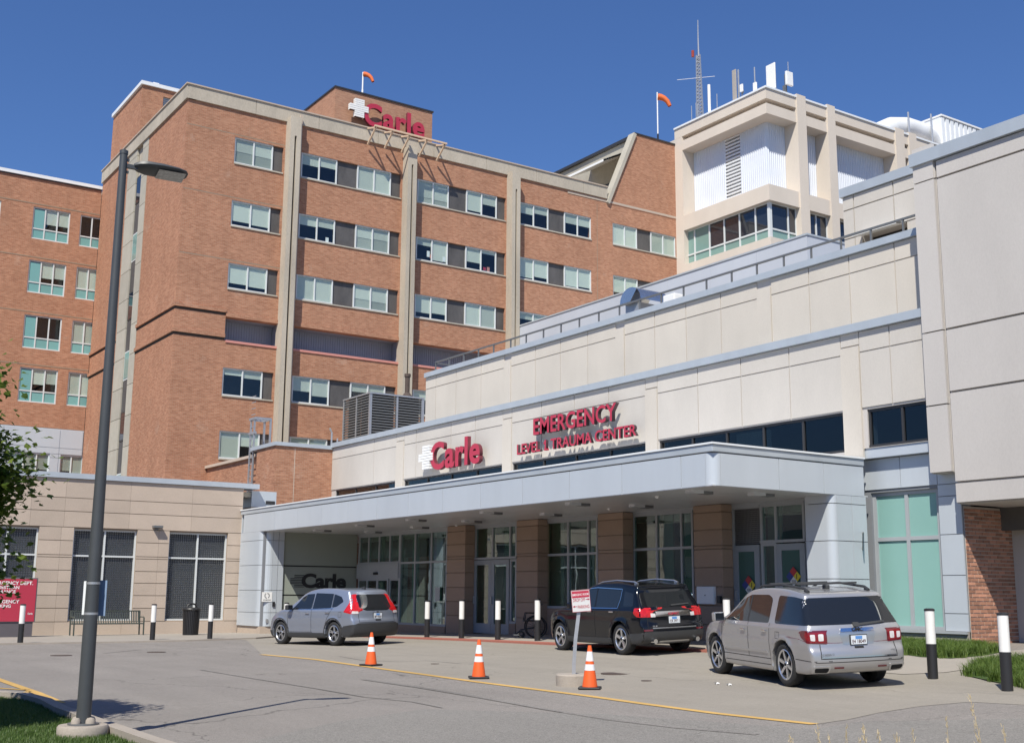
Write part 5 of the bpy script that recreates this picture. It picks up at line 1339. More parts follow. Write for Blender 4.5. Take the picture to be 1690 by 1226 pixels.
# dark decal on the glass wall
SG5 = thing('glass_wall_lettering', 'large dark name lettering with striped cross on the frosted glass wall', 'sign', (0,0,0))
cG = YLp+.1
(xL, zA) = hY(497, 970, cG); xR = aX(571, cG, 960); zB = hY(497, 945.5, cG)[1]
sign_letters(SG5, 'Carle', 'Y', cG, xL, xR, zA, zB, .001, .012, 'black', 'black', bold=.04, spacing=.95, capref='C')
x0 = aX(479, cG, 960); x1 = aX(502, cG, 960)
zt9 = hY(490, 947, cG)[1]; zb9 = hY(490, 968.5, cG)[1]
for k in range(8):
    w0 = .0 if 1 < k < 6 else .28
    MB().pb('Y', cG, x0+(x1-x0)*w0, x1-(x1-x0)*(0 if 1 < k < 6 else .0), zb9+(zt9-zb9)*k/8, zb9+(zt9-zb9)*(k+.45)/8, .001, .008).build('stripe', M['black'], SG5)
def decal_text(root, s, pl, c, a_left, z0, size, d, mt, bold=.012, name='lettering', width=None, mtx=None):
    me = text_mesh(s, 1, 0.0, bold); mn, mx = bounds(me); cap = bounds(text_mesh('E', 1, 0, bold))[1][1]
    sz = size/cap; sx = sz if width is None else width/(mx[0]-mn[0])
    me.transform(Matrix.Translation((-mn[0], 0, 0))); me.transform(Matrix.Diagonal((sx, sz, 1, 1)))
    me.transform(mtx if mtx is not None else face_matrix(pl, c, a_left, z0, d))
    me.materials.clear(); me.materials.append(M[mt]); return link(name, me, root)
# ================================================================ vehicles
M['tyre'] = mat('tyre_rubber', (.022, .022, .023), .8, n1=.15, s1=8)
M['chrome'] = flat('chrome', (.75, .76, .78), .14, 1.0)
M['alloy'] = flat('silver_alloy', (.55, .56, .58), .28, .85)
M['carglass'] = mat('privacy_glass', (.012, .014, .017), .03, spec=.75)
M['trim'] = flat('black_plastic_trim', (.035, .036, .038), .55)
M['gap'] = flat('panel_gap', (.012, .012, .013), .9)
M['lens_red'] = mat('red_lamp_lens', (.48, .012, .015), .22, n1=.35, s1=14, coat=.4)
M['alloy_bright'] = flat('bright_alloy', (.66, .67, .69), .27, .9)
M['lens_deep'] = mat('deep_red_lens', (.20, .010, .014), .2, n1=.3, s1=14, coat=.5)
M['lens_clear'] = mat('clear_lamp_lens', (.62, .60, .60), .12, n1=.2, s1=18, coat=1)
M['lens_dark'] = flat('smoked_lens', (.12, .012, .018), .1, coat=1)
M['plate'] = flat('licence_plate_white', (.62, .66, .70), .4)
M['plate_blue'] = flat('plate_blue', (.10, .25, .55), .4)
M['ink'] = flat('plate_ink', (.08, .03, .03), .6)
M['under'] = flat('dark_underbody', (.012, .012, .012), .9)
def paint(name, col, metal, rough, dust=.35, coat=.8):
    mt, nt, b = _nt(name); N = nt.nodes; L = nt.links
    b.inputs['Base Color'].default_value = (*col, 1); b.inputs['Metallic'].default_value = metal; b.inputs['Roughness'].default_value = rough
    b.inputs['Coat Weight'].default_value = coat; b.inputs['Coat Roughness'].default_value = .03
    geo = N.new('ShaderNodeNewGeometry'); no = N.new('ShaderNodeTexNoise'); no.inputs['Scale'].default_value = 2.2; no.inputs['Detail'].default_value = 5
    L.new(geo.outputs['Position'], no.inputs['Vector'])
    mr = N.new('ShaderNodeMapRange'); mr.inputs[3].default_value = rough*.8; mr.inputs[4].default_value = rough*1.45; L.new(no.outputs[0], mr.inputs[0]); L.new(mr.outputs[0], b.inputs['Roughness'])
    # road dust towards the sills
    sx = N.new('ShaderNodeTexCoord'); sp = N.new('ShaderNodeSeparateXYZ'); L.new(sx.outputs['Object'], sp.inputs[0])
    d = N.new('ShaderNodeMapRange'); d.inputs[1].default_value = .30; d.inputs[2].default_value = .85; d.inputs[3].default_value = dust; d.inputs[4].default_value = 0; L.new(sp.outputs[2], d.inputs[0])
    md = N.new('ShaderNodeMath'); md.operation = 'MULTIPLY'; L.new(d.outputs[0], md.inputs[0]); L.new(no.outputs[0], md.inputs[1])
    mx = N.new('ShaderNodeMix'); mx.data_type = 'RGBA'; L.new(md.outputs[0], mx.inputs[0]); mx.inputs[6].default_value = (*col, 1); mx.inputs[7].default_value = (.22, .19, .16, 1)
    L.new(mx.outputs[2], b.inputs['Base Color'])
    return mt

def poly_sdf(px, pz, P):
    P = np.array(P); n = len(P); d = np.full(px.shape, 1e9); s = np.ones(px.shape)
    for i in range(n):
        a = P[i]; b_ = P[i-1]; ex, ez = b_[0]-a[0], b_[1]-a[1]; wx_, wz_ = px-a[0], pz-a[1]
        t = np.clip((wx_*ex+wz_*ez)/(ex*ex+ez*ez), 0, 1); d = np.minimum(d, (wx_-ex*t)**2+(wz_-ez*t)**2)
        c1 = pz >= a[1]; c2 = pz < b_[1]; c3 = ex*wz_ > ez*wx_
        s = np.where((c1 & c2 & c3) | (~c1 & ~c2 & ~c3), -s, s)
    return s*np.sqrt(d)
def smax(a, b_, k): h = np.clip(.5+.5*(a-b_)/k, 0, 1); return b_+(a-b_)*h+k*h*(1-h)
def smooth_poly(P, it=2):
    P = [np.array(p, float) for p in P]
    for _ in range(it):
        Q = []
        for i in range(len(P)):
            a, b_ = P[i], P[(i+1) % len(P)]; Q += [a*.8+b_*.2, a*.2+b_*.8]
        P = Q
    return P
def sstep(a, b_, x): t = np.clip((x-a)/(b_-a), 0, 1); return t*t*(3-2*t)

def surface_nets(F, org, h):
    nx, ny, nz = F.shape; S = F < 0
    cs = np.zeros((nx-1, ny-1, nz-1), int)
    for i in (0,1):
        for j in (0,1):
            for k in (0,1): cs += S[i:nx-1+i, j:ny-1+j, k:nz-1+k]
    act = (cs > 0) & (cs < 8); idx = -np.ones(act.shape, int); cells = np.argwhere(act); idx[act] = np.arange(len(cells))
    acc = np.zeros((len(cells), 3)); cnt = np.zeros(len(cells))
    I, J, K = cells.T
    C8 = [(0,0,0),(1,0,0),(0,1,0),(1,1,0),(0,0,1),(1,0,1),(0,1,1),(1,1,1)]
    for a in C8:
        for ax in range(3):
            if a[ax]: continue
            b_ = list(a); b_[ax] = 1
            f0 = F[I+a[0], J+a[1], K+a[2]]; f1 = F[I+b_[0], J+b_[1], K+b_[2]]; mk = (f0 < 0) != (f1 < 0)
            t = np.where(mk, f0/np.where(f0 == f1, 1, f0-f1), 0); p = np.stack([np.full(len(cells), float(a[q])) for q in range(3)], 1); p[:, ax] += t
            acc[mk] += p[mk]; cnt += mk
    V = (cells+acc/cnt[:, None])*h+org
    faces = []
    for ax in range(3):
        sl0 = [slice(None)]*3; sl1 = [slice(None)]*3; sl0[ax] = slice(0, -1); sl1[ax] = slice(1, None)
        A, B = S[tuple(sl0)], S[tuple(sl1)]; e = np.argwhere(A != B)
        o1, o2 = [q for q in range(3) if q != ax]
        ok = (e[:, o1] > 0) & (e[:, o2] > 0) & (e[:, o1] < F.shape[o1]-1) & (e[:, o2] < F.shape[o2]-1); e = e[ok]
        q = []
        for (d1, d2) in ((1,1),(0,1),(0,0),(1,0)):
            c = e.copy(); c[:, o1] -= d1; c[:, o2] -= d2; q.append(idx[c[:,0], c[:,1], c[:,2]])
        q = np.stack(q, 1); fl = A[e[:,0], e[:,1], e[:,2]]
        if ax == 1: fl = ~fl
        q[~fl] = q[~fl][:, ::-1]; faces.append(q)
    return V, np.concatenate(faces)

def rp(P, r=.04, n=4):
    """polygon with rounded corners"""
    out = []; m_ = len(P)
    for i in range(m_):
        p, a, q = np.array(P[i-1], float), np.array(P[i], float), np.array(P[(i+1) % m_], float)
        u, v = p-a, q-a; lu, lv = np.linalg.norm(u), np.linalg.norm(v); k = min(r, lu*.45, lv*.45)
        s, e = a+u/lu*k, a+v/lv*k
        for t in np.linspace(0, 1, n): out.append(tuple((1-t)**2*s+2*t*(1-t)*a+t*t*e))
    return out

class Car:
    def __init__(s, name, label, prof, L, W, belt, hood_z, tumble, wheels, rw, bow, pos, ang, scale, pm, flare=.025, h=.027, wrap=False):
        s.root = thing(name, label, 'car')
        s.L, s.W, s.wheels, s.rw = L, W, wheels, rw
        P = smooth_poly(prof, 2)
        def sdf(x, y, z):
            ay = np.abs(y); f = sstep(.2*L, .8*L, x)
            xe = x-bow[0]*(ay/(W/2))**2.4*(1-f)*(1-.0*z)+bow[1]*(ay/(W/2))**2.4*f
            # greenhouse corners pull in more at the rear
            d1 = poly_sdf(xe, z, P)
            hw = W/2-.012*np.clip((.62-z)/.35, 0, 1)**1.5*5*.4 - .010*np.exp(-((z-.52)/.10)**2) + .006*np.exp(-((z-.78)/.07)**2)
            hw = hw-tumble*np.clip(z-belt, 0, 9)-.020*sstep(belt-.03, belt+.03, z)-.030*np.clip((z-hood_z+.15)/.15, 0, 1)*0
            hw = hw-.13*sstep(L-1.0, L+.05, x)**1.6-.035*(1-sstep(-.02, .5, x))-.05*(1-sstep(.0, 1.0, x))*sstep(belt-.05, belt+.5, z)
            hw = hw-.22*sstep(L*.50, L*.78, x)*np.clip((z-belt)/(.6), 0, 1)
            for wx_ in wheels:
                r = np.hypot(x-wx_, z-rw); hw = hw+flare*np.exp(-((r-rw-.05)/.075)**2)*sstep(0, .2, z-.15)+0
            d = smax(d1, ay-hw, .06)
            for wx_ in wheels:
                well = np.maximum(np.hypot(x-wx_, z-rw)-(rw+.055), (W/2-.36)-ay)
                d = np.maximum(d, -well)
            return d
        X = np.arange(-.12, L+.12, h); Yh = np.arange(0, W/2+.1, h); Z = np.arange(.1, max(p[1] for p in prof)+.1, h)
        gx, gy, gz_ = np.meshgrid(X, Yh, Z, indexing='ij'); F = sdf(gx, gy, gz_)
        F = np.concatenate([F[:, :0:-1], F], 1); org = np.array([X[0], -Yh[-1], Z[0]])
        V, Q = surface_nets(F, org, h)
        e = 2e-3
        for _ in range(2):
            f0 = sdf(*V.T); g = np.stack([(sdf(*(V+np.eye(3)[k]*e).T)-f0)/e for k in range(3)], 1)
            gn = (g**2).sum(1); st = np.clip(f0/np.maximum(gn, .3), -.012, .012); V = V-g*st[:, None]
        me = bpy.data.meshes.new('body'); me.from_pydata(V.tolist(), [], Q.tolist()); me.materials.append(pm); me.materials.append(M['under']); me.materials.append(M['carglass'])
        me.polygons.foreach_set('use_smooth', [True]*len(Q))
        cen = V[Q].mean(1); under = np.zeros(len(Q), int)
        for wx_ in wheels: under |= ((np.hypot(cen[:,0]-wx_, cen[:,2]-rw) < rw+.045) & (np.abs(cen[:,1]) < W/2-.02)).astype(int)
        under |= (cen[:, 2] < .245).astype(int)
        if wrap: under[(cen[:,0] < .45) & (cen[:,0] > .05) & (cen[:,2] > belt+.055) & (cen[:,2] < 1.60) & (np.abs(cen[:,1]) > .68) & (under == 0)] = 2
        me.polygons.foreach_set('material_index', under.tolist()); me.update(); me.set_sharp_from_angle(angle=math.radians(50))
        s.body = link('body', me, s.root)
        s.bvh = BVHTree.FromPolygons([tuple(v) for v in V], [tuple(q) for q in Q])
        gxp, gyp = pos; eps = .5
        g0 = float(gz(gxp, gyp)); fx, fy = math.cos(ang), math.sin(ang)
        c2 = np.array([gxp+fx*L*scale/2, gyp+fy*L*scale/2])
        dzf = (float(gz(*(c2+np.array([fx, fy])*1.3)))-float(gz(*(c2-np.array([fx, fy])*1.3))))/2.6
        dzl = (float(gz(*(c2+np.array([-fy, fx])*.8)))-float(gz(*(c2-np.array([-fy, fx])*.8))))/1.6
        ex = Vector((fx, fy, dzf)).normalized(); ey = Vector((-fy, fx, dzl)); ey = (ey-ex*ey.dot(ex)).normalized(); ez = ex.cross(ey)
        zc = float(gz(*c2))-dzf*L*scale/2+.008
        mtx = Matrix.Identity(4)
        for i in range(3): mtx[i][0], mtx[i][1], mtx[i][2] = ex[i]*scale, ey[i]*scale, ez[i]*scale
        mtx[0][3], mtx[1][3], mtx[2][3] = gxp, gyp, zc
        s.root.matrix_world = mtx
    def hit(s, kind, u, v):
        o, d = {'L': ((u, 3, v), (0,-1,0)), 'R': ((u, -3, v), (0,1,0)), 'B': ((-3, u, v), (1,0,0)), 'F': ((s.L+3, u, v), (-1,0,0)), 'T': ((u, v, 4), (0,0,-1))}[kind]
        loc, nor, i, dist = s.bvh.ray_cast(Vector(o), Vector(d)); return loc, nor
    def decal(s, name, P, kind, mt, off=.004, h=.045, parent=None, thick=.0, rr=0):
        if rr: P = rp(P, rr)
        B = densify(P, h); nb = len(B); pts = [Vector(p) for p in B]
        x0, x1 = min(p[0] for p in B), max(p[0] for p in B); y0, y1 = min(p[1] for p in B), max(p[1] for p in B)
        for x in np.arange(x0+h*.5, x1, h):
            for y in np.arange(y0+h*.5, y1, h):
                if inpoly(x, y, B) and min((x-p[0])**2+(y-p[1])**2 for p in B) > (h*.4)**2: pts.append(Vector((x, y)))
        v, e, f, *_ = delaunay_2d_cdt(pts, [(i, (i+1) % nb) for i in range(nb)], [list(range(nb))], 1, 1e-6)
        pos = []; ok = []
        for p in v:
            loc, nor = s.hit(kind, p.x, p.y)
            if loc is None: pos.append((0,0,0)); ok.append(False)
            else: pos.append(tuple(loc+nor*off)); ok.append(True)
        ff = [tuple(t) for t in f if all(ok[i] for i in t)]
        if not ff: return None
        me = bpy.data.meshes.new(name); me.from_pydata(pos, [], ff); me.materials.append(M[mt] if isinstance(mt, str) else mt)
        bm = bmesh.new(); bm.from_mesh(me); bmesh.ops.delete(bm, geom=[q for q in bm.verts if not q.link_faces], context='VERTS')
        bm.normal_update()
        d = {'L': Vector((0,1,0)), 'R': Vector((0,-1,0)), 'B': Vector((-1,0,0)), 'F': Vector((1,0,0)), 'T': Vector((0,0,1))}[kind]
        for q in bm.faces:
            if q.normal.dot(d) < 0: q.normal_flip()
        th = thick or off+.004      # give it an edge that goes down to the body
        ed = [q for q in bm.edges if q.is_boundary]; r = bmesh.ops.extrude_edge_only(bm, edges=ed)
        bm.normal_update()
        for q in [g for g in r['geom'] if isinstance(g, bmesh.types.BMVert)]: q.co = q.co - d*th
        bm.to_mesh(me); bm.free(); me.polygons.foreach_set('use_smooth', [True]*len(me.polygons)); me.set_sharp_from_angle(angle=math.radians(40)); me.update()
        return link(name, me, parent or s.root)
    def seam(s, name, pts, kind, w=.012, mt='gap', off=.003, parent=None):
        P = densify(pts, .05, False); L_, R_ = [], []
        for i, p in enumerate(P):
            a = np.array(P[max(i-1,0)]); q = np.array(P[min(i+1, len(P)-1)]); t = (q-a)/np.linalg.norm(q-a); n = np.array([-t[1], t[0]])*w/2
            L_.append(np.array(p)+n); R_.append(np.array(p)-n)
        mb = MB()
        def V_(p):
            loc, nor = s.hit(kind, *p); return None if loc is None else tuple(loc+nor*off)
        for i in range(len(P)-1):
            q = [V_(L_[i]), V_(R_[i]), V_(R_[i+1]), V_(L_[i+1])]
            if all(q): mb.quad(*q)
        return mb.build(name, M[mt], parent or s.root) if mb.f else None
    def add_wheels(s, rim_r, rim_mat, spokes, split=False, tw=.235):
        rw = s.rw; W = s.W
        def axis_lathe(prof, n=40):      # prof (radius, y)
            b = MB(); b.lathe((0,0,0), prof, n); b.f = b.f[:-2]; b.m = b.m[:-2]; b.v = [(x, z, -y) for x, y, z in b.v]; return b
        ty = axis_lathe([(rim_r-.01,-.10),(rim_r+.01,-.115),(rw-.05,-.12),(rw-.012,-.10),(rw,-.07),(rw,.07),(rw-.012,.10),(rw-.05,.12),(rim_r+.01,.115),(rim_r-.01,.10)]).mesh('tyre', M['tyre'], True)
        b = axis_lathe([(rim_r+.005,.112),(rim_r-.012,.118),(rim_r-.03,.10),(rim_r-.035,.06),(rim_r-.05,.04),(.02,.04)], 40)
        b.m = [0 if i < 40*2 else 1 for i in range(len(b.f))]
        for k in range(spokes):
            t = 2*math.pi*(k+.3)/spokes
            for dt in ((-.14, .14) if split else (0,)):
                n0 = len(b.v); w0, w1 = (.035, .022) if split else (.055, .075 if spokes < 6 else .055)
                for (r, w, y) in ((.045, w0, .088), (rim_r-.02, w1, .104)):
                    tt = t + (dt if r > .1 else dt*.5)
                    c, s_ = math.cos(tt), math.sin(tt)
                    for sg in (-1, 1):
                        for yy_ in (y, y-.04): b.v.append((r*c-sg*w*s_*.5, yy_, r*s_+sg*w*c*.5))
                for f in ((0,4,6,2),(0,1,5,4),(2,6,7,3),(1,3,7,5)): b.f.append(tuple(n0+i for i in f)); b.m.append(0)
        n0 = len(b.f); b2 = axis_lathe([(.065,.06),(.065,.098),(.035,.106)], 20)
        base = len(b.v); b.v += b2.v; b.f += [tuple(base+i for i in f) for f in b2.f]; b.m += [0]*len(b2.f)
        rim = b.mesh('rim', [M[rim_mat], M['gap']], False)
        bm = bmesh.new(); bm.from_mesh(rim); bmesh.ops.recalc_face_normals(bm, faces=bm.faces); bm.to_mesh(rim); bm.free()
        bm = bmesh.new(); bm.from_mesh(ty); bmesh.ops.recalc_face_normals(bm, faces=bm.faces); bm.to_mesh(ty); bm.free()
        ty.set_sharp_from_angle(angle=math.radians(45))
        for wx_ in s.wheels:
            for sd_ in (1, -1):
                o = link('wheel', ty, s.root); o.location = (wx_, sd_*(W/2-.135), rw); o.rotation_euler = (0,0,0 if sd_ > 0 else math.pi)
                link('rim', rim, o)
    def text(s, st, kind, u0, v0, size, width, mt, off=.012, parent=None):
        loc, nor = s.hit(kind, u0-(width/2 if kind == 'B' else 0), v0+size/2)
        if loc is None: return
        me = text_mesh(st, 1, .0, .015); mn, mx = bounds(me); cap = bounds(text_mesh('E', 1, 0, .01))[1][1]
        me.transform(Matrix.Translation((-mn[0], 0, 0))); me.transform(Matrix.Diagonal((width/(mx[0]-mn[0]), size/cap, 1, 1)))
        if kind == 'B':   # viewer behind the car sees +y on the left
            n = Vector((nor.x, 0, nor.z)).normalized(); upv = Vector((0,0,1)); upv = (upv-n*upv.dot(n)).normalized(); rt = upv.cross(n)
            c = loc+n*off; mt4 = Matrix(((rt.x, upv.x, n.x, c.x-rt.x*width/2-upv.x*size/2), (rt.y, upv.y, n.y, u0), (rt.z, upv.z, n.z, c.z-upv.z*size/2), (0,0,0,1)))
            mt4[0][3] = c.x - rt.x*width/2 - upv.x*size/2
        me.transform(mt4); me.materials.clear(); me.materials.append(M[mt]); return link('lettering', me, parent or s.root)

def arch(cx, cz, r0, r1, a0=-12, a1=192, n=22):
    A = [math.radians(a0+(a1-a0)*i/n) for i in range(n+1)]
    return [(cx+r1*math.cos(a), cz+r1*math.sin(a)) for a in A]+[(cx+r0*math.cos(a), cz+r0*math.sin(a)) for a in reversed(A)]
def both(c, name, P, mt, **k):
    for kd in ('L', 'R'): c.decal(name, P, kd, mt, **k)
def both_seam(c, name, P, **k):
    for kd in ('L', 'R'): c.seam(name, P, kd, **k)
def sym(P): return [(-y, z) for y, z in reversed(P)]
def plate(c, z, w=.31, h=.155, s1='', s2=''):
    loc, nor = c.hit('B', 0, z)
    b = MB(); x = loc.x-.02
    b.box(x-.008, x+.03, -w/2, w/2, z-h/2, z+h/2); o = b.build('licence_plate', M['plate'], c.root)
    MB().box(x-.010, x-.0081, -w*.22, w*.22, z+h*.08, z+h*.44).build('plate_print', M['plate_blue'], o)
    me = text_mesh(s1, 1, 0, .02); mn, mx = bounds(me)
    me.transform(Matrix.Translation((-mn[0], 0, 0))); me.transform(Matrix.Diagonal((w*.86/(mx[0]-mn[0]), .085, 1, 1)))
    me.transform(Matrix(((0,0,-1,x-.0105),(-1,0,0,w*.43),(0,1,0,z-h*.36),(0,0,0,1)))); me.materials.clear(); me.materials.append(M['ink']); link('plate_lettering', me, o)
    MB().box(x+.0, x+.04, -w/2-.015, w/2+.015, z-h/2-.015, z+h/2+.015).build('plate_frame', M['trim'], c.root)
def handle(c, x, z, mt, w=.19):
    for kd in ('L', 'R'):
        loc, nor = c.hit(kd, x, z)
        sg = 1 if kd == 'L' else -1
        MB().box(x-w/2, x+w/2, loc.y+sg*.012, loc.y+sg*.035, z-.016, z+.016).build('door_handle', M[mt], c.root, bevel=.008)
        c.decal('handle_recess', [(x-w*.35, z-.035), (x+w*.4, z-.035), (x+w*.4, z+.03), (x-w*.35, z+.03)], kd, 'gap' if mt == 'chrome_' else mt if False else 'gap', off=.001, rr=.02) if False else None
def mirror(c, x, z, pm, w=.20, h=.15):
    for kd, sg in (('L', 1), ('R', -1)):
        loc, nor = c.hit(kd, x-.02, z-.04)
        y = loc.y+sg*.05
        b = MB(); b.box(x-.06, x+.10, min(y, y+sg*w), max(y, y+sg*w), z-h*.45, z+h*.55); o = b.build('mirror', pm, c.root, bevel=.035)
        MB().box(x-.064, x-.0605, min(y+sg*.02, y+sg*(w-.02)), max(y+sg*.02, y+sg*(w-.02)), z-h*.38, z+h*.46).build('mirror_glass', M['carglass'], o)
        MB().bar((x, loc.y-sg*.03, z-.06), (x+.02, y+sg*.04, z-.03), .025).build('mirror_stalk', M['trim'], o)

# ---- silver compact SUV, left
pm = paint('silver_blue_paint', (.30, .335, .41), .55, .30)
prof = [(.12,.24),(.02,.34),(-.01,.50),(.0,.70),(.05,.80),(.06,.98),(.10,1.08),(.36,1.47),(.40,1.565),(.60,1.60),(1.1,1.645),(1.7,1.655),(2.2,1.62),(2.65,1.52),(3.05,1.33),(3.5,1.10),(3.9,1.03),(4.2,.93),(4.42,.78),(4.51,.60),(4.53,.42),(4.46,.26),(4.3,.22),(3.2,.21),(1.6,.21),(.6,.23)]
c = Car('compact_suv', 'silver blue compact suv with tall red tail lamps parked before the lettered glass wall', prof, 4.53, 1.82, 1.02, 1.02, .26, (.98, 3.60), .345, (.14, .35), (15.87, 30.17), math.radians(102.4), .954, pm, flare=.02)
c.add_wheels(.235, 'alloy', 5, True)
both(c, 'side_window', [(3.02,1.06),(2.06,1.06),(2.03,1.50),(2.35,1.49),(2.62,1.39)], 'carglass', rr=.04)
both(c, 'side_window', [(2.0,1.06),(1.12,1.08),(1.12,1.49),(1.97,1.52)], 'carglass', rr=.035)
both(c, 'quarter_window', [(1.07,1.09),(.86,1.12),(.60,1.26),(.74,1.40),(1.07,1.48)], 'carglass', rr=.045)
both(c, 'window_trim', [(3.06,1.035),(2.0,1.035),(1.0,1.055),(1.0,1.075),(2.0,1.053),(3.04,1.053)], 'chrome', off=.006)
c.decal('rear_window', [(-.60,1.07),(-.40,.99),(.40,.99),(.60,1.07),(.56,1.42),(.50,1.455),(-.50,1.455),(-.56,1.42)], 'B', 'carglass', rr=.05, h=.05)
c.decal('windscreen', [(2.66,-.56),(3.38,-.70),(3.42,0),(3.38,.70),(2.66,.56)], 'T', 'carglass', h=.08)
for sg in (1, -1):
    t = lambda P: [(sg*y, z) for y, z in P] if sg > 0 else sym(P)
    lp = c.decal('tail_lamp', t([(.52,1.47),(.66,1.46),(.70,1.30),(.82,1.08),(.87,.97),(.86,.90),(.66,.90),(.63,1.0),(.62,1.18),(.58,1.36)]), 'B', 'lens_red', rr=.02, h=.04)
    c.decal('reversing_lamp', t([(.66,.975),(.84,.985),(.86,.91),(.66,.905)]), 'B', 'lens_clear', off=.009, rr=.015)
    kd = 'L' if sg > 0 else 'R'
    c.decal('tail_lamp', [(.16,.90),(.50,.96),(.44,1.06),(.34,1.22),(.42,1.45),(.34,1.46),(.20,1.2),(.10,1.0)], kd, 'lens_red', rr=.03, h=.04)
c.decal('rear_bumper', [(-.95,.26),(.95,.26),(.95,.56),(.80,.60),(.70,.64),(-.70,.64),(-.80,.60),(-.95,.56)], 'B', 'trim', off=.010, h=.06)
both(c, 'rear_bumper', [(.0,.26),(.55,.26),(.58,.50),(.50,.56),(.0,.62)], 'trim', off=.010)
both(c, 'sill_cladding', [(1.36,.22),(3.2,.22),(3.2,.36),(1.36,.36)], 'trim', off=.012)
for wx_ in (.98, 3.60): both(c, 'wheel_arch_trim', arch(wx_, .345, .385, .455), 'trim', off=.012)
both(c, 'front_bumper', [(4.05,.24),(4.5,.24),(4.5,.42),(4.1,.42)], 'trim', off=.01)
for P in ([(2.03,1.5),(2.03,.95),(2.06,.38)], [(1.10,1.49),(1.08,1.02),(1.26,.80),(1.36,.62)], [(3.20,.38),(3.22,.90),(3.12,1.02)], [(2.0,.38),(3.2,.38)]): both_seam(c, 'door_gap', P)
c.seam('tailgate_gap', [(-.66,.90),(-.66,.66),(.66,.66),(.66,.90)], 'B'); 
both_seam(c, 'fuel_flap_gap', [(.60,.96),(.60,.82),(.74,.82),(.74,.96),(.60,.96)], w=.007)
c.decal('badge', [(-.045,.965),(.045,.965),(.04,.905),(-.04,.905)], 'B', 'chrome', off=.014, rr=.01)
c.text('H', 'B', .03, .90, .06, .06, 'gap', off=.018)
c.decal('tailgate_handle', [(-.10,.70),(.10,.70),(.10,.74),(-.10,.74)], 'B', 'gap', off=.006)
plate(c, .84, s1='BF 9261')
handle(c, 2.22, .93, 'chrome'); handle(c, 1.26, .95, 'chrome'); mirror(c, 2.98, 1.10, M['trim'])
MB().box(.62,.75,-.04,.04,1.60,1.67).build('roof_aerial', M['trim'], c.root, bevel=.015)
CRV = c

# ---- black SUV, centre
pm = paint('black_paint_clearcoat', (.004, .005, .008), .0, .10, .03, .1)
prof = [(.14,.26),(.02,.36),(-.01,.50),(.0,.68),(.05,.76),(.06,.96),(.09,1.07),(.38,1.48),(.36,1.585),(.55,1.62),(1.1,1.68),(1.8,1.69),(2.3,1.66),(2.7,1.56),(3.1,1.36),(3.42,1.15),(3.9,1.08),(4.35,1.02),(4.56,.92),(4.66,.72),(4.7,.48),(4.6,.28),(4.4,.24),(3.2,.23),(1.6,.23),(.6,.25)]
c = Car('black_suv', 'black suv with red tail lamps and chrome tailgate bar parked beneath the canopy', prof, 4.7, 1.85, 1.05, 1.08, .24, (.98, 3.837), .365, (.10, .25), (17.80, 19.97), math.radians(83.9), .930, pm, flare=.03)
c.add_wheels(.25, 'alloy_bright', 5)
both(c, 'side_window', [(3.02,1.11),(2.12,1.11),(2.10,1.54),(2.4,1.53),(2.68,1.42)], 'carglass', rr=.04)
both(c, 'side_window', [(2.06,1.11),(1.10,1.11),(1.02,1.30),(1.0,1.50),(2.05,1.545)], 'carglass', rr=.06)
both(c, 'quarter_window', [(.84,1.13),(.42,1.13),(.50,1.42),(.86,1.48)], 'carglass', rr=.04)
def rim_line(c, P, w=.02):
    P = P+[P[0]]
    for kd in ('L','R'): c.seam('window_trim', P, kd, w=w, mt='chrome', off=.007)
rim_line(c, [(3.08,1.085),(1.08,1.085),(.99,1.30),(.97,1.53),(2.1,1.575),(2.45,1.555),(2.74,1.44)])
c.decal('rear_window', [(-.66,1.10),(.66,1.10),(.60,1.46),(.50,1.50),(-.50,1.50),(-.60,1.46)], 'B', 'carglass', rr=.05, h=.05)
c.decal('windscreen', [(2.72,-.58),(3.34,-.72),(3.38,0),(3.34,.72),(2.72,.58)], 'T', 'carglass', h=.08)
for sg in (1, -1):
    t = lambda P: [(sg*y, z) for y, z in P] if sg > 0 else sym(P)
    c.decal('tail_lamp', t([(.56,.96),(.58,1.035),(.90,1.07),(.91,.88),(.56,.875)]), 'B', 'lens_red', rr=.02, h=.04)
    c.decal('reversing_lamp', t([(.50,.955),(.62,.965),(.62,.875),(.50,.875)]), 'B', 'lens_clear', off=.009, rr=.01)
    c.decal('tail_lamp', [(.0,.88),(.26,.89),(.38,.97),(.36,1.09),(.0,1.09)], 'L' if sg > 0 else 'R', 'lens_red', rr=.03, h=.04)
    b = MB(); b.tube([(-.035, sg*.60, .33), (.20, sg*.60, .34)], .055, 14); b.build('exhaust_tip', M['chrome'], c.root, smooth=True)
    c.decal('reflector', t([(.62,.56),(.84,.56),(.84,.60),(.62,.60)]), 'B', 'lens_dark', off=.012, rr=.01)
br = c.decal('chrome_bar', [(-.50,.885),(.50,.885),(.48,1.0),(-.48,1.0)], 'B', 'chrome', off=.012, rr=.02)
c.text('GMC', 'B', .15, .915, .055, .30, 'red', off=.018)
c.text('SLE', 'B', .62, .655, .03, .13, 'alloy', off=.008)
c.decal('lower_bumper', [(-.95,.27),(.95,.27),(.95,.52),(.80,.545),(-.80,.545),(-.95,.52)], 'B', M['bumper_grey'] if 'bumper_grey' in M else 'trim', off=.008, h=.06)
both(c, 'lower_bumper', [(0,.27),(.50,.27),(.55,.50),(0,.53)], 'trim', off=.008)
c.decal('skid_plate', [(-.48,.25),(.48,.25),(.42,.34),(-.42,.34)], 'B', 'alloy', off=.014, rr=.03)
c.seam('tailgate_trim', [(-.62,.625),(.62,.625)], 'B', w=.022, mt='alloy', off=.008)
both(c, 'sill_cladding', [(1.40,.25),(3.4,.25),(3.4,.38),(1.40,.38)], 'trim', off=.010)
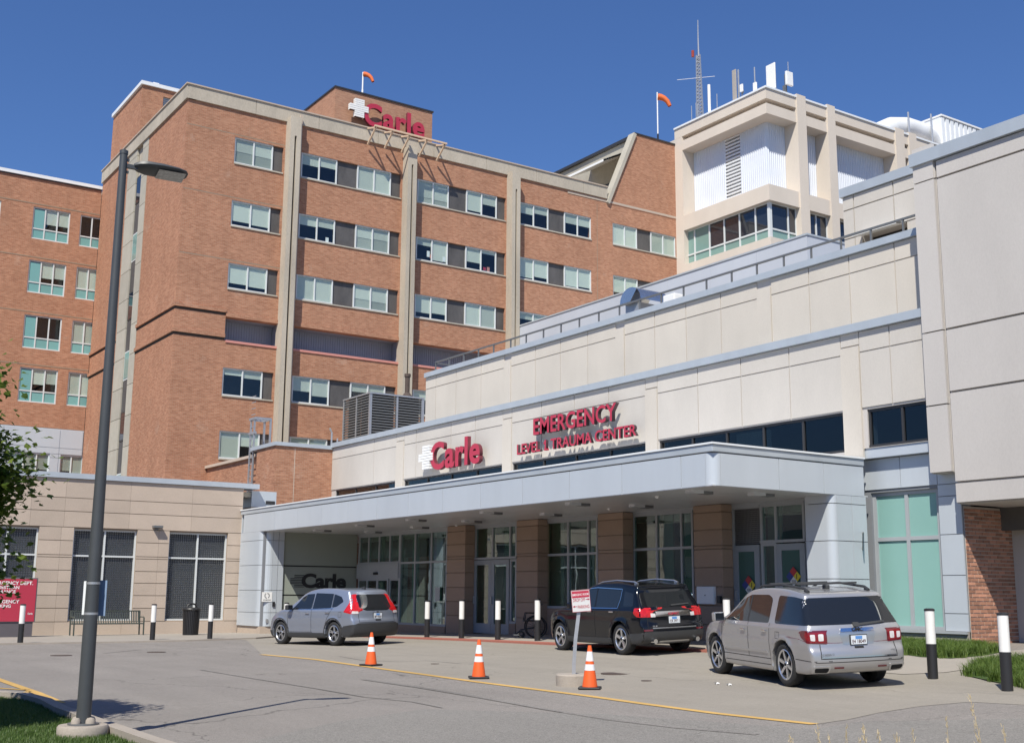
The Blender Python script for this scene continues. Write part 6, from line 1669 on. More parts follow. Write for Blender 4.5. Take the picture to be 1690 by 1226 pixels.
for P in ([(2.08,1.55),(2.08,.95),(2.10,.40)], [(1.02,1.50),(1.00,1.05),(1.18,.86),(1.36,.64)], [(3.40,.40),(3.42,.90),(3.20,1.06)], [(1.40,.40),(3.4,.40)]): both_seam(c, 'door_gap', P)
c.seam('tailgate_gap', [(-.70,.87),(-.74,.60),(.74,.60),(.70,.87)], 'B')
plate(c, .80, s1='CK 397 1')
handle(c, 2.30, 1.0, 'chrome'); handle(c, 1.30, 1.0, 'chrome'); mirror(c, 2.98, 1.14, pm)
def rails(c, x0, x1, y, z, rise, bars=(), mt='trim'):
    for sg in (1, -1):
        P = [(x0, sg*y, z[0]), (x0+.14, sg*y, z[0]+rise), ((x0+x1)/2, sg*y*.99, z[1]+rise), (x1-.2, sg*y*.97, z[2]+rise), (x1, sg*y*.96, z[2]-.01)]
        MB().tube(P, [.03,.026,.022,.022,.025], 8).build('roof_rail', M[mt], c.root, smooth=True)
        for xx in (x0+.08, (x0+x1)/2, x1-.08): MB().box(xx-.05, xx+.05, sg*y-.02, sg*y+.02, z[1]-.08 if xx > x0+.2 else z[0]-.06, z[0]+rise*.7).build('rail_foot', M[mt], c.root)
    for xb in bars: MB().box(xb-.04, xb+.04, -y, y, z[1]+rise-.01, z[1]+rise+.025).build('cross_bar', M['trim'], c.root, bevel=.008)
rails(c, .62, 2.42, .58, (1.645, 1.69, 1.655), .045, mt='alloy')
c.seam('rear_wiper', [(.02,1.125),(-.52,1.15)], 'B', w=.03, mt='trim', off=.02)

# ---- large silver SUV, right
pm = paint('silver_paint', (.44, .44, .45), .6, .28)
prof = [(.14,.27),(.03,.36),(-.01,.48),(.0,.66),(.06,.76),(.06,.98),(.10,1.10),(.42,1.55),(.44,1.66),(.62,1.70),(1.2,1.765),(2.0,1.78),(2.6,1.745),(3.0,1.66),(3.4,1.47),(3.9,1.20),(4.3,1.12),(4.7,1.03),(4.93,.90),(5.05,.70),(5.1,.48),(5.0,.30),(4.8,.25),(3.5,.24),(1.8,.24),(.6,.26)]
c = Car('large_silver_suv', 'large silver suv with black roof rails nearest the camera at right', prof, 5.1, 1.95, 1.08, 1.12, .25, (1.08, 4.10), .395, (.10, .32), (14.92, 12.51), math.radians(70.6), .858, pm, flare=.02, wrap=True)
c.add_wheels(.275, 'alloy_bright', 6)
both(c, 'side_window', [(3.62,1.13),(1.66,1.13),(1.62,1.58),(1.80,1.65),(2.55,1.64),(3.0,1.52)], 'carglass', rr=.06)
both(c, 'quarter_window', [(1.42,1.13),(.12,1.13),(.40,1.58),(.8,1.625),(1.38,1.645)], 'carglass', rr=.07)
both_seam(c, 'window_pillar', [(2.55,1.14),(2.50,1.63)], w=.05, mt='trim', off=.006)
c.decal('rear_window', [(-.93,1.13),(.93,1.13),(.84,1.55),(.74,1.60),(-.74,1.60),(-.84,1.55)], 'B', 'carglass', rr=.05, h=.05)
c.decal('windscreen', [(3.06,-.62),(3.80,-.78),(3.84,0),(3.80,.78),(3.06,.62)], 'T', 'carglass', h=.08)
for sg in (1, -1):
    t = lambda P: [(sg*y, z) for y, z in P] if sg > 0 else sym(P)
    c.decal('tail_lamp', t([(.60,.98),(.62,1.04),(.97,1.03),(.985,.92),(.95,.82),(.60,.80)]), 'B', 'lens_dark', rr=.03, h=.04)
    lpz = [(.64,.83),(.78,.83),(.78,1.01),(.64,1.01)]
    c.decal('lamp_ring', t(lpz), 'B', 'lens_deep', off=.008, rr=.03); c.decal('reversing_lamp', t([(.665,.86),(.76,.86),(.76,.98),(.665,.98)]), 'B', 'lens_clear', off=.011, rr=.02)
    c.decal('lamp_ring', t([(.80,.83),(.92,.84),(.93,1.01),(.80,1.01)]), 'B', 'lens_deep', off=.008, rr=.03); c.decal('reversing_lamp', t([(.82,.86),(.90,.87),(.905,.975),(.82,.975)]), 'B', 'lens_clear', off=.011, rr=.02)
    c.decal('tail_lamp', [(.0,.81),(.18,.82),(.36,.92),(.42,1.02),(.30,1.045),(.0,1.04)], 'L' if sg > 0 else 'R', 'lens_dark', rr=.03, h=.04)
    c.decal('tail_lamp_inset', [(.10,.85),(.18,.86),(.26,.95),(.22,1.01),(.10,1.01)], 'L' if sg > 0 else 'R', 'lens_deep', off=.008, rr=.02, h=.04)  # deep red area set into the smoked side lens
    c.decal('exhaust_surround', t([(.60,.29),(.90,.30),(.92,.425),(.58,.425)]), 'B', 'alloy', off=.012, rr=.03)
    c.decal('exhaust_tip', t([(.63,.315),(.86,.32),(.88,.395),(.62,.395)]), 'B', 'gap', off=.016, rr=.03)
    c.decal('reflector', t([(.34,.375),(.52,.375),(.52,.405),(.34,.405)]), 'B', 'lens_dark', off=.012, rr=.01)
c.decal('plate_recess', [(-.30,.78),(.30,.78),(.37,1.0),(-.37,1.0)], 'B', 'alloy', off=.003, rr=.04)
c.decal('chrome_bar', [(-.34,1.005),(.34,1.005),(.33,1.065),(-.33,1.065)], 'B', 'chrome', off=.014, rr=.02)
c.text('GMC', 'B', .11, 1.005, .065, .22, 'gap', off=.025)
c.decal('tailgate_badge', [(.50,.575),(.14,.575),(.14,.595),(.50,.595)], 'B', 'alloy', off=.005) if False else None
c.text('ACADIA DENALI', 'B', .78, .605, .035, .42, 'steel_dark', off=.006)
c.text('AWD', 'B', -.60, .645, .03, .14, 'steel_dark', off=.006)
c.seam('tailgate_gap', [(-.74,.80),(-.76,.55),(.76,.55),(.74,.80)], 'B', w=.014)
c.seam('bumper_gap', [(-.99,.50),(-.8,.485),(.8,.485),(.99,.50)], 'B', w=.012)
both_seam(c, 'bumper_gap', [(.02,.505),(.66,.53)], w=.012)
c.seam('tailgate_trim', [(-.74,.57),(.74,.57)], 'B', w=.022, mt='chrome', off=.007)
c.decal('tailgate_handle', [(-.09,.715),(.09,.715),(.09,.75),(-.09,.75)], 'B', 'gap', off=.006)
for P in ([(2.52,1.14),(2.52,.95),(2.54,.48)], [(1.60,1.13),(1.60,1.02),(1.62,.82),(1.60,.44)], [(3.72,.48),(3.74,.95),(3.68,1.12)], [(1.60,.47),(3.74,.47)], [(1.60,.36),(3.7,.35)]): both_seam(c, 'door_gap', P)
both(c, 'side_moulding', [(1.72,.57),(3.62,.56),(3.62,.60),(1.72,.62)], pm, off=.016)
both_seam(c, 'fuel_flap_gap', [(1.20,.98),(1.20,.86),(1.36,.86),(1.36,.98),(1.20,.98)], w=.008)
c.seam('spoiler_gap', [(-.72,1.60),(.72,1.60)], 'B', w=.012)
plate(c, .86, s1='E4 18049')
c.seam('rear_wiper', [(.02,1.11),(-.60,1.15)], 'B', w=.035, mt='trim', off=.03)
c.decal('wiper_base', [(-.06,1.08),(.06,1.08),(.06,1.15),(-.06,1.15)], 'B', 'trim', off=.03, rr=.02)
handle(c, 2.72, .97, 'chrome'); handle(c, 1.80, .98, 'chrome'); mirror(c, 3.62, 1.18, pm, .23, .18)
rails(c, .62, 2.70, .62, (1.71, 1.775, 1.745), .06, bars=(1.05, 2.15))
MB().box(1.0,1.16,-.04,.04,1.74,1.82).build('roof_aerial', M['trim'], c.root, bevel=.02)
# ================================================================ building opposite (seen only in reflections)
OB = thing('opposite_building', 'low beige office building across the road behind the viewer', 'building', (0,0,0))
MB().box(-40, -28, -45, 95, -.5, 8.5).build('wall', M['stone'], OB)
MB().box(-40.2, -27.8, -45.2, 95.2, 8.5, 8.9).build('roof_edge', M['coping'], OB)
for z0 in (1.2, 4.8):
    for k in range(22): MB().box(-28.02, -27.9, -42+k*6.2, -42+k*6.2+3.8, z0, z0+1.9).build('window', M['carglass'], OB)

# ================================================================ street lamp
z_isl = .10
pl = hG(136, 1211, .06); lx, ly = pl[0], pl[1]; lz = gz(lx, ly)+.01
def z_on_line(x, y, py):            # height of the picture row py above the ground point x, y
    lo, hi = -1., 40.
    for _ in range(50):
        m_ = (lo+hi)/2; d = np.array([x, y, m_])-CAM; yy_ = 613-FPX*(d@UP)/(d@FW)
        if yy_ > py: lo = m_
        else: hi = m_
    return m_
LP = thing('street_lamp', 'tall dark grey street lamp with flat led head on the grass island at left', 'street lamp', (lx, ly, 0))
ztl = z_on_line(lx, ly, 251)
print('lamp', lx, ly, ztl)
MB().lathe((0,0,lz), [(.245,0),(.255,.03),(.255,.125),(.24,.145)], 40).build('concrete_footing', M['kerb'], LP, smooth=True)
b = MB(); b.lathe((0,0,lz+.145), [(.155,0),(.155,.018)], 24); b.build('base_plate', M['steel_dark'], LP)
for k in range(4):
    t = k*math.pi/2+.5; MB().lathe((.10*math.cos(t), .10*math.sin(t), lz+.163), [(.05,0),(.048,.03),(.034,.052),(.0,.06)], 12).build('bolt_cover', M['kerb'], LP, smooth=True)
MB().lathe((0,0,lz+.165), [(.074,0),(.071,1.),(.053,3.2),(.042,ztl-lz-.18),(.042,ztl-lz-.165)], 28).build('pole', M['lamp'], LP, smooth=True)
MB().lathe((0,0,ztl), [(.047,-.03),(.047,.012),(.03,.022)], 24).build('pole_cap', M['lamp'], LP, smooth=True)
for py in (962, 1012):
    zz = z_on_line(lx, ly, py); MB().lathe((0,0,zz), [(.071,-.012),(.071,.012)], 24).build('band_clamp', M['steel'], LP)
A = hG(478, 1153); B_ = hG(555, 1150); hd = Vector((B_[0]-A[0], B_[1]-A[1], 0)).normalized()
sd_ = Vector((-hd.y, hd.x, -.20)); zh = ztl-.16
HL = .74
b = MB(); b.bar(hd*.04+Vector((0,0,zh)), hd*.16+Vector((0,0,zh)), .022); b.box(-.0, .0, 0, 0, 0, 0) if False else None
b.build('arm', M['lamp'], LP)
for dz in (-.07, 0, .07): MB().bar(Vector((0,0,zh+dz))+hd*.03, Vector((0,0,zh+dz))+hd*.065, .014).build('bolt', M['lamp'], LP)
b = MB(); st = [(.12,.04,.03),(.17,.085,.05),(.26,.12,.062),(.42,.135,.052),(.60,.13,.034),(.69,.10,.022),(.72,.05,.012)]
for i, (u, w, h) in enumerate(st):
    c = hd*u+Vector((0,0,zh+.01)); 
    for k in range(10):
        t = 2*math.pi*k/10; zz = math.sin(t); b.v.append(tuple(c+sd_*w*math.copysign(abs(math.cos(t))**.6, math.cos(t))+Vector((0,0,(h if zz > 0 else h*.5)*zz))))
n_ = len(st)
for i in range(n_-1):
    for k in range(10): b.f.append((i*10+k, i*10+(k+1)%10, (i+1)*10+(k+1)%10, (i+1)*10+k)); b.m.append(0)
b.f += [tuple(reversed(range(10))), tuple((n_-1)*10+k for k in range(10))]; b.m += [0,0]
b.build('lamp_head', M['lamp'], LP, smooth=True)
led = MB(); 
def lq(u0, u1, w, z, mb): mb.quad(*[tuple(hd*u+sd_*v+Vector((0,0,z))) for u, v in ((u0,-w),(u1,-w),(u1,w),(u0,w))])
b = MB(); lq(.38, .685, .105, zh-.026, b); b.build('led_lens', mat('led_lens', (.42,.42,.42), .3, n1=.4, s1=30), LP)
# road sign strapped to the pole, seen from behind at its edge
zs0, zs1 = z_on_line(lx, ly, 1016), z_on_line(lx, ly, 957)
rtv = Vector((RT[0], RT[1], 0)).normalized(); fwv = Vector((FW[0], FW[1], 0)).normalized()
sgn = thing('pole_sign', 'small blue and grey sign strapped to the back of the dark lamp post', 'sign', (lx, ly, 0))
def slab(c, r, u, n, w, h, t, name, mt, par, cent=True):
    """flat board: centre c, right r, up u, normal n"""
    mb = MB(); P = []
    for s3 in (-1, 1):
        for s1, s2 in ((-1,-1),(1,-1),(1,1),(-1,1)): P.append(tuple(c+r*(w/2*s1)+u*(h/2*s2)+n*(t/2*s3)))
    mb.v = P; mb.f = [(0,3,2,1),(4,5,6,7),(0,1,5,4),(1,2,6,5),(2,3,7,6),(3,0,4,7)]; mb.m = [0]*6
    return mb.build(name, mt if not isinstance(mt, str) else M[mt], par)
rS = (rtv*.98+fwv*-.2).normalized(); nS = rS.cross(Vector((0,0,1)))
slab(fwv*.115+rtv*.0+Vector((0,0,(zs0+zs1)/2)), rS, Vector((0,0,1)), nS, .24, zs1-zs0, .003, 'board', flat('blue_sign_board', (.20,.28,.42), .5), sgn)
slab(fwv*.098-rtv*.092+Vector((0,0,(zs0+zs1)/2)), rS, Vector((0,0,1)), nS, .085, zs1-zs0-.02, .006, 'edge_board', 'white_edge', sgn)

# ================================================================ bollards
def bollard(x, y, label):
    z = float(gz(x, y))+.045*(x > 18.8 or y > 37.9)
    t = thing('bollard', label, 'bollard', (x, y, z), 'black and white bollards along the kerb'); return t
b0 = bollard(*hG(1663,1140)[:2], 'black and white bollard nearest the camera, at the right edge by the grass bed')
h = 1.13; r = .082
MB().lathe((0,0,0), [(r,-.1),(r,.56)], 28).build('black_base', M['black'], b0, smooth=True)
M['bol_white'] = mat('frosted_white_tube', (.74,.73,.71), .35, n1=.06, s1=6)
MB().lathe((0,0,0), [(r*.97,.56),(r*.97,h-.04)], 28).build('white_tube', M['bol_white'], b0, smooth=True)
MB().lathe((0,0,0), [(r*1.04,h-.04),(r*1.04,h-.015),(r*.7,h)], 28).build('cap', M['black'], b0, smooth=True)
KB = 19.5
for (x, y), lab in [
    (hG(1540,1120)[:2], 'black and white bollard second from the right edge, beside the silver suv'),
    ((KB, aY(1199, KB, 1000)), 'bollard showing its white top between the black suv and the large silver suv'),
    (hG(887,1057.3)[:2], 'bollard in front of the folded wheelchair, left of the black suv'),
    (hG(821.5,1055.7)[:2], 'bollard before the double glass doors, third right of the compact suv'),
    (hG(761.5,1053.5)[:2], 'bollard before the leftmost stone pier, second right of the compact suv'),
    (hG(704.5,1052)[:2], 'bollard first to the right of the compact suv'),
    ((16.9, 16.9*hG(471,1052)[1]/hG(471,1052)[0]), 'bollard whose white top shows above the hood of the compact suv'),
    (hG(346,1056)[:2], 'bollard right of the black litter bin'),
    (hG(251,1058)[:2], 'bollard between the steel bench and the black litter bin'),
    (hG(33,1063)[:2], 'bollard in front of the red entrance sign at far left')]:
    if x > 18.9: x, y = x*.975, y*.975
    z = float(gz(x, y))+.045*(x > 18.8 or y > 37.9); dup(b0, (x, y, z), random.uniform(0, 3), lab)

# ================================================================ bench, bin
bw = hG(232, 1049.5); yb = bw[1]; zb_ = float(gz(*bw[:2]))+.045; xa_, xb_ = aX(121, yb, 1040), aX(236, yb, 1040)
BN = thing('bench', 'green black steel slat bench against the tan stone wall', 'bench', ((xa_+xb_)/2, yb, zb_)); Lb = (xb_-xa_)/2
prof_ = [(-.02,.42),(.10,.43),(.30,.40),(.42,.43),(.47,.52),(.53,.84)]       # y, z of a slat, front to back
M['bench'] = flat('dark_green_bench_paint', (.06,.07,.06), .4)
b = MB(); n = int(2*Lb/.085)
for k in range(n+1):
    x = -Lb+.05+k*(2*Lb-.1)/n
    for i in range(len(prof_)-1): b.bar((x, prof_[i][0], prof_[i][1]), (x, prof_[i+1][0], prof_[i+1][1]), .019, r2=.005, up=(0,-.6,.8))
o = b.build('slats', M['bench'], BN); o['kind'] = 'stuff'
for (y, z) in ((-.03,.41),(.53,.85),(.40,.40)): MB().bar((-Lb, y, z), (Lb, y, z), .022).build('rail', M['bench'], BN)
for sg in (-1, 1):
    x = sg*Lb; MB().bar((x, -.03, .62), (x, -.06, 0), .022).build('leg', M['bench'], BN); MB().bar((x, .53, .86), (x, .46, .0), .022).build('leg', M['bench'], BN)
    MB().tube([(x,-.04,.60),(x,.0,.64),(x,.40,.64),(x,.50,.62)], .02, 8).build('armrest', M['bench'], BN)
bp_ = hG(314, 1049.5); zb_ = float(gz(*bp_[:2]))+.045
BI = thing('litter_bin', 'round black slatted litter bin with domed handle before the lattice window', 'litter bin', (bp_[0], bp_[1], zb_))
MB().lathe((0,0,0), [(.25,.02),(.27,.86)], 30).build('liner', M['black'], BI)
b = MB()
for k in range(30):
    t = 2*math.pi*k/30; c, s_ = math.cos(t), math.sin(t); b.bar((.27*c,.27*s_,.0), (.30*c,.30*s_,.90), .02, r2=.006, up=(c, s_, 0))
o = b.build('slats', M['black'], BI); o['kind'] = 'stuff'
MB().lathe((0,0,0), [(.33,.88),(.345,.92),(.33,.95),(.20,.98)], 30).build('lid', M['black'], BI, smooth=True)
MB().tube([(-.18,0,.96),(-.14,0,1.08),(0,0,1.12),(.14,0,1.08),(.18,0,.96)], .035, 10).build('handle', M['black'], BI, smooth=True)

# ================================================================ signs
# red entrance sign at the left edge
yS = hG(40, 1053)[1]; zS = float(gz(8, yS))
RS = thing('entrance_sign', 'large red emergency department entrance sign at far left partly behind the tree', 'sign', (0,0,0))
x0, x1 = aX(-78, yS, 990), aX(58.5, yS, 990); zt_, zb_ = hY(40, 955, yS)[1], hY(40, 1025, yS)[1]
MB().box(x0, x1, yS, yS+.22, zb_, zt_).build('sign_panel', M['red'], RS)
MB().box(x0-.02, x1+.04, yS+.02, yS+.26, zb_-.03, zt_+.04).build('sign_frame', M['steel_dark'], RS)
MB().box(x0+.1, x1-.02, yS+.04, yS+.24, zS-.1, zb_-.03).build('sign_base', flat('grey_sign_base', (.10,.09,.10), .6), RS)
def ln(txt, xr_px, ytop, ybot, nvis):
    xr = aX(xr_px, yS, ytop); zb2, zt2 = hY(40, ybot, yS)[1], hY(40, ytop, yS)[1]
    me = text_mesh(txt, 1, 0, .02); mn, mx = bounds(me); cap = bounds(text_mesh('E', 1, 0, .01))[1][1]
    s_ = (zt2-zb2)/cap; w = (mx[0]-mn[0])*s_*1.02
    decal_text(RS, txt, 'Y', yS, xr-w, zb2, zt2-zb2, .006, 'white', bold=.02, width=w)
ln('EMERGENCY DEPT.', 55, 959, 964.5, 0); ln('PEDESTRIAN', 32, 966.5, 971.5, 0); ln('ENTRANCE', 26, 973.5, 978.5, 0); ln('EMERGENCY', 32, 989.5, 995, 0); ln('PARKING', 18, 997, 1002, 0)
decal_text(RS, 'Carle', 'Y', yS, aX(45.5, yS, 1012), hY(47, 1013.5, yS)[1], .06, .006, 'white', bold=.02, width=.16)
# drop off sign on a bent post in a concrete foot
bs = hG(947, 1131); D0 = Vector((bs[0], bs[1], float(gz(*bs[:2]))))
DS = thing('drop_off_sign', 'small leaning emergency room drop off and parking sign in a round concrete foot', 'sign', D0)
sc_ = 1/FPX*float((np.array(D0)-CAM)@FW)      # metres per pixel there
MB().lathe((0,0,0), [(.295,-.02),(.30,.12),(.30,.17),(.28,.19)], 36).build('concrete_foot', M['kerb'], DS, smooth=True)
def pp_(dx, dy): return rtv*(dx*sc_)+Vector((0,0,dy*sc_))
P = [pp_(0, 14), pp_(.3, 35), pp_(3, 75), pp_(7.5, 110), pp_(11, 150)]
for i in range(len(P)-1): MB().bar(P[i]-(P[i+1]-P[i])*.01, P[i+1], .03, r2=.012, up=tuple(fwv)).build('post', M['steel'], DS)
tl = math.radians(5); rS = (rtv*math.cos(tl)+Vector((0,0,1))*math.sin(tl)); rS = (rS+fwv*.12).normalized(); uS = Vector((0,0,1))-rS*rS.z; uS.normalize(); nS = rS.cross(uS)
cS_ = pp_(12, 137.5)-fwv*.04; wS, hS = 31.5*sc_, 36*sc_
slab(cS_, rS, uS, nS, wS, hS, .005, 'sign_board', flat('sign_board_white', (.60,.60,.60), .5), DS)
slab(cS_+nS*.004+uS*hS*.30, rS, uS, nS, wS*.92, hS*.30, .003, 'header_band', 'red', DS)
b = MB()
for (du, dv, w, h) in ((0,.485,1,.015),(0,-.485,1,.015),(.49,0,.015,.97),(-.49,0,.015,.97)): slab(cS_+nS*.004+rS*du*wS+uS*dv*hS, rS, uS, nS, w*wS, h*hS, .002, 'border', 'red', DS)
def on_sign(txt, du, dv, size, width, mt):
    o = cS_+nS*.0065+rS*du*wS+uS*dv*hS
    m4 = Matrix(((rS.x,uS.x,nS.x,o.x),(rS.y,uS.y,nS.y,o.y),(rS.z,uS.z,nS.z,o.z),(0,0,0,1)))
    decal_text(DS, txt, 'Y', 0, 0, 0, size, 0, mt, bold=.006, width=width, mtx=m4)
on_sign('EMERGENCY ROOM', -.43, .24, .035, wS*.86, 'white'); on_sign('DROP OFF', -.42, -.02, .052, wS*.64, 'red'); on_sign('PARKING', -.20, -.34, .052, wS*.62, 'red')
def arrow(du, dv, sg):
    o = cS_+nS*.0065+rS*du*wS+uS*dv*hS; mb = MB(); q = .03
    f = lambda a, c: tuple(o+rS*a*sg+uS*c)
    mb.quad(f(-q*1.2,-.005), f(q*.2,-.005), f(q*.2,.005), f(-q*1.2,.005)); mb.poly([f(q*.0,-.018), f(q*1.1,0), f(q*.0,.018)]); mb.build('arrow', M['red'], DS)
arrow(.37, .055, 1); arrow(-.36, -.24, -1)

# cones
M['orange'] = flat('orange_cone_plastic', (.75, .11, .02), .45); M['cwhite'] = flat('white_reflective_collar', (.72,.72,.74), .35)
cones = [(612,1101.5,'orange traffic cone farthest left, behind which the compact suv is parked'),(790,1122.5,'middle orange traffic cone of three on the yellow line'),(973.5,1140,'orange traffic cone leaning against the foot of the drop off sign')]
c0 = None
for px, py, lab in cones:
    p = hG(px, py-3); z = float(gz(*p[:2]))+.008
    if c0: dup(c0, (p[0], p[1], z), random.uniform(0,1.5), lab); continue
    c0 = thing('traffic_cone', lab, 'traffic cone', (p[0], p[1], z), 'orange traffic cones along the yellow line', .3)
    b = MB(); b.box(-.18,.18,-.18,.18,0,.035); b.build('cone_base', M['black'], c0, bevel=.02)
    H_ = .68; rr = lambda z: .125-(z-.035)*(.125-.027)/(H_-.035)
    for (z0, z1, mt, nm, e) in ((.035,.29,'orange','cone_body',0),(.29,.385,'cwhite','reflective_collar',.002),(.385,.435,'orange','cone_body',0),(.435,.585,'cwhite','reflective_collar',.002),(.585,H_,'orange','cone_tip',0)):
        MB().lathe((0,0,0), [(rr(z0)+e,z0),(rr(z1)+e,z1)], 28).build(nm, M[mt], c0, smooth=True)

# manholes, valve covers, litter
def disc(name, px, py, wpx, lab, mt='iron', grp=None):
    p = hG(px, py); d = float((np.array([p[0], p[1], 0])-CAM)@FW); r = wpx/2*d/FPX; z = float(gz(*p[:2]))
    t = MB().lathe((0,0,0), [(r*1.0,-.02),(r,.009),(r*.96,.009),(r*.95,.006),(r*.2,.007)], 36).build(name, M[mt]); t.location = (p[0], p[1], z+.003)
    tag(t, lab, 'manhole cover', grp)
disc('manhole_cover', 1016, 1111.5, 49, 'large rusty manhole cover on the concrete drive right of the leaning sign')
disc('manhole_cover', 1067, 1123.5, 18, 'small round cover right of the large manhole cover')
disc('manhole_cover', 718, 1095.5, 14, 'small dark cover on the drive between the first two traffic cones')
disc('manhole_cover', 101, 1081.5, 34, 'dark round cover in the asphalt left of the lamp post')
disc('manhole_cover', 258, 1076, 30, 'dark round cover in the asphalt right of the lamp post')
for px, py, lab in ((1183,1129,'crumpled white paper scrap on the drive, left one of two'),(1203,1131,'crumpled white paper scrap on the drive, right one of two')):
    p = hG(px, py); b = MB()
    for k in range(5): a = k*1.3; b.poly([(0,0,.03), (.05*math.cos(a),.04*math.sin(a),.0), (.06*math.cos(a+1),.05*math.sin(a+1),.015+.01*(k%2))])
    o = b.build('paper_scrap', M['white']); o.location = (p[0], p[1], float(gz(*p[:2]))+.006); tag(o, lab, 'litter')

# ================================================================ under the canopy: lights, boxes, notices, wheelchair
lights_px = [(533,876,'first'),(603,868,''),(688,859,''),(812,847,''),(617,878.6,''),(694,871,''),(780,861,''),(955,832.7,''),(1060,836,''),(1156,813,''),(1258,817,''),(911,850,'')]
labs = ['soffit light box nearest the lettered glass wall','soffit light box left of the sliding doors, front row','soffit light box before the leftmost stone pier, front row','soffit light box before the double doors, front row','soffit light box over the sliding doors, back row','soffit light box over the corner glazing, back row','soffit light box over the leftmost stone pier, back row','soffit light box before the third stone pier, front row','soffit light box above the black suv glazing, back row','soffit light box at the canopy front corner','soffit light box in front of the diamond marked doors','soffit light box above the second stone pier, back row']
f0 = None
for (px, py, _), lab in zip(lights_px, labs):
    r_ = _ray(px, py); p = CAM+r_*((ZS-.05-EYE)/r_[2])
    if f0: dup(f0, (p[0], p[1], ZS-.012), None, lab); continue
    f0 = thing('soffit_light', lab, 'light fixture', (p[0], p[1], ZS-.012), 'box lights under the canopy')
    MB().box(-.36,.0,-.11,.11,-.06,0).build('housing', M['soffit'], f0); MB().box(.0,.30,-.10,.10,-.065,0).build('shaded_half', M['steel_dark'], f0)  # sunlit pale end and shaded dark end painted as two tones
for px, py, lab in ((1084,820,'small white sprinkler dot on the soffit, nearest the canopy corner'),(1005,840,'small white sprinkler dot above the second stone pier'),(867,862,'small white sprinkler dot above the double doors'),(753,867,'small white sprinkler dot left of the leftmost pier')):
    r_ = _ray(px, py); p = CAM+r_*((ZS-.03-EYE)/r_[2]); o = MB().lathe((0,0,0), [(.05,0),(.05,-.02),(.02,-.05)], 12).build('sprinkler_head', M['white']); o.location = (p[0], p[1], ZS-.012); tag(o, lab, 'sprinkler', 'ceiling sprinklers under the canopy')
a, z1 = hX(1152.5, 967.5, X1); q, z0 = hX(1182, 996.5, X1)
t = thing('wall_cabinet', 'white square cabinet on the stone pier left of the diamond marked doors', 'cabinet', (0,0,0))
MB().box(X1-.06, X1-.002, q, a, z0, z1).build('cabinet_box', M['white_edge'], t); MB().box(X1-.072, X1-.06, q+.03, a-.03, z0+.03, z1-.03).build('cabinet_door', M['white'], t); MB().box(X1-.08, X1-.072, (a+q)/2-.015, (a+q)/2+.015, (z0+z1)/2-.015, (z0+z1)/2+.015).build('latch', M['steel_dark'], t)
a, z = hX(1190, 989, X1); tag(MB().box(X1-.08, X1-.002, a-.05, a+.06, z-.09, z+.09).build('door_button', M['black'], None, bevel=.01), 'black door button box beside the white cabinet on the stone pier', 'push button')
a, z1 = hY(432.5, 976.5, YLp); q, z0 = hY(448.5, 992.5, YLp)
t = thing('wall_notice', 'square white notice with round symbol on the silver end wall at left', 'sign', (0,0,0))
MB().box(a, q, YLp-.012, YLp-.001, z0, z1).build('board', M['white'], t)
b = MB(); cx, cz, R1 = (a+q)/2, (z0+z1)/2+(z1-z0)*.12, (q-a)*.27
for k in range(12):
    if k in (3, 9): continue
    t0, t1 = k*math.pi/6, (k+.85)*math.pi/6
    b.quad(*[(cx+r_*math.cos(tt), YLp-.014, cz+r_*math.sin(tt)) for r_, tt in ((R1,t0),(R1*.62,t0),(R1*.62,t1),(R1,t1))])
b.build('ring_symbol', M['steel'], t)
decal_text(t, 'NO SMOKING', 'Y', YLp, a+(q-a)*.12, z0+.04, .05, .014, 'steel_dark', bold=.02, width=(q-a)*.76)
a, z = hY(451, 996.5, YLp); tag(MB().box(a-.05, a+.05, YLp-.05, YLp-.002, z-.09, z+.09).build('card_reader', M['black'], None, bevel=.01), 'small black card reader beside the white notice', 'card reader')
a, z = hY(440, 1024, YLp); tag(MB().box(a-.05, a+.05, YLp-.03, YLp-.002, z-.07, z+.07).build('outdoor_socket', M['steel'], None, bevel=.01), 'grey outdoor socket low on the silver end wall', 'socket')
yn, zn = hX(645.5, 1010, X2); t = thing('door_notice', 'red and white notice on the glass beside the sliding doors', 'sign', (0,0,0))
MB().box(X2-.03, X2-.02+.002, yn-.18, yn+.18, zn-.32, zn+.42).build('board', M['red'], t); MB().box(X2-.034, X2-.03, yn-.14, yn+.14, zn+.0, zn+.34).build('paper', M['white'], t)
yn, zn = hX(723, 980, X2); t = tag(MB().box(X2-.03, X2-.02, yn-.16, yn+.16, zn-.24, zn+.24).build('door_notice', flat('pale_notice', (.4,.42,.42), .5)), 'pale paper notice on the corner glazing right of the sliding doors', 'sign')
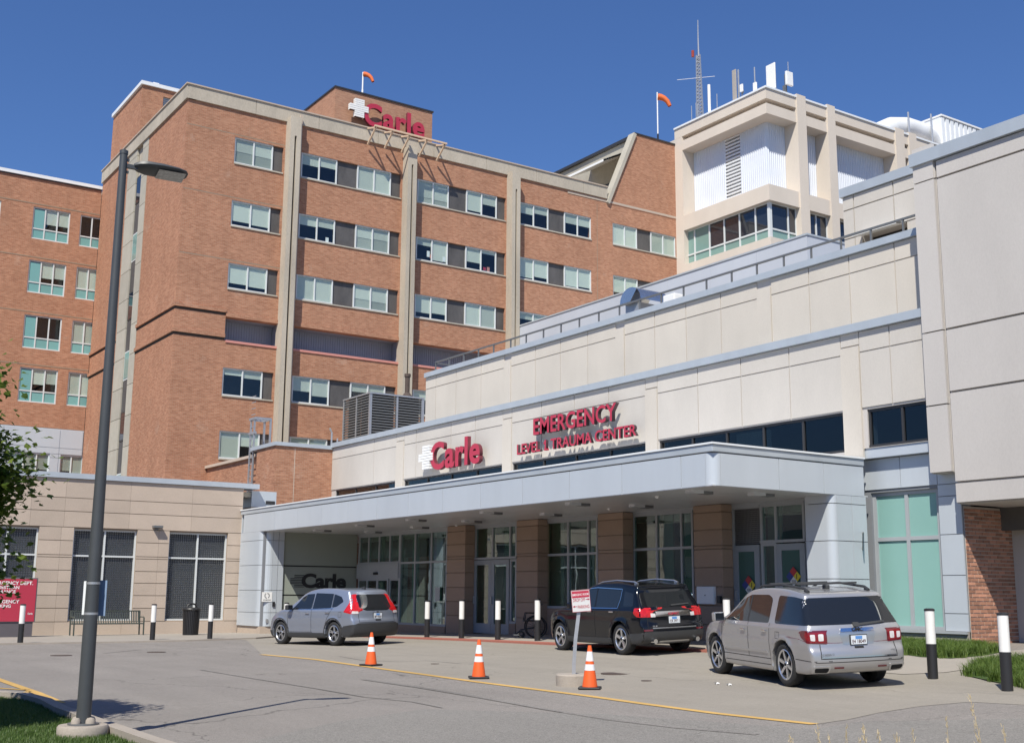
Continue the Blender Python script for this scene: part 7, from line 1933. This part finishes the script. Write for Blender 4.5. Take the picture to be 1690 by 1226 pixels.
for cx_px, cy_px, lab in ((1235.5, 965, 'hazard diamond placard on the left teal door'), (1309.5, 951, 'hazard diamond placard on the right teal door')):
    cyw, czw = hX(cx_px, cy_px, X2-.05); xp_ = X2-.05; q = .235
    t = thing('hazard_diamond', lab+' under the canopy', 'sign', (0,0,0))
    for nm, (u, v), col in (('red_quarter',(0,1),(.42,.03,.03)),('blue_quarter',(1,0),(.03,.05,.22)),('yellow_quarter',(-1,0),(.62,.50,.03)),('white_quarter',(0,-1),(.6,.62,.62))):
        mt_ = M.get(nm) or flat(nm, col, .4); M[nm] = mt_; cy_, cz_ = cyw+u*q*.5, czw+v*q*.5; e = q*.49
        mb = MB(); F_ = [(xp_, cy_-e, cz_), (xp_, cy_, cz_-e), (xp_, cy_+e, cz_), (xp_, cy_, cz_+e)]; mb.poly(F_); mb.poly([(x+.004, y, z) for x, y, z in reversed(F_)])
        mb.build(nm, mt_, t)
    decal_text(t, '1', 'X', xp_, cyw-q*.40, czw-.05, .11, .004, 'black', bold=.03); decal_text(t, 'OX', 'X', xp_, cyw+.05, czw-q*.62, .06, .004, 'black', bold=.02)
# bent bar bracket on the right pier
t = thing('wall_bracket', 'thin bent metal bracket on the silver canopy pier', 'bracket', (0,0,0))
P3 = [hY(1411, 879, YC-.12), hY(1425, 879, YC), hY(1424, 907, YC)]
MB().bar((P3[0][0], YC-.35, P3[0][1]), (P3[1][0], YC-.0, P3[1][1]), .012).build('bar', M['steel_dark'], t); MB().bar((P3[0][0], YC-.35, P3[0][1]), (P3[2][0], YC-.0, P3[2][1]), .012).build('bar', M['steel_dark'], t)
# wheelchair
wxp = 20.35; wyp = aY(884, wxp, 1050); wz_ = float(gz(wxp, wyp))+.045
WC = thing('wheelchair', 'black folded wheelchair parked on the pavement behind a bollard', 'wheelchair', (wxp, wyp, wz_), None, math.radians(150))
def ring(cx, cy, cz, R_, r, n=24): return MB().tube([(cx+R_*math.cos(2*math.pi*k/n), cy, cz+R_*math.sin(2*math.pi*k/n)) for k in range(n+1)], r, 6, cap=False)
for sy in (-.27, .27):
    w = ring(0, sy, .31, .30, .022).build('wheel', M['tyre'], WC)
    sp = MB()
    for k in range(8): tt = math.pi*k/8; sp.bar((-.29*math.cos(tt), sy, .31-.29*math.sin(tt)), (.29*math.cos(tt), sy, .31+.29*math.sin(tt)), .003)
    sp.build('spokes', M['black'], w)
    ring(.42, sy*.85, .09, .08, .02, 12).build('caster', M['tyre'], WC)
    MB().tube([(-.18,sy*.9,.95),(-.08,sy*.9,.92),(-.05,sy*.9,.30),(.42,sy*.9,.22),(.55,sy*.9,.08)], .014, 8).build('frame', M['trim'], WC)
    MB().tube([(-.05,sy*.9,.70),(.30,sy*.9,.70),(.34,sy*.9,.50)], .02, 8).build('armrest', M['black'], WC)
    MB().box(.50,.66,sy-.07*(1 if sy > 0 else -1)-.06,sy-.07*(1 if sy > 0 else -1)+.06,.07,.09).build('footrest', M['steel_dark'], WC)
MB().box(-.05,.38,-.22,.22,.46,.50).build('seat', M['black'], WC, bevel=.01); MB().box(-.08,-.05,-.22,.22,.50,.88).build('backrest', M['black'], WC, bevel=.01)

# ================================================================ windsocks
M['sock'] = flat('orange_windsock', (.62, .13, .03), .7)
def windsock(pbase, ztop_, d, Ls, label, c):
    t = thing('windsock', label, 'windsock', pbase); h = ztop_-pbase[2]
    MB().tube([(0,0,-.3),(0,0,h*.35)], .06, 8).build('lower_pole', M['white'] if c else M['black'], t); MB().tube([(0,0,h*.35),(0,0,h)], .045, 8).build('upper_pole', M['white'], t)
    P = [Vector((0,0,h*.93))+rtv*(.05+Ls*u)+Vector((0,0,-Ls*dz))-fwv*.1*u for u, dz in ((0,0),(.25,.05),(.5,.17),(.75,.42),(.95,.85))]
    MB().tube(P, [d,d*.92,d*.8,d*.7,d*.55], 12, cap=False).build('sock', M['sock'], t, smooth=True)
    MB().tube([P[0]+Vector((0,0,d)), P[0]-Vector((0,0,d))], .03, 6).build('ring', M['steel_dark'], t)
x, z = hY(598, 157, YP+.8); windsock((x, YP+.8, pz+.05), hY(600, 120, YP+.8)[1], .16, .62, 'orange windsock on a white pole above the big roof sign', 1)
x, z = hY(1086, 238, YM+2); windsock((x, YM+2, wz[1]-.1), hY(1085, 153, YM+2)[1], .24, .85, 'brighter orange windsock on the pole beside the cream concrete tower', 0)

# ================================================================ vegetation
def leaf_mat(name, c1, c2, tr=.35):
    mt, nt, b = _nt(name); N = nt.nodes; L = nt.links
    geo = N.new('ShaderNodeNewGeometry'); cr = N.new('ShaderNodeMix'); cr.data_type = 'RGBA'
    cr.inputs[6].default_value = (*c1, 1); cr.inputs[7].default_value = (*c2, 1); L.new(geo.outputs['Random Per Island'], cr.inputs[0])
    b.inputs['Roughness'].default_value = .5; b.inputs['Specular IOR Level'].default_value = .35; L.new(cr.outputs[2], b.inputs['Base Color'])
    t = N.new('ShaderNodeBsdfTranslucent'); hs = N.new('ShaderNodeHueSaturation'); hs.inputs['Value'].default_value = 1.6; L.new(cr.outputs[2], hs.inputs['Color']); L.new(hs.outputs[0], t.inputs[0])
    mx = N.new('ShaderNodeMixShader'); mx.inputs[0].default_value = tr; out = [n for n in N if n.type == 'OUTPUT_MATERIAL'][0]
    L.new(b.outputs[0], mx.inputs[1]); L.new(t.outputs[0], mx.inputs[2]); L.new(mx.outputs[0], out.inputs['Surface']); return mt
M['leaf'] = leaf_mat('maple_leaf', (.04,.085,.012), (.15,.20,.035))
M['blade'] = leaf_mat('lawn_blade', (.045,.095,.018), (.11,.16,.04), .25)
M['lily'] = leaf_mat('liriope_blade', (.05,.10,.018), (.15,.21,.045), .3)
M['bark'] = mat('grey_brown_bark', (.11,.085,.065), .9, n1=.25, s1=6, n2=.25, s2=30, bump=.6, stretch=(1,1,.25))
M['straw'] = leaf_mat('dry_straw', (.42,.34,.20), (.60,.50,.32), .3)
def blades(name, pts, hgt, wid, mt, lean=.35, segs=2, base=0.):
    V, F = [], []
    for (x, y) in pts:
        a = rng.uniform(0, 2*math.pi); hh = hgt*rng.uniform(.6, 1.2); w = wid*rng.uniform(.7, 1.3); dx, dy = math.cos(a), math.sin(a); ln_ = lean*hh*rng.uniform(.2, 1.3)
        z = float(gz(x, y))+base; n0 = len(V)
        for k in range(segs+1):
            t = k/segs; ww = w*(1-t*.85); ox = ln_*t*t; zz = hh*(t-.28*t*t*min(1, lean*1.2))
            V.append((x+dx*ox-dy*ww/2, y+dy*ox+dx*ww/2, z+zz)); V.append((x+dx*ox+dy*ww/2, y+dy*ox-dx*ww/2, z+zz))
        for k in range(segs): q = n0+2*k; F.append((q, q+1, q+3, q+2))
    me = bpy.data.meshes.new(name); me.from_pydata(V, [], F); me.materials.append(M[mt]); me.update(); o = link(name, me); o['kind'] = 'stuff'; return o
def scatter(P, n, edge=None):
    x0, x1 = min(p[0] for p in P), max(p[0] for p in P); y0, y1 = min(p[1] for p in P), max(p[1] for p in P); out = []
    while len(out) < n:
        x, y = rng.uniform(x0, x1), rng.uniform(y0, y1)
        if inpoly(x, y, P): out.append((x, y))
    return out
vis = isl[:-1] + [G(330,1300), G(-60,1300)]
o = blades('lawn_grass', scatter(vis, 42000), .042, .007, 'blade', .5, 1, .05); o['label'] = 'short mown green grass covering the lamp island'
bed1 = [G(1478,1079), G(1520,1085), G(1570,1087.5), G(1620,1083), G(1655,1077), (XT-.15, YQ-.25), (XT-.08, yb1-.2), (20.4, yb1-.4)]
struct(sheet('planting_bed', bed1, .02, M['grass_soil'], h=.4))
def clumps(P, n, k): 
    out = []
    for (x, y) in scatter(P, n):
        for _ in range(k): out.append((x+rng.normal(0,.05), y+rng.normal(0,.05)))
    return out
o = blades('liriope_bed', clumps(bed1, 420, 42), .25, .015, 'lily', .75, 3, .0); o['label'] = 'arching green ornamental grass below the teal glass bay'
bed2 = [G(1592,1112), G(1618,1100), G(1660,1094), G(1790,1090), G(1820,1135), G(1700,1137), G(1640,1126), G(1605,1118)]
struct(sheet('planting_bed', bed2, .02, M['grass_soil'], h=.4))
o = blades('liriope_bed', clumps(bed2, 360, 42), .25, .014, 'lily', .75, 3, .0); o['label'] = 'arching green ornamental grass around the bollard at the right edge'
# dry stalks near the viewer
stk = [(1600.5,1147.5,6.2,26),(1561,1182,6.0,6),(1656,1196,6.3,4),(1505,1200,5.8,12),(1424,1193,5.6,10),(1396,1199,5.5,6),(1449,1203,5.9,12),(1349,1196,5.4,10),(1480,1211,5.9,4),(1369,1214,5.5,4),(1304,1216,5.3,5),(1417,1216,5.5,4)]
STL = ['tallest dry feathery grass stalk at the bottom edge, far right but one', 'second tallest dry grass stalk, left of the tallest one', 'dry grass stalk farthest right at the bottom edge',
 'dry grass stalk second left of the tallest, its head just in frame', 'dry grass stalk tip below the end of the yellow line, in the tight cluster', 'dry grass stalk tip left in the tight cluster below the silver suv', 'dry grass stalk tip closing the tight cluster on its right',
 'dry grass stalk second from the left, taller than its neighbours', 'lowest dry grass tip just right of the tight cluster', 'low dry grass tip between the second stalk and the tight cluster', 'dry grass stalk farthest left at the bottom edge', 'lowest dry grass tip in the middle of the tight cluster']
for i, (px, py, dd, lean_) in enumerate(stk):
    r_ = _ray(px, py); p = Vector(tuple(CAM+r_*(dd/FPX))); base = p+rtv*(.004*lean_)*1.2; zg = float(gz(base.x, base.y)); base.z = zg
    t = thing('grass_stalk', STL[i], 'grass stalk', base, 'dry grass stalks in the foreground')
    L_ = p-base; mid = L_*.55+rtv*.01*lean_/10
    MB().tube([(0,0,0), tuple(mid), tuple(L_)], [.0035,.0025,.0012], 5).build('stem', M['straw'], t)
    b = MB()
    for k in range(46 if i == 0 else 26):
        u = random.uniform(.72, 1.0) if i else random.uniform(.70, 1.0); c = L_*u + rtv*random.gauss(0,.006)+fwv*random.gauss(0,.006)
        dv = (L_.normalized()+rtv*random.uniform(-.5,.5)+fwv*random.uniform(-.5,.5)).normalized()*random.uniform(.012,.028)
        e = rtv*.0022; b.quad(tuple(c-e), tuple(c+e), tuple(c+dv+e*.4), tuple(c+dv-e*.4))
    b.build('seed_head', M['straw'], t)['kind'] = 'stuff'
# tree at the left edge
TR = Vector((1.50, 14.6, float(gz(1.50, 14.6))))
TREE = thing('maple_tree', 'small leafy green maple tree whose crown enters at the left edge', 'tree', TR)
trk = MB().tube([(0,0,0),(.03,0,.8),(.0,.05,1.7),(.08,.06,2.6),(.10,.05,3.7)], [.11,.085,.07,.05,.02], 10).build('trunk', M['bark'], TREE, smooth=True)
cl = []
zlo, zhi = 1.40, 4.30
def crown_r(z): 
    t = (z-zlo)/(zhi-zlo); return 1.60*math.sin(math.pi*min(1, max(0, t*.86+.12)))**.55*(1.06-.25*t)
for k in range(112):
    z = random.uniform(zlo+.1, zhi-.1); a = random.uniform(0, 2*math.pi); R_ = crown_r(z)*.92*random.uniform(.25, 1.0)**.5
    tip = Vector((R_*math.cos(a), R_*math.sin(a), z)); root = Vector((.03, .03, max(1.3, z-.7*R_-.2)))
    MB().tube([root, (root+tip)/2+Vector((0,0,.08)), tip], [.022,.014,.005], 6).build('limb', M['bark'], TREE)
    cl.append(tip); cl.append(root*.35+tip*.65+Vector((random.gauss(0,.15),random.gauss(0,.15),random.gauss(0,.15))))
V, F = [], []
for c in cl:
    cr_ = random.uniform(.22, .42)
    for _ in range(random.randint(240, 360)):
        p = c+Vector((random.gauss(0,cr_*.6), random.gauss(0,cr_*.6), random.gauss(0,cr_*.45)))
        if p.z < zlo-.1: continue
        n = Vector((random.gauss(0,.6), random.gauss(0,.6), 1)).normalized(); u = n.orthogonal().normalized(); u.rotate(Matrix.Rotation(random.uniform(0, 6.28), 3, n)); v = n.cross(u); s_ = random.uniform(.036, .058); k0 = len(V)
        for (a_, b_) in ((-1.0,0),(-.35,-.62),(.25,-.75),(.35,-.25),(1.1,0),(.35,.25),(.25,.75),(-.35,.62)): V.append(tuple(p+u*a_*s_+v*b_*s_+n*(abs(b_)*s_*.25)))
        F.append(tuple(range(k0, k0+8)))
me = bpy.data.meshes.new('foliage'); me.from_pydata(V, [], F); me.materials.append(M['leaf']); me.update(); o = link('foliage', me, TREE); o['kind'] = 'stuff'
print('leaves', len(F))
